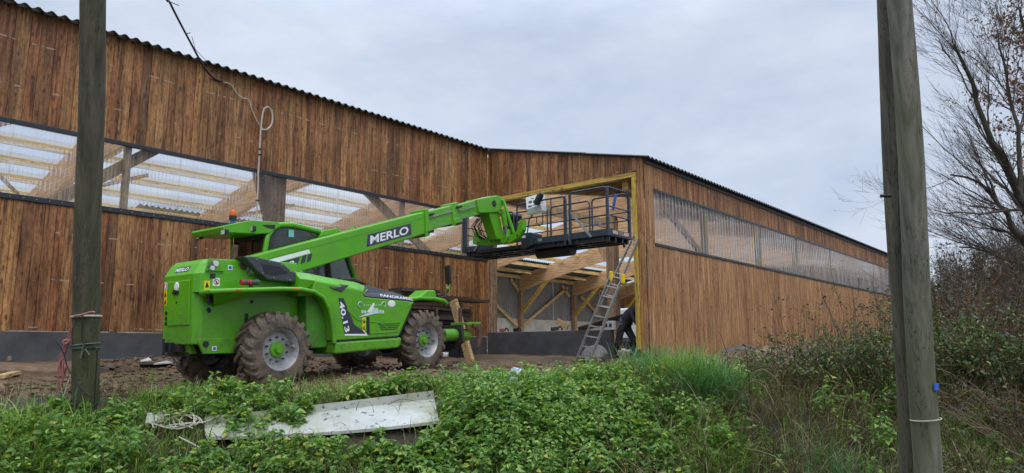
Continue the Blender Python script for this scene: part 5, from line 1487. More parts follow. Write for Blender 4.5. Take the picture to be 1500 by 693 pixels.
for k, (xa, xb, z, dy, th) in enumerate(((c0[0] - 0.9, c1[0] - 0.1, 0.78, 13.7, .10), (c0[0] - 0.5, c1[0] + 0.2, 0.90, 13.95, .12), (c0[0] - 1.0, c1[0] + 0.1, 1.03, 13.75, .08), (c0[0] - 0.4, c1[0] + 0.0, 1.15, 14.0, .12), (c0[0] - 0.1, c1[0] + 0.75, 1.28, 13.8, .07), (c0[0] - 0.7, c1[0] + 0.3, 1.37, 13.9, .06), (c0[0] - 0.3, c0[0] + 1.0, 1.46, 13.85, .09))):
    MB().bar((xa, dy, z), (xb, dy + random.uniform(-.12, .12), z + random.uniform(-0.03, 0.02)), 0.55, th).build('board', 'board_old' if k != 3 else 'wood_post', stack)
a_ = onY(664, 440, 12.9); b_ = onY(690, 524, 12.4)
o = MB().bar(a_, (b_[0], 12.4, gz(b_[0], 12.4) + 0.0), 0.24, 0.10, (1, 0, 0.3)).build('leaning_beam', 'wood_pale', None, bevel=0.008)
tag(o, 'fresh pale timber beam leaning behind the front of the green machine', 'beam')
p = G(657, 524); o = MB().cyl((p[0] - 0.25, p[1] + 0.35, p[2] + 0.07), (p[0], p[1], p[2] + 0.07), 0.075, 18).build('pipe_offcut', 'white'); tag(o, 'white plastic pipe offcut lying behind the front wheel', 'pipe')
MB().cyl((p[0] + 0.003, p[1] - 0.006, p[2] + 0.07), (p[0] + 0.001, p[1] - 0.001, p[2] + 0.07), 0.055, 16).build('bore', 'black', o)
def rag(name, px, py, w, h, seed, mat, label, cat):
    p = G(px, py)
    bm = bmesh.new(); bmesh.ops.create_icosphere(bm, subdivisions=3, radius=1.0)
    rr = np.random.default_rng(seed)
    for v in bm.verts:
        n_ = 1 + 0.35 * float(vnoise(np.array([v.co.x * 2.5 + seed]), np.array([v.co.y * 2.5 + v.co.z * 3]), seed)[0] - 0.4)
        v.co = Vector((v.co.x * w * n_, v.co.y * w * 0.7 * n_, max(v.co.z, -0.3) * h * n_))
    me_ = bpy.data.meshes.new(name); bm.to_mesh(me_); bm.free(); me_.materials.append(MAT[mat])
    o = link(name, me_); o.location = (p[0], p[1], p[2] + h * 0.25)
    return tag(o, label, cat)
rag('plastic_bag', 672, 523, 0.22, 0.14, 3, 'white', 'crumpled white bag on the soil beside the leaning pale beam', 'bag')
rag('plastic_wrap', 566, 521, 0.55, 0.22, 8, 'lamp_glass', 'bundle of pale plastic wrap lying on the soil behind the green machine', 'plastic wrap')
o = MB().bar(G(0, 556) + (0, 0, .04), G(24, 550) + (0, 0, .05), 0.14, 0.05).build('timber_offcut', 'wood_pale'); tag(o, 'pale board offcut lying on the soil at the left edge', 'timber')
for k, (px, py, lab) in enumerate(((147, 545, 'broken brown brick on the soil right of the dark pole'), (160, 540, 'flat reddish brick lying behind the dark pole'), (6, 530, 'brown brick lying against the plinth at the left edge'))):
    p = G(px, py)
    o = MB().cbox((0, 0, 0), (0.26, 0.13, 0.09)).build('brick', 'rubble', None, bevel=0.012); o.location = (p[0], p[1], p[2] + 0.035); o.rotation_euler = (0.1, 0.15, 0.5 + k); tag(o, lab, 'brick', 'loose bricks on the soil')
for k, (px, py, w, mat, lab, cat) in enumerate(((212, 532, 0.10, 'lamp_glass', 'small pale torn scrap lying by the plinth left of the machine', 'scrap'), (236, 538, 0.17, 'lamp_glass', 'flat pale scrap on dark sheet beside the rear wheel', 'scrap'), (228, 536, 0.34, 'board_old', 'dark sheet offcut lying on the soil near the rear wheel', 'offcut'))):
    p = G(px, py)
    o = MB().loft([[(-w, -w * .4, 0), (w, -w * .5, .02), (w * .8, w * .4, .05), (-w * .7, w * .5, .01)], [(-w, -w * .4, .02), (w, -w * .5, .04), (w * .8, w * .4, .07 + .02 * (k == 0)), (-w * .7, w * .5, .03)]]).build('scrap', mat)
    o.location = (p[0], p[1], p[2] + 0.02 + 0.03 * (k == 1)); tag(o, lab, cat)

# ------------------------------------------------------------------ poles
def pole(name, q0, q1, D, r0, r1, ztop, mat, label, seed, group=None, D1=None):
    """leaning round pole whose axis passes through two photo points at distance D"""
    a_, b_ = atD(*q0, D), atD(*q1, D1 or D)
    d_ = (b_ - a_) / (b_[2] - a_[2])
    g = gz(a_[0], a_[1])
    base = a_ + d_ * (g - 0.3 - a_[2]); top = a_ + d_ * (ztop - a_[2])
    nseg, ns = 40, 28
    rr = np.random.default_rng(seed)
    ph = rr.uniform(0, 6.28, 4)
    rings = []
    for i in range(nseg + 1):
        t_ = i / nseg; c_ = base + (top - base) * t_
        w_ = np.array((0.012 * math.sin(5 * t_ * 3 + ph[0]), 0.012 * math.sin(4 * t_ * 3 + ph[1]), 0))
        r_ = r0 + (r1 - r0) * t_
        ring = []
        for k in range(ns):
            A_ = 2 * math.pi * k / ns
            q = r_ * (1 + 0.022 * math.sin(3 * A_ + ph[2] + t_ * 2) + 0.012 * math.sin(7 * A_ + ph[3]) + 0.016 * rr.uniform(-1, 1) + (0.035 if (i % 9 == 4 and k in (3, 17)) else 0))
            ring.append(tuple(c_ + w_ + np.array((q * math.cos(A_), q * math.sin(A_), 0))))
        rings.append(ring)
    o = MB().loft(rings).build(name, mat, None, smooth=True)
    me_ = o.data; org = Vector(base)
    for v in me_.vertices: v.co -= org
    o.location = org
    tag(o, label, 'pole', group)
    return o, base, d_
poleL, baseL, dL = pole('wooden_pole', (123, 612), (137, 0), 7.5, 0.132, 0.118, 6.6, 'pole_dark', 'dark mossy wooden pole with ropes tied round it standing left of the machine', 3)
poleR, baseR, dR = pole('wooden_pole', (1361, 693), (1318, 0), 5.7, 0.108, 0.080, 5.2, 'pole_green', 'thicker grey green wooden pole carrying the blue tag, right of its twin', 5, 'pair of wooden poles side by side')
poleR2, baseR2, dR2 = pole('wooden_pole', (1334, 693), (1298, 0), 5.95, 0.094, 0.074, 5.0, 'pole_brown', 'thinner brown grey wooden pole half hidden behind its twin, on the left', 9, 'pair of wooden poles side by side')
def axis(base, d_, z): return base + d_ * (z - base[2])
def ring_on(base, d_, py, D, r, rad, mat, name, parent, tilt=0.0, px=None):
    z = atD(px, py, D)[2]; c_ = axis(base, d_, z)
    pts = [c_ + np.array((r * math.cos(a), r * math.sin(a), tilt * r * math.cos(a + 0.8))) for a in np.linspace(0, 2 * math.pi, 25)]
    o = MB().tube(pts, rad, 6, caps=False).build(name, mat, None, smooth=True)
    o.parent = parent; o.location = -parent.location
    return o
ring_on(baseL, dL, 464, 7.5, 0.140, 0.012, 'rope_white', 'strap', poleL, 0.05, 124)
ring_on(baseL, dL, 505, 7.5, 0.139, 0.007, 'wire_green', 'wire_loop', poleL, 0.12, 123); ring_on(baseL, dL, 508, 7.5, 0.139, 0.006, 'cable', 'wire_loop', poleL, -0.1, 123); ring_on(baseL, dL, 510, 7.5, 0.139, 0.006, 'wire_green', 'wire_loop', poleL, 0.02, 123)
ring_on(baseR, dR, 614, 5.7, 0.112, 0.005, 'rope_white', 'wire_loop', poleR, 0.10, 1357)
c_ = axis(baseR, dR, atD(1367, 566, 5.7)[2])
vdir = np.array((-0.76, -0.65, 0)); sdir = RGT2
nn = -FWD2 * 0.86 + RGT2 * 0.5; nn = np.array((nn[0], nn[1], 0)); nn /= np.linalg.norm(nn); tt = np.array((-nn[1], nn[0], 0))
pc = c_ + nn * 0.104
o = plate([pc + tt * a + np.array((0, 0, b)) for a, b in ((-.026, -.025), (.026, -.025), (.026, .025), (-.026, .025))], nn, 0.01, 'tag', 'tape_blue', None)
o.parent = poleR; o.location = -poleR.location
q = atD(1305, 287, 5.8); o = MB().cyl(q, q + np.array((-RGT2[0], -RGT2[1], 0)) * 0.085, 0.014, 8).build('bolt', 'black', None); o.parent = poleR2; o.location = -poleR2.location

# ropes and wires at the left pole
def hang(pts_px, D, r, mat, name, parent=None, jitter=0.0, n=6):
    pts = [atD(px, py, D + random.uniform(-jitter, jitter)) for px, py in pts_px]
    P_ = []
    for i in range(len(pts) - 1):
        p0, p1, p2, p3 = pts[max(i - 1, 0)], pts[i], pts[i + 1], pts[min(i + 2, len(pts) - 1)]
        for s_ in np.linspace(0, 1, 7)[:-1]:
            P_.append(0.5 * ((2 * p1) + (-p0 + p2) * s_ + (2 * p0 - 5 * p1 + 4 * p2 - p3) * s_ ** 2 + (-p0 + 3 * p1 - 3 * p2 + p3) * s_ ** 3))
    P_.append(pts[-1])
    return MB().tube(P_, r, n).build(name, mat, parent, smooth=True)
rp = thing('rope_bundle', 'faded red rope bundle hanging at the left side of the dark pole', 'rope', place(100, 7.45))
for k in range(5):
    x0 = 106 + random.uniform(-3, 1)
    hang([(x0, 478), (x0 - 4 - k, 500), (92 - k * 1.5 + random.uniform(-4, 4), 525), (86 + random.uniform(-5, 8), 552), (82 + random.uniform(-3, 9), 572)], 7.42, 0.0055, 'rope_red', 'strand', rp, 0.04)
for k in range(4):
    hang([(94, 520), (86 + 3 * k, 535), (92, 552 - k * 3), (98 - k, 538), (92, 524)], 7.40, 0.006, 'rope_red', 'strand', rp, 0.05)
hang([(108, 463), (120, 461), (134, 457), (139, 458)], 7.34, 0.011, 'rope_red', 'strand', rp)
hang([(103, 500), (97, 498), (92, 501), (98, 503), (103, 498)], 7.38, 0.012, 'rope_red', 'strand', rp)
hang([(104, 549), (98, 565), (92, 585)], 7.4, 0.006, 'rope_white', 'strand', rp)
wr = thing('wire_bundle', 'thin black and green wires running down the front of the dark pole', 'wire', place(125, 7.3))
hang([(121, 462), (120, 490), (124, 510), (121, 525)], 7.34, 0.006, 'cable', 'wire', wr); hang([(82, 500), (92, 515), (100, 540), (116, 565), (132, 580)], 7.32, 0.006, 'cable', 'wire', wr)
hang([(137, 505), (142, 515), (141, 540), (139, 572), (138, 600)], 7.33, 0.007, 'cable', 'wire', wr); hang([(122, 505), (118, 525), (124, 512), (131, 520)], 7.33, 0.006, 'wire_green', 'wire', wr)
hang([(117, 560), (112, 575), (109, 600)], 7.34, 0.010, 'wire_green', 'wire', wr)

# cable from the pole top to the wall, with a loop, and its pale conduit
wp = lambda px, py: onY(px, py, YL - 0.06)
loop_c = wp(389, 176)
pts = [axis(baseL, dL, 6.45) + np.array((0.1, 0.1, 0))]
pts += [onY(238, -22, 12.2), onY(249, 4, 12.8), onY(263, 32, 13.4), onY(281, 66, 14.1), onY(298, 97, 14.65)]
pts += [wp(312, 114), wp(327, 120), wp(338, 124), wp(348, 138), wp(356, 144), wp(364, 146), wp(370, 163), wp(378, 180), wp(385, 189)]
def smooth_pts(pts, k=7):
    P_ = []
    for i in range(len(pts) - 1):
        p0, p1, p2, p3 = pts[max(i - 1, 0)], pts[i], pts[i + 1], pts[min(i + 2, len(pts) - 1)]
        for s_ in np.linspace(0, 1, k)[:-1]:
            P_.append(0.5 * ((2 * p1) + (-p0 + p2) * s_ + (2 * p0 - 5 * p1 + 4 * p2 - p3) * s_ ** 2 + (-p0 + 3 * p1 - 3 * p2 + p3) * s_ ** 3))
    P_.append(pts[-1]); return P_
cab_t = thing('overhead_cable', 'cable coming down from the sky and looping on the dark board wall', 'cable', wp(385, 189))
pp = smooth_pts(pts)
k_ = 7 * 6
MB().tube(pp[:k_ + 1], 0.021, 8).build('supply_cable', 'cable', cab_t, smooth=True)
MB().tube(pp[k_:], 0.0135, 8).build('cable_sleeve', 'rope_white', cab_t, smooth=True)
lp = [wp(381, 190), wp(390, 190), wp(397, 182), wp(398, 168), wp(393, 158), wp(386, 160), wp(383, 172), wp(381, 190), wp(379.5, 215), wp(378, 240), wp(377, 259)]
MB().tube(smooth_pts([p + np.array((0, -0.03, 0)) for p in lp]), 0.021, 8).build('conduit', 'rope_white', cab_t, smooth=True)
MB().tube([wp(377, 259) + np.array((0, -0.05, 0)), wp(374, 322) + np.array((0, -0.05, 0))], 0.019, 8).build('conduit', 'rope_white', cab_t, smooth=True)
for py in (219, 227, 294):
    MB().cbox(wp(379.5 - (py - 219) * 0.05, py) + np.array((0, -0.045, 0)), (0.075, 0.07, 0.02)).build('clip', 'black', cab_t)
MB().tube([atD(283, 52, 11.9) + np.array((0.0, 0.05, 0)), atD(286, 72, 12.6), wp(303, 90)], 0.005, 5).build('stay_wire', 'cable', cab_t)
MB().tube([wp(394, 160), wp(412, 144), wp(430, 132)], 0.005, 5).build('stay_wire', 'cable', cab_t)
for q0, q1 in (((247, 2), (262, 8)), ((271, 50), (279, 48))):
    MB().tube([atD(*q0, 10.7), atD(*q1, 10.7)], 0.007, 5).build('spacer', 'cable', cab_t)

# ------------------------------------------------------------------ things on the bank
sh = thing('bent_metal_sheet', 'long folded white metal sheet with moss stains lying on the bank', 'metal sheet', atD(480, 605, 7.6))
lines = [((300, 611), (470, 592), (635, 572), 8.35, 8.25, 8.1), ((300, 622), (480, 602), (636, 584), 8.15, 8.05, 7.9), ((300, 630), (490, 621), (640, 600), 7.85, 7.75, 7.6), ((304, 640), (490, 632), (643, 616), 7.55, 7.5, 7.4)]
rows = []
DD = [(7.24, 7.56, 7.88), (7.24, 7.56, 7.88), (7.13, 7.22, 7.48), (7.02, 7.07, 7.27)]
for (q0, q1, q2, *_), dd_ in zip(lines, DD):
    c0_, c1_, c2_ = [atD(*q, d_) for q, d_ in zip((q0, q1, q2), dd_)]
    rows.append([(1 - t_) * (1 - 2 * t_) * c0_ + 4 * t_ * (1 - t_) * c1_ + t_ * (2 * t_ - 1) * c2_ for t_ in np.linspace(0, 1, 13)])
for i, nm in enumerate(('sheet_flange', 'sheet_web', 'sheet_web')):
    up_ = np.array((0, 0, 0.03))
    MB().loft([[p for p in rows[i]], [p for p in rows[i + 1]], [p - up_ for p in rows[i + 1]], [p - up_ for p in rows[i]], [p for p in rows[i]]], caps=False, closed=False).build(nm, 'white_sheet', sh)
o = plate([G(*q) * 0.975 for q in ((212, 622), (216, 605), (243, 603), (240, 618))], (-0.6, -0.5, 0.6), 0.02, 'metal_sheet_scrap', 'white_sheet', None); tag(o, 'small crumpled white sheet scrap left of the tangled rope', 'scrap')
rc = thing('rope_tangle', 'tangled coil of off-white cord lying at the end of the white sheet', 'rope', atD(250, 625, 7.35))
for k in range(7):
    cx_, cy_ = 250 + random.uniform(-12, 28), 622 + random.uniform(-6, 6)
    rx, ry = random.uniform(12, 26), random.uniform(7, 15); ph = random.uniform(0, 6)
    pts = [G(cx_ + rx * math.cos(a + ph) + random.uniform(-3, 3), cy_ + ry * math.sin(a + ph) * 0.8 + random.uniform(-2, 2)) * 0.975 + np.array((0, 0, random.uniform(0.0, 0.05))) for a in np.linspace(0, random.uniform(4.5, 7.5), 10)]
    MB().tube(smooth_pts(pts, 4), 0.0065, 6).build('cord', 'rope_white', rc, smooth=True)
for q in (((262, 640), (282, 650), (300, 660)), ((262, 618), (275, 600), (290, 590), (300, 592)), ((268, 620), (300, 618), (325, 606))):
    MB().tube(smooth_pts([G(*p) * 0.97 for p in q], 5), 0.0065, 6).build('cord', 'rope_white', rc, smooth=True)
bk = thing('bucket', 'grey plastic bucket tipped over in the nettles on the bank', 'bucket', atD(757, 549, 8.9))
a_, b_ = atD(750, 548, 8.9), atD(770, 556, 9.0)
ax_ = (b_ - a_)
MB().tube([a_, a_ + ax_ * 0.02, b_], [0.085, 0.095, 0.115], 20, caps=False).build('shell', 'bucket', bk, smooth=True)
MB().cyl(a_, a_ + ax_ * 0.03, 0.088, 20).build('base', 'bucket', bk)
# heap of rubbish below the right wall
hp_ = onZ(1088, 522, -0.42)
bm = bmesh.new(); bmesh.ops.create_icosphere(bm, subdivisions=4, radius=1.0)
for v in bm.verts:
    n_ = 0.75 + 0.5 * float(vnoise(np.array([v.co.x * 4]), np.array([v.co.y * 4 + v.co.z * 2]), 4)[0])
    v.co = Vector((v.co.x * 2.0 * n_, v.co.y * 0.6 * n_, max(-0.1, v.co.z) * 0.26 * n_))
me_ = bpy.data.meshes.new('soil_heap'); bm.to_mesh(me_); bm.free(); me_.materials.append(MAT['ground'])
o = link('soil_heap', me_); o.location = (float(onY(1095, 525, 8.75)[0]), 8.75, gz(float(onY(1095, 525, 8.75)[0]), 8.75) - 0.02); tag(o, 'low brown soil heap against the foot of the right wall', 'soil heap')
for k, (q0, q1, lab) in enumerate((((1066, 521), (1100, 509), 'dark slate-like sheet lying on the soil heap, sloping left'), ((1096, 509), (1120, 516), 'dark bent sheet lying on the right side of the soil heap'))):
    A_, B_ = onY(*q0, 8.5), onY(*q1, 8.55)
    o = MB().bar(A_, B_, 0.42, 0.03, (0.2, -0.5, 0.8)).build('roof_sheet_scrap', 'roof'); tag(o, lab, 'sheet', 'dark sheets on the soil heap')

# ------------------------------------------------------------------ white van parked inside
va = onX(902, 460, 29.0); vy1 = float(va[1]); vz = -0.14
van = thing('parked_van', 'white van parked inside the barn, half hidden behind the yellow door post', 'van', (31.0, vy1 - 0.95, vz))
def vring(x, zb, zt, ins, rf):
    y1, y0 = vy1 - ins, vy1 - 1.9 + ins
    return [(x, y1, zb), (x, y1 - 0.0, zb + (zt - zb) * .55), (x, y1 - rf, zt - 0.12), (x, y1 - rf - 0.16, zt), (x, y0 + rf + 0.16, zt), (x, y0 + rf, zt - 0.12), (x, y0, zb + (zt - zb) * .55), (x, y0, zb)]
MB().loft([vring(29.0, vz + .45, vz + 1.88, .04, .09), vring(29.08, vz + .38, vz + 1.95, .0, .07), vring(32.4, vz + .38, vz + 1.97, .0, .07), vring(33.1, vz + .38, vz + 1.35, .0, .10), vring(33.9, vz + .40, vz + 1.12, .06, .08)]).build('body', 'white', van, bevel=0.03)
for y_ in (vy1 - 0.92, vy1 - 1.72):
    MB().box((28.985, y_, vz + 1.15), (29.03, y_ + 0.72, vz + 1.66)).build('rear_window', 'decal_dark', van, bevel=0.02)
for y_ in (vy1 - 0.17, vy1 - 1.85):
    MB().box((28.985, y_, vz + 0.85), (29.06, y_ + 0.11, vz + 1.25)).build('tail_lamp', 'red_lens', van, bevel=0.01)
MB().box((28.93, vy1 - 1.86, vz + 0.36), (29.1, vy1 - 0.04, vz + 0.56)).build('bumper', 'grey_plastic', van, bevel=0.03)
for x_ in (29.9, 33.0):
    for y_ in (vy1 - 0.02, vy1 - 1.88):
        MB().lathe([(0.0, -.1), (.24, -.1), (.33, -.09), (.33, .09), (.24, .1), (0, .1)], (x_, y_ + (-0.09 if y_ > vy1 - 1 else .09), vz + .33), 'y', 22).build('wheel', 'black', van, smooth=True)

# ------------------------------------------------------------------ worker behind the door post
gx_, gy_ = 17.0, float(onX(914, 500, 17.0)[1])
gzz = gz(gx_, gy_) - 0.01
per = bpy.data.meshes.new('person')
J = {}
def jt(name, f, l, z, r): J[name] = (gx_ + l, gy_ - f, gzz + z, r)
jt('pelvis', 0.0, 0, 0.92, 0.135); jt('waist', 0.10, 0, 1.04, 0.13); jt('chest', 0.30, 0, 1.20, 0.155); jt('neck0', 0.46, 0, 1.29, 0.075); jt('neck', 0.53, 0, 1.33, 0.055)
for s_, n_ in ((-1, 'r'), (1, 'l')):
    df = -0.02 if s_ < 0 else 0.16
    jt('hip' + n_, 0.0 + df * .2, s_ * 0.10, 0.84, 0.125); jt('knee' + n_, (-0.10 if s_ < 0 else 0.26), s_ * 0.12, 0.47, 0.092); jt('calf' + n_, (-0.17 if s_ < 0 else 0.22), s_ * 0.12, 0.30, 0.085); jt('ankle' + n_, (-0.26 if s_ < 0 else 0.18), s_ * 0.12, 0.09, 0.070)
    jt('heel' + n_, (-0.27 if s_ < 0 else 0.17), s_ * 0.12, 0.05, 0.045); jt('toe' + n_, (-0.08 if s_ < 0 else 0.36), s_ * 0.13, 0.035, 0.04)
    jt('sho' + n_, 0.38, s_ * 0.19, 1.22, 0.07); jt('elb' + n_, 0.50, s_ * 0.24, 0.96, 0.047); jt('wri' + n_, 0.72, s_ * 0.16, 0.84, 0.030); jt('palm' + n_, 0.80, s_ * 0.14, 0.82, 0.030)
    for k in range(4):
        jt('f%d%s' % (k, n_), 0.86, s_ * (0.105 + 0.022 * k), 0.805, 0.0095); jt('g%d%s' % (k, n_), 0.895 + (0.006 if k in (1, 2) else 0), s_ * (0.105 + 0.022 * k), 0.775, 0.0085)
    jt('t0' + n_, 0.81, s_ * 0.09, 0.815, 0.0105); jt('t1' + n_, 0.85, s_ * 0.075, 0.79, 0.009)
ed = [('pelvis', 'waist'), ('waist', 'chest'), ('chest', 'neck0'), ('neck0', 'neck')]
for n_ in 'rl':
    ed += [('pelvis', 'hip' + n_), ('hip' + n_, 'knee' + n_), ('knee' + n_, 'calf' + n_), ('calf' + n_, 'ankle' + n_), ('ankle' + n_, 'heel' + n_), ('heel' + n_, 'toe' + n_), ('chest', 'sho' + n_), ('sho' + n_, 'elb' + n_), ('elb' + n_, 'wri' + n_), ('wri' + n_, 'palm' + n_), ('palm' + n_, 't0' + n_), ('t0' + n_, 't1' + n_)]
    for k in range(4):
        ed += [('palm' + n_, 'f%d%s' % (k, n_)), ('f%d%s' % (k, n_), 'g%d%s' % (k, n_))]
keys = list(J)
per.from_pydata([(J[k][0] - gx_, J[k][1] - gy_, J[k][2] - gzz) for k in keys], [(keys.index(a), keys.index(b)) for a, b in ed], [])
sl_layer = per.skin_vertices.new(name='skin') if hasattr(per.skin_vertices, 'new') else None
po = link('person', per); po.location = (gx_, gy_, gzz)
per.materials.append(MAT['dark_cloth'])
sm_ = po.modifiers.new('skin', 'SKIN'); sm_.use_smooth_shade = True
if not per.skin_vertices:
    bm = bmesh.new(); bm.from_mesh(per); bm.verts.layers.skin.verify(); bm.to_mesh(per); bm.free()
sv = per.skin_vertices[0].data
for i, k in enumerate(keys):
    sv[i].radius = (J[k][3], J[k][3]); sv[i].use_root = (k == 'pelvis')
ss = po.modifiers.new('sub', 'SUBSURF'); ss.levels = 2; ss.render_levels = 2
tag(po, 'person in black workwear bending forward behind the yellow door post', 'person')
def pchild(mb_, name, mat, smooth=True):
    o = mb_.build(name, mat, None, smooth=smooth); o.parent = po; o.location = (-gx_, -gy_, -gzz); return o
hx_, hy_, hz_ = gx_, gy_ - 0.62, gzz + 1.39
hd_ = MB().sphere((hx_, hy_, hz_), 0.105, 16, 12, (0.78, 0.95, 1.12)); hd_.sphere((hx_, hy_ - 0.105, hz_ - 0.02), 0.02, 8, 6, (0.7, 1.1, 1.3))
for s_ in (-1, 1):
    hd_.sphere((hx_ + s_ * 0.084, hy_ + 0.01, hz_), 0.024, 8, 6, (0.4, 0.8, 1.2))
pchild(hd_, 'head', 'skin')
pchild(MB().sphere((hx_, hy_ + 0.02, hz_ + 0.025), 0.108, 14, 10, (0.82, 0.92, 1.08)), 'hair', 'hair')
mb = MB()
for s_ in (-1, 1):
    mb.sphere((hx_ + s_ * 0.033, hy_ - 0.092, hz_ + 0.01), 0.011, 8, 6)
pchild(mb, 'eyes', 'black')
pchild(MB().tube([(gx_, gy_ - 0.02, gzz + 0.99), (gx_, gy_ - 0.075, gzz + 1.035)], [0.158, 0.155], 18), 'shirt_hem', 'blue_cloth')
pchild(MB().tube([(gx_, gy_ - 0.07, gzz + 1.02), (gx_, gy_ - 0.20, gzz + 1.14), (gx_, gy_ - 0.36, gzz + 1.25), (gx_, gy_ - 0.46, gzz + 1.30)], [0.162, 0.185, 0.19, 0.10], 18), 'jacket', 'dark_cloth')
pchild(MB().tube([(gx_ - 0.16, gy_ + 0.02, gzz + 0.92), (gx_ - 0.18, gy_ + 0.20, gzz + 0.70)], 0.014, 8), 'hammer_handle', 'wood_brace')
for s_, f_ in ((-1, -0.10), (1, 0.26)):
    pchild(MB().sphere((gx_ + s_ * 0.125, gy_ - f_ - 0.045, gzz + 0.47), 0.075, 10, 8, (0.9, 0.7, 1.3)), 'knee_pad', 'grey_plastic')
pchild(MB().cbox((gx_ - 0.155, gy_ + 0.02, gzz + 0.72), (0.03, 0.15, 0.18)), 'leg_pocket', 'grey_plastic', False)
pchild(MB().cbox((gx_ - 0.16, gy_ + 0.01, gzz + 0.93), (0.03, 0.12, 0.03)), 'hammer_head', 'alu', False)
# ================================================================== vegetation
def ST(s, t):
    s = np.asarray(s, float); t = np.asarray(t, float)
    return s * FWD2[0] + t * RGT2[0], s * FWD2[1] + t * RGT2[1]
def gpos(s, t):
    X, Y = ST(s, t)
    return np.stack([X, Y, ground_z(X, Y)], 1)
def scatter(n, s0, s1, t0, t1, dens):
    """n candidates in the strip, kept with probability dens(s - crest, t, X, Y)"""
    t = rng.uniform(t0, t1, n); u = rng.uniform(s0, s1, n)
    s = crest_s(t) + u
    X, Y = ST(s, t)
    k = rng.random(n) < dens(u, t, X, Y)
    return s[k], t[k], gpos(s[k], t[k])
def nrmz(a):
    return a / (np.linalg.norm(a, axis=-1, keepdims=True) + 1e-9)
def leaves_np(P, D, L, W, roll, droop=0.25):
    """folded, pointed leaves: base P (n,3), direction D, length L, width W"""
    n = len(P)
    up = np.array((0, 0, 1.0))
    S = nrmz(np.cross(D, up[None]) + 1e-6)
    Nn = np.cross(S, D)
    S2 = S * np.cos(roll)[:, None] + Nn * np.sin(roll)[:, None]
    N2 = np.cross(S2, D)
    L = L[:, None]; W = W[:, None]
    tip = P + D * L - up * L * droop
    m1 = P + D * L * 0.30; m2 = P + D * L * 0.66 - up * L * droop * 0.4
    f = 0.22
    V = np.stack([P, m1 + S2 * W * .5 + N2 * W * f, m2 + S2 * W * .36 + N2 * W * f * .7, tip, m2 - S2 * W * .36 + N2 * W * f * .7, m1 - S2 * W * .5 + N2 * W * f], 1)
    F = (np.arange(n) * 6)[:, None, None] + np.array([[0, 1, 2, 3], [0, 3, 4, 5]])[None]
    return V.reshape(-1, 3), F.reshape(-1, 4)
def tubes_np(PL, R, n=3):
    """many polylines PL (m,K,3) with radii R (m,K) as n-sided tubes"""
    m, K, _ = PL.shape
    T = np.empty_like(PL); T[:, 1:-1] = PL[:, 2:] - PL[:, :-2]; T[:, 0] = PL[:, 1] - PL[:, 0]; T[:, -1] = PL[:, -1] - PL[:, -2]
    T = nrmz(T)
    ref = np.array((0.31, 0.17, 0.93))
    A = np.cross(T, ref); bad = np.linalg.norm(A, axis=2) < 0.15
    A[bad] = np.cross(T[bad], (1, 0, 0)); A = nrmz(A); B = np.cross(T, A)
    an = 2 * np.pi * np.arange(n) / n
    V = PL[:, :, None] + R[:, :, None, None] * (np.cos(an)[None, None, :, None] * A[:, :, None] + np.sin(an)[None, None, :, None] * B[:, :, None])
    base = (np.arange(m) * K * n)[:, None, None] + (np.arange(K - 1) * n)[None, :, None] + np.arange(n)[None, None]
    nx_ = (np.arange(m) * K * n)[:, None, None] + (np.arange(K - 1) * n)[None, :, None] + ((np.arange(n) + 1) % n)[None, None]
    F = np.stack([base, nx_, nx_ + n, base + n], -1).reshape(-1, 4)
    return V.reshape(-1, 3), F
def put(name, parts, mat, kind='stuff', parent=None, smooth=False):
    Vs, Fs, o = [], [], 0
    for V, F in parts:
        Vs.append(V); Fs.append(F + o); o += len(V)
    if not Vs:
        return None
    me_ = fast_mesh(name, np.concatenate(Vs), np.concatenate(Fs), MAT[mat])
    ob = link(name, me_, None)
    if parent is not None:
        ob.parent = parent; ob.location = -parent.location
    if kind: tag(ob, kind=kind)
    if smooth: me_.shade_smooth()
    return ob

def leafy(P, h, lev, per, L, lean=0.25, spread=1.0):
    """stems with whorls of leaves, larger in the middle of the stem"""
    n = len(P)
    az = rng.uniform(0, 2 * np.pi, n); ln = rng.uniform(0, lean, n)
    dirn = np.stack([np.cos(az) * ln, np.sin(az) * ln, np.ones(n)], 1)
    top = P + dirn * h[:, None]
    K = 4
    tt = np.linspace(0, 1, K)
    PL = P[:, None] + (top - P)[:, None] * tt[None, :, None]
    PL[:, 1:-1] += rng.normal(0, 0.012, (n, K - 2, 3))
    stems = tubes_np(PL, np.linspace(0.0045, 0.002, K)[None].repeat(n, 0), 3)
    out = []
    for k in range(lev):
        f = 0.28 + 0.74 * (k + rng.uniform(0, 0.6, n)) / lev
        f = np.minimum(f, 1.0)
        c = P + (top - P) * f[:, None]
        a0 = rng.uniform(0, 2 * np.pi, n)
        for j in range(per):
            a = a0 + 2 * np.pi * j / per + rng.normal(0, 0.3, n)
            el = rng.normal(0.25, 0.35, n)
            D = np.stack([np.cos(a) * np.cos(el), np.sin(a) * np.cos(el), np.sin(el)], 1)
            ll = L * (0.55 + 0.75 * np.sin(np.pi * np.clip(f * 0.85, 0, 1))) * rng.uniform(0.7, 1.25, n) * np.where(f > 0.93, 0.7, 1)
            pet = c + D * (ll * 0.35 * spread)[:, None]
            out.append(leaves_np(pet, D, ll, ll * rng.uniform(0.52, 0.72, n), rng.normal(0, 0.5, n), 0.3))
    return stems, out
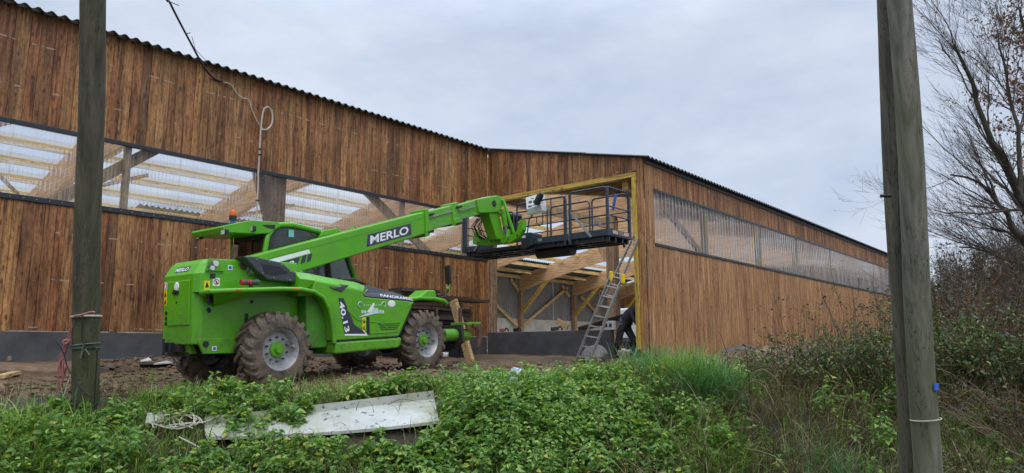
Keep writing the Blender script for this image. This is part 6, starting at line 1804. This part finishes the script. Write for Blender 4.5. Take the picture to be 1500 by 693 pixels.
def blades(P, L, width, lean, K=4, az=None, azs=None):
    """grass blades that bend over; returns one mesh part"""
    n = len(P)
    a = rng.uniform(0, 2 * np.pi, n) if az is None else az + rng.normal(0, azs, n)
    hd_ = np.stack([np.cos(a), np.sin(a), np.zeros(n)], 1)
    side = np.stack([-np.sin(a), np.cos(a), np.zeros(n)], 1)
    tt = np.linspace(0, 1, K)
    b = lean * rng.uniform(0.4, 1.5, n)
    pts = P[:, None] + hd_[:, None] * (L * b)[:, None, None] * (tt ** 1.8)[None, :, None]
    pts[:, :, 2] += (L[:, None]) * (tt[None] - 0.45 * b[:, None] * tt[None] ** 2.4)
    w = width[:, None] * np.array([1, 0.9, 0.6, 0.06] if K == 4 else np.linspace(1, 0.05, K))[None]
    Lf = pts + side[:, None] * w[:, :, None] * .5; Rf = pts - side[:, None] * w[:, :, None] * .5
    V = np.stack([Lf, Rf], 2).reshape(n, K * 2, 3)
    q = np.array([[2 * i, 2 * i + 1, 2 * i + 3, 2 * i + 2] for i in range(K - 1)])
    F = (np.arange(n) * K * 2)[:, None, None] + q[None]
    return V.reshape(-1, 3), F.reshape(-1, 4)

def sheet_zone(s, t):
    """where the white sheet lies open"""
    f = np.clip((t + 3.15) / 2.3, 0, 1)
    return (t > -2.15) & (t < -0.80) & (s > 7.06 + 0.25 * f) & (s < 7.5 + 0.9 * f)
def clump(X, Y, sc, seed):
    return 0.6 * vnoise(X * sc, Y * sc, seed) + 0.4 * vnoise(X * sc * 2.7, Y * sc * 2.7, seed + 5)

# --- nettles and bramble seedlings along the top of the bank
def d_net(u, t, X, Y):
    s = crest_s(t) + u
    top = np.where(t < -3.9, -0.55, np.where(t < -1.9, -0.30, np.where(t < -0.6, 0.35, 0.75)))
    c = clump(X, Y, 0.9, 21)
    d = np.where(u < top + 0.25 * (c - 0.5), 1.0, 0.0)
    d = d * np.clip((c - 0.33) * 4.0, 0.05, 1.0)
    d = d * np.where(u < -1.2, np.clip(1.0 + (u + 1.2) * 1.1, 0.05, 1), 1)
    d = d * np.where(t > 1.2, np.clip(1.0 - (t - 1.3) * 0.55, 0.10, 1), 1)
    d = d * np.where((t < -2.1) & (t > -4.4) & (s > 7.0), 0.35, 1.0)
    d = d * np.where((np.abs(t + 3.45) < 0.42) & (np.abs(s - 7.2) < 0.35), 0.08, 1.0)
    d = np.where((s < 7.06) & (s > 6.35) & (t > -3.2) & (t < -0.6), np.maximum(d, 0.6), d)
    d = d * np.where((t > 1.5) & (t < 3.4) & (u > -1.3), 0.35, 1.0)
    return np.where(sheet_zone(s, t), 0.0, d)
s_, t_, P = scatter(12500, -3.6, 1.2, -7.5, 5.5, d_net)
n = len(P)
u_ = s_ - crest_s(t_)
c_ = clump(P[:, 0], P[:, 1], 1.1, 33)
h = rng.uniform(0.08, 0.32, n) ** 1.0 + 0.5 * np.clip(c_ - 0.42, 0, 1)
front = (s_ < 7.25) & (t_ > -3.4) & (t_ < -0.7)
h = np.where(front, np.minimum(h, rng.uniform(0.12, 0.24, n)), h)
h = np.where((u_ > 0.35), h * 0.8, h)
h = np.where((t_ > -0.6) & (u_ > -1.3), h * 1.22, h)
h = np.where((t_ < -1.7) & (u_ > -1.2), h * 0.62, h)
st_, lv_ = leafy(P, h, 9, 3, 0.038 + 0.036 * clump(P[:, 0], P[:, 1], 2.2, 71) * rng.uniform(0.7, 1.3, n), 0.5)
put('nettle_stems', [st_], 'stem'); put('nettles', lv_, 'nettle')
# larger bramble shoots among them
s_, t_, P = scatter(2600, -3.0, 0.9, -5.5, 4.5, lambda u, t, X, Y: 0.45 * d_net(u, t, X, Y) * (clump(X, Y, 0.7, 61) > 0.5))
st_, lv_ = leafy(P, rng.uniform(0.2, 0.42, len(P)) * np.where((s_ < 7.25) & (t_ > -3.4) & (t_ < -0.7), 0.6, 1), 6, 3, 0.075, 0.6)
put('bramble_stems', [st_], 'cane'); put('bramble_shoots', lv_, 'nettle')

# --- grass: along the soil edge, in the bank and as tufts
def d_gr(u, t, X, Y):
    s = crest_s(t) + u
    top = np.where(t < -3.9, -0.25, np.where(t < -2.6, 0.35, 0.8))
    c = clump(X, Y, 1.3, 44)
    d = np.where(u < top, 1.0, 0.0) * np.clip((c - 0.35) * 3, 0.05, 1)
    return np.where(sheet_zone(s, t), 0.0, d)
s_, t_, P = scatter(52000, -3.9, 1.0, -7.5, 6.2, d_gr)
n = len(P)
g1 = blades(P, rng.uniform(0.14, 0.42, n) * np.where((t_ < -2.2) | (s_ < 7.2), 0.85, 1), rng.uniform(0.005, 0.010, n), 0.75)
# sparse tufts on the open soil
c0 = [G(px, py) for px, py in ((222, 556), (236, 549), (205, 562), (60, 572), (470, 556), (700, 541), (800, 540), (352, 566), (540, 560), (860, 536))]
tp = []
for c in c0:
    k = 130
    r = rng.normal(0, 0.20, (k, 2)) * np.array((1.4, 0.8)); X = c[0] + r[:, 0]; Y = c[1] + r[:, 1]
    tp.append(np.stack([X, Y, ground_z(X, Y)], 1))
tp = np.concatenate(tp)
g2 = blades(tp, rng.uniform(0.04, 0.12, len(tp)), rng.uniform(0.004, 0.007, len(tp)), 0.7)
put('grass', [g1, g2], 'grass')
def tuft(px, D, k, r0, L0, L1, mat, name, label, cat='grass tuft', lean=0.55):
    b = place(px, D)
    r = rng.normal(0, r0, (k, 2)); X = b[0] + r[:, 0]; Y = b[1] + r[:, 1]
    P = np.stack([X, Y, ground_z(X, Y) - 0.02], 1)
    V, F = blades(P, rng.uniform(L0, L1, k), rng.uniform(0.014, 0.026, k), lean, 6)
    me_ = fast_mesh(name, V - np.array(b), F, MAT[mat]); o = link(name, me_); o.location = b
    return tag(o, label, cat)
tuft(962, 9.6, 800, 0.22, 0.45, 0.90, 'grass_blue', 'grass_tuft', 'tall blue green grass tuft in front of the yellow door post')
tuft(1003, 8.9, 650, 0.22, 0.50, 0.85, 'grass', 'grass_tuft', 'bright green grass tuft right of the blue green one')
tuft(1032, 8.4, 650, 0.19, 0.45, 0.75, 'grass_blue', 'grass_tuft', 'drooping blue green tuft hanging over the bank below the right wall', lean=0.8)
tuft(1092, 6.4, 260, 0.13, 0.25, 0.45, 'grass', 'grass_tuft', 'bright green grass tuft low on the bank face at the bottom middle right', lean=0.6)
tuft(40, 6.75, 700, 0.28, 0.30, 0.60, 'grass', 'grass_tuft', 'long bright grass drooping over the bank at the bottom left corner', lean=0.9)
tuft(165, 6.6, 600, 0.26, 0.28, 0.52, 'grass', 'grass_tuft', 'long bright grass on the bank below the dark pole and the cord', lean=0.9)
tuft(235, 7.9, 330, 0.13, 0.15, 0.32, 'grass', 'grass_tuft', 'short arching grass between the cord and the rear wheel', lean=0.8)
tuft(1040, 7.2, 420, 0.2, 0.3, 0.6, 'grass', 'grass_tuft', 'arching half dry grass hanging on the bank face below the blue green tuft', lean=0.9)
tuft(1075, 10.3, 300, 0.16, 0.25, 0.5, 'grass_blue', 'grass_tuft', 'small grass tuft beside the soil heap')
tuft(1225, 7.0, 300, 0.18, 0.25, 0.45, 'grass_blue', 'grass_tuft', 'dark green grass tuft left of the poles low on the bank')

# --- dead grass and dry stems on the face of the bank, hanging over
def d_dead(u, t, X, Y):
    c = clump(X, Y, 1.0, 77)
    base = np.where(t < 1.0, np.where(u < -1.2, 0.9, 0.28), 1.0)
    s = crest_s(t) + u
    return np.where(sheet_zone(s, t), 0.0, base * np.clip((c - 0.3) * 3, 0.1, 1))
s_, t_, P = scatter(48000, -4.2, 1.6, -7.0, 6.8, d_dead)
n = len(P)
adown = math.atan2(-FWD2[1], -FWD2[0])
dd = blades(P, rng.uniform(0.15, 0.55, n) * np.where(t_ > 1.0, 1.15, 0.8), rng.uniform(0.005, 0.010, n), 0.9, 4, adown, 1.0)
put('dead_grass', [dd], 'dead')
# arching dry canes
def canes(n, s0, s1, t0, t1, L0, L1, r, mat, name, up=1.0, arch=1.0):
    t = rng.uniform(t0, t1, n); s = crest_s(t) + rng.uniform(s0, s1, n)
    P = gpos(s, t)
    a = rng.uniform(0, 2 * np.pi, n); L = rng.uniform(L0, L1, n)
    K = 8; tt = np.linspace(0, 1, K)
    hd_ = np.stack([np.cos(a), np.sin(a), np.zeros(n)], 1)
    sp = rng.uniform(0.15, 0.75, n) * arch
    PL = P[:, None] + hd_[:, None] * (L * sp)[:, None, None] * (tt ** 1.4)[None, :, None]
    PL[:, :, 2] += L[:, None] * up * (tt[None] - (0.75 * sp[:, None]) * tt[None] ** 2.5)
    PL += np.cumsum(rng.normal(0, 0.012, (n, K, 3)), 1) * L[:, None, None]
    R = r * (1 - 0.75 * tt)[None] * rng.uniform(0.6, 1.3, n)[:, None]
    return PL, tubes_np(PL, R, 3)
_, tb = canes(620, -3.0, 0.8, 1.0, 6.8, 0.35, 1.05, 0.007, 'dead', '', 0.9, 1.25)
put('dry_stems', [tb], 'dead')
_, tb = canes(300, -2.9, 0.1, -6.5, 1.0, 0.3, 0.6, 0.005, 'dead', '', 0.5, 1.4)
put('dry_stems', [tb], 'dead')

# --- fallen leaves and litter on the bank face
s_, t_, P = scatter(2600, -4.4, -0.8, -7, 6.5, lambda u, t, X, Y: np.where(sheet_zone(crest_s(t) + u, t), 0, 0.7 * (clump(X, Y, 1.2, 91) > 0.45)))
n = len(P); a = rng.uniform(0, 6.28, n)
lf = leaves_np(P + np.array((0, 0, 0.03)), np.stack([np.cos(a), np.sin(a), rng.normal(0, 0.25, n)], 1), rng.uniform(0.05, 0.11, n), rng.uniform(0.035, 0.075, n), rng.normal(0, 0.5, n), 0.1)
put('fallen_leaves', [lf], 'litter')

# --- soil clods and pebbles
def pebbles(n, s0, s1, t0, t1, r0, r1, mat, name):
    t = rng.uniform(t0, t1, n); s = crest_s(t) + rng.uniform(s0, s1, n)
    P = gpos(s, t)
    ok = (P[:, 1] < YL - 0.1) & ~((P[:, 0] > XO - 0.1) & (P[:, 1] > YR - 0.1))
    P = P[ok]; n = len(P)
    oc = np.array([(1, 0, 0), (-1, 0, 0), (0, 1, 0), (0, -1, 0), (0, 0, 1), (0, 0, -1)], float)
    R = (r0 + (r1 - r0) * rng.random(n) ** 3)
    V = P[:, None] + oc[None] * R[:, None, None] * rng.uniform(0.55, 1.2, (n, 6, 1)) * np.array((1.2, 1.2, 0.7))
    V[:, :, 2] += R[:, None] * 0.3
    f = np.array([(0, 2, 4), (2, 1, 4), (1, 3, 4), (3, 0, 4), (2, 0, 5), (1, 2, 5), (3, 1, 5), (0, 3, 5)])
    F = (np.arange(n) * 6)[:, None, None] + f[None]
    put(name, [(V.reshape(-1, 3), F.reshape(-1, 3))], mat)
pebbles(9000, 0.2, 8.5, -7.5, 3.0, 0.008, 0.055, 'ground', 'soil_clods')
pebbles(420, 0.4, 8.0, -7.5, 3.0, 0.03, 0.10, 'ground', 'soil_lumps')
pebbles(1300, 0.2, 8.0, -7.5, 3.0, 0.008, 0.040, 'rubble', 'pebbles')

# --- shrubs
def shrub(px, D, h, rad, ns, nl, leaf, mat_leaf, mat_stem, name, label, cat='shrub', arch=0.6, r=0.010, side=3, group=None, lowleaf=0.25):
    b = place(px, D)
    root = thing(name, label, cat, tuple(b), group)
    K = 9; tt = np.linspace(0, 1, K)
    a = rng.uniform(0, 2 * np.pi, ns)
    rr0 = rad * 0.35 * np.sqrt(rng.random(ns))
    P = np.stack([b[0] + rr0 * np.cos(a), b[1] + rr0 * np.sin(a), np.zeros(ns)], 1); P[:, 2] = ground_z(P[:, 0], P[:, 1]) - 0.03
    a2 = a + rng.normal(0, 0.7, ns); L = h * rng.uniform(0.55, 1.12, ns)
    hd_ = np.stack([np.cos(a2), np.sin(a2), np.zeros(ns)], 1)
    sp = rng.uniform(0.1, 1.0, ns) * rad / h * arch * 1.6
    PL = P[:, None] + hd_[:, None] * (L * sp)[:, None, None] * (tt ** 1.3)[None, :, None]
    PL[:, :, 2] += L[:, None] * (tt[None] - 0.35 * sp[:, None] * tt[None] ** 2.6)
    PL += np.cumsum(rng.normal(0, 0.010, (ns, K, 3)), 1) * L[:, None, None]
    parts = [tubes_np(PL, r * (1 - 0.8 * tt)[None] * rng.uniform(0.6, 1.2, ns)[:, None], side)]
    # side twigs
    m = ns * 5
    i = rng.integers(0, ns, m); f = rng.uniform(0.25, 0.98, m)
    k0 = np.minimum((f * (K - 1)).astype(int), K - 2); fr = f * (K - 1) - k0
    c = PL[i, k0] * (1 - fr)[:, None] + PL[i, k0 + 1] * fr[:, None]
    d = nrmz(PL[i, k0 + 1] - PL[i, k0] + rng.normal(0, 0.10, (m, 3)) * L[i][:, None] * 0.9)
    TL = rng.uniform(0.08, 0.30, m) * h * 0.55
    t4 = np.linspace(0, 1, 4)
    TW = c[:, None] + d[:, None] * (TL[:, None] * t4[None])[:, :, None] + np.cumsum(rng.normal(0, 0.02, (m, 4, 3)), 1) * TL[:, None, None]
    parts.append(tubes_np(TW, r * 0.35 * (1 - 0.6 * t4)[None].repeat(m, 0), 3))
    put('stems', parts, mat_stem, None, root)
    if nl:
        j = rng.integers(0, m, nl); g = rng.integers(0, 4, nl)
        q = TW[j, g] + rng.normal(0, 0.035, (nl, 3)) * h ** 0.5
        keep = rng.random(nl) < np.clip(1.25 - (q[:, 2] - b[2]) / h * (1 - lowleaf), 0.1, 1)
        q = q[keep]; n_ = len(q)
        az = rng.uniform(0, 6.28, n_); el = rng.normal(0.0, 0.5, n_)
        D_ = np.stack([np.cos(az) * np.cos(el), np.sin(az) * np.cos(el), np.sin(el)], 1)
        ll = leaf * rng.uniform(0.6, 1.3, n_)
        put('foliage', [leaves_np(q, D_, ll, ll * rng.uniform(0.5, 0.75, n_), rng.normal(0, 0.7, n_), 0.25)], mat_leaf, None, root)
    return root
S = shrub
S(1120, 9.6, 0.62, 0.65, 70, 1700, 0.045, 'bramble', 'cane', 'bramble_bush', 'low bramble bush before the soil heap at the right wall', 'bramble', 0.8)
S(1170, 9.0, 0.80, 0.80, 90, 2000, 0.045, 'bramble', 'cane', 'bramble_bush', 'tangled bramble bush with bare arching canes before the middle of the right wall', 'bramble', 0.8)
S(1235, 9.3, 0.95, 0.75, 90, 3200, 0.042, 'bramble', 'cane', 'bramble_bush', 'dark leafy bramble bush left of the poles before the right wall', 'bramble', 0.7)
S(1290, 8.6, 1.0, 0.75, 90, 3400, 0.042, 'bramble', 'cane', 'bramble_bush', 'dark bramble bush immediately left of the two poles', 'bramble', 0.7)
S(1180, 10.5, 1.45, 0.9, 26, 150, 0.04, 'hedge_leaf', 'twig', 'bare_shrub', 'nearly bare thin shrub with upright canes before the right wall', 'shrub', 0.55, 0.008)
S(1265, 10.2, 1.6, 0.8, 24, 260, 0.05, 'bramble', 'twig', 'bare_shrub', 'thin shrub with a few dark leaves reaching up the right wall near the poles', 'shrub', 0.5, 0.008)
S(1310, 10.0, 1.7, 0.6, 16, 220, 0.05, 'bramble', 'twig', 'bare_shrub', 'tall thin shrub with dark leaf clusters right behind the poles', 'shrub', 0.4, 0.008)
S(1395, 9.2, 1.15, 0.9, 100, 3800, 0.05, 'bramble', 'cane', 'bramble_bush', 'green leafy bramble bush just right of the poles', 'bramble', 0.8)
S(1465, 8.8, 1.2, 0.95, 100, 3600, 0.05, 'bramble', 'cane', 'bramble_bush', 'leafy bramble bush at the right edge below the bare tree', 'bramble', 0.8)
S(1430, 7.0, 0.7, 0.8, 80, 900, 0.045, 'bramble', 'dead', 'bramble_bush', 'dry tangled brambles low at the right edge of the bank', 'bramble', 0.9)
S(1500, 7.6, 1.1, 0.9, 90, 1500, 0.045, 'hedge_leaf', 'cane', 'bramble_bush', 'brown dry bramble mound at the right edge', 'bramble', 0.9)
S(1400, 10.5, 1.9, 1.0, 80, 700, 0.045, 'rust_leaf', 'cane', 'bare_shrub', 'tangled reddish brown bramble canes rising right of the poles', 'shrub', 0.8, 0.009)
S(1455, 9.8, 1.8, 1.0, 80, 700, 0.045, 'hedge_leaf', 'cane', 'bare_shrub', 'tangled brown canes rising above the green brambles at the right edge', 'shrub', 0.8, 0.009)
for px, D, h_, lab in ((1375, 17, 1.9, 'brown leafed hedge shrub right behind the poles'), (1415, 15, 2.1, 'brown hedge shrub between the poles and the bare tree'), (1450, 16, 2.6, 'reddish brown hedge shrub under the bare tree'), (1490, 13, 2.2, 'dense twiggy hedge shrub at the right edge'), (1525, 15, 3.0, 'tall twiggy hedge shrub beyond the right edge')):
    S(px, D, h_, 1.4, 90, 3600, 0.06, 'hedge_leaf', 'twig', 'hedge_shrub', lab, 'shrub', 0.7, 0.012, group='hedge shrubs on the right')

# --- bare trees
def grow(PL, R, nch, l0, l1, spread, bias, K, fmin=0.25, rk=0.55):
    m, Kp, _ = PL.shape
    i = np.repeat(np.arange(m), nch); N = len(i)
    f = rng.uniform(fmin, 1.0, N)
    k0 = np.minimum((f * (Kp - 1)).astype(int), Kp - 2); fr = f * (Kp - 1) - k0
    c = PL[i, k0] * (1 - fr)[:, None] + PL[i, k0 + 1] * fr[:, None]
    tg = nrmz(PL[i, k0 + 1] - PL[i, k0])
    r0 = R[i, k0] * rk
    d = nrmz(tg + rng.normal(0, spread, (N, 3)) + np.array(bias))
    L = rng.uniform(l0, l1, N)
    step = np.zeros((N, K, 3)); step[:, 1:] = d[:, None] * (L / (K - 1))[:, None, None] + rng.normal(0, 0.10, (N, K - 1, 3)) * (L / (K - 1))[:, None, None]
    step[:, 1:] += np.array(bias) * 0.35 * (L / (K - 1))[:, None, None] * np.linspace(0, 1, K - 1)[None, :, None]
    P2 = c[:, None] + np.cumsum(step, 1)
    R2 = r0[:, None] * np.linspace(1, 0.35, K)[None]
    return P2, np.maximum(R2, 0.0015)
def resample(pts, K):
    pts = np.array(pts); d = np.r_[0, np.cumsum(np.linalg.norm(np.diff(pts, axis=0), axis=1))]
    return np.stack([np.interp(np.linspace(0, d[-1], K), d, pts[:, k]) for k in range(3)], 1)
LEFT3 = np.array((-RGT2[0], -RGT2[1], 0))
def tree(name, label, limbs, base, bias, levels, leaves=None, mat='bark', group=None):
    """limbs: list of (points, r0, r1)"""
    root = thing(name, label, 'tree', tuple(base), group)
    K = 14
    PL = np.stack([resample(p, K) for p, _, _ in limbs]); PL[:, 1:-1] += rng.normal(0, 0.02, (len(limbs), K - 2, 3))
    R = np.stack([np.linspace(a, b, K) for _, a, b in limbs])
    put('trunk', [tubes_np(PL, R, 10)], mat, None, root, True)
    parts = []; cur = (PL, R)
    for li, (nch, l0, l1, sp, kk, rk) in enumerate(levels):
        cur = grow(cur[0], cur[1], nch, l0, l1, sp, bias[li] if isinstance(bias, list) else bias, kk, 0.2 if li else 0.25, rk)
        parts.append(tubes_np(cur[0], cur[1], 5 if li == 0 else 3))
    put('crown', parts, 'twig', None, root)
    if leaves:
        nl, size, ml, zmin = leaves
        i = rng.integers(0, len(cur[0]), nl)
        q = cur[0][i, -1 - rng.integers(0, 2, nl)] + rng.normal(0, 0.03, (nl, 3))
        az = rng.uniform(0, 6.28, nl); el = rng.normal(-0.4, 0.4, nl)
        D_ = np.stack([np.cos(az) * np.cos(el), np.sin(az) * np.cos(el), np.sin(el)], 1)
        ll = size * rng.uniform(0.6, 1.3, nl)
        put('leaves', [leaves_np(q, D_, ll, ll * 0.6, rng.normal(0, 0.8, nl), 0.2)], ml, None, root)
    return root
D0 = 11.0
b0 = place(1610, D0)
trunk_top = atD(1572, 455, D0)
L1 = [atD(*q, D0 + dz) for q, dz in (((1560, 420), 0), ((1500, 305), -.1), ((1477, 247), -.2), ((1462, 222), -.2), ((1442, 202), -.3), ((1432, 156), -.3), ((1427, 131), -.3), ((1412, 95), -.4), ((1398, 66), -.5))]
L2 = [atD(*q, D0 + dz) for q, dz in (((1572, 460), 0.1), ((1500, 350), .2), ((1472, 313), .3), ((1457, 288), .3), ((1442, 268), .4), ((1420, 262), .4), ((1392, 256), .5))]
L3 = [atD(*q, D0 + dz) for q, dz in (((1575, 470), 0.2), ((1520, 400), .5), ((1480, 380), .7), ((1440, 368), .8), ((1405, 362), .9))]
L4 = [atD(*q, D0 + dz) for q, dz in (((1500, 305), -.1), ((1490, 230), .2), ((1484, 150), .3), ((1470, 90), .3), ((1462, 50), .3))]
tree('bare_tree', 'bare mossy tree arching in from the right edge with fine twigs', [([b0 - np.array((0, 0, .2)), (b0 + trunk_top) / 2 + LEFT3 * 0.03, trunk_top], 0.15, 0.12), (L1, 0.085, 0.018), (L2, 0.075, 0.014), (L3, 0.05, 0.012), (L4, 0.045, 0.012)],
     b0, [tuple(LEFT3 * 0.20 + np.array((0, 0, 0.30))), tuple(LEFT3 * 0.22 + np.array((0, 0, 0.32))), tuple(LEFT3 * 0.15 + np.array((0, 0, 0.22)))],
     [(15, 0.6, 1.5, 0.50, 8, 0.38), (9, 0.35, 0.85, 0.42, 6, 0.45), (7, 0.12, 0.40, 0.45, 4, 0.5)], (420, 0.04, 'rust_leaf', 0))
b1 = place(1600, 13.5)
tree('rust_leafed_tree', 'taller tree at the right edge still holding rust brown leaves', [([b1 - np.array((0, 0, .2)), atD(1590, 250, 13.5), atD(1570, 0, 13.5), atD(1560, -120, 13.5)], 0.17, 0.06), ([atD(1588, 220, 13.5), atD(1540, 130, 13.4), atD(1505, 60, 13.2), atD(1492, 10, 13.1)], 0.06, 0.015), ([atD(1592, 300, 13.5), atD(1545, 220, 13.6), atD(1505, 170, 13.6)], 0.06, 0.015)],
     b1, [tuple(LEFT3 * 0.1 + np.array((0, 0, 0.25)))] * 3, [(12, 0.5, 1.3, 0.6, 7, 0.4), (8, 0.3, 0.7, 0.6, 5, 0.5), (5, 0.1, 0.35, 0.6, 4, 0.6)], (5200, 0.055, 'rust_leaf', 0))
for k, (px, D, pyt, lab) in enumerate(((1372, 34, 425, 'small hazy bare tree right of the poles in the distance'), (1392, 30, 398, 'bare roundish tree in the distance behind the hedge'), (1420, 26, 385, 'twiggy bare tree behind the hedge left of the big bare tree'), (1452, 22, 360, 'dense bare tree behind the hedge under the big bare tree'), (1490, 20, 350, 'dense bare tree behind the hedge at the right edge'), (1535, 22, 300, 'tall bare tree behind the hedge beyond the right edge'))):
    b = place(px, D); tp_ = atD(px, pyt, D)
    hh = tp_[2] - b[2]
    tr_ = [b - np.array((0, 0, 0.2)), b + np.array((0.05, 0, hh * 0.4)), b + np.array((0.0, 0.1, hh * 0.9))]
    lm = [(tr_, 0.10, 0.02)]
    for j in range(4):
        a_ = rng.uniform(0, 6.28); z0 = hh * rng.uniform(0.15, 0.4)
        lm.append(([b + np.array((0.02, 0, z0)), b + np.array((math.cos(a_) * hh * .18, math.sin(a_) * hh * .18, z0 + hh * .25)), b + np.array((math.cos(a_) * hh * .3, math.sin(a_) * hh * .3, z0 + hh * .5))], 0.05, 0.012))
    tree('bare_tree', lab, lm, b, [(0, 0, 0.35)] * 3, [(12, hh * .16, hh * .34, 0.6, 6, 0.5), (7, hh * .08, hh * .2, 0.6, 5, 0.6), (5, hh * .03, hh * .1, 0.6, 3, 0.7)], (900, 0.07, 'hedge_leaf', 0), group='bare trees behind the hedge')
# far hedge line closing the view on the right
fp, fl = [], []
t = rng.uniform(4, 60, 900); s = rng.uniform(38, 60, 900)
X, Y = ST(s, t)
P = np.stack([X, Y, ground_z(X, Y)], 1); ok = (Y < YR - 2) ; P = P[ok]; n = len(P)
hh = rng.uniform(2.0, 5.5, n)
K = 5; tt = np.linspace(0, 1, K)
PL = P[:, None] + np.array((0, 0, 1.0))[None, None] * (hh[:, None] * tt[None])[:, :, None] + np.cumsum(rng.normal(0, 0.22, (n, K, 3)), 1)
R = np.linspace(0.06, 0.01, K)[None].repeat(n, 0)
fp.append(tubes_np(PL, R, 4))
c2 = grow(PL, R, 14, 0.6, 1.8, 0.7, (0, 0, 0.3), 4, 0.1, 0.5); fp.append(tubes_np(c2[0], c2[1], 3))
i = rng.integers(0, len(c2[0]), 30000); q = c2[0][i, -1] + rng.normal(0, 0.15, (30000, 3)); az = rng.uniform(0, 6.28, 30000)
fl.append(leaves_np(q, np.stack([np.cos(az), np.sin(az), rng.normal(0, .4, 30000)], 1), rng.uniform(0.10, 0.22, 30000), rng.uniform(0.07, 0.14, 30000), rng.normal(0, .8, 30000), 0.2))
put('far_wood', fp, 'twig'); put('far_wood_leaves', fl, 'hedge_leaf')
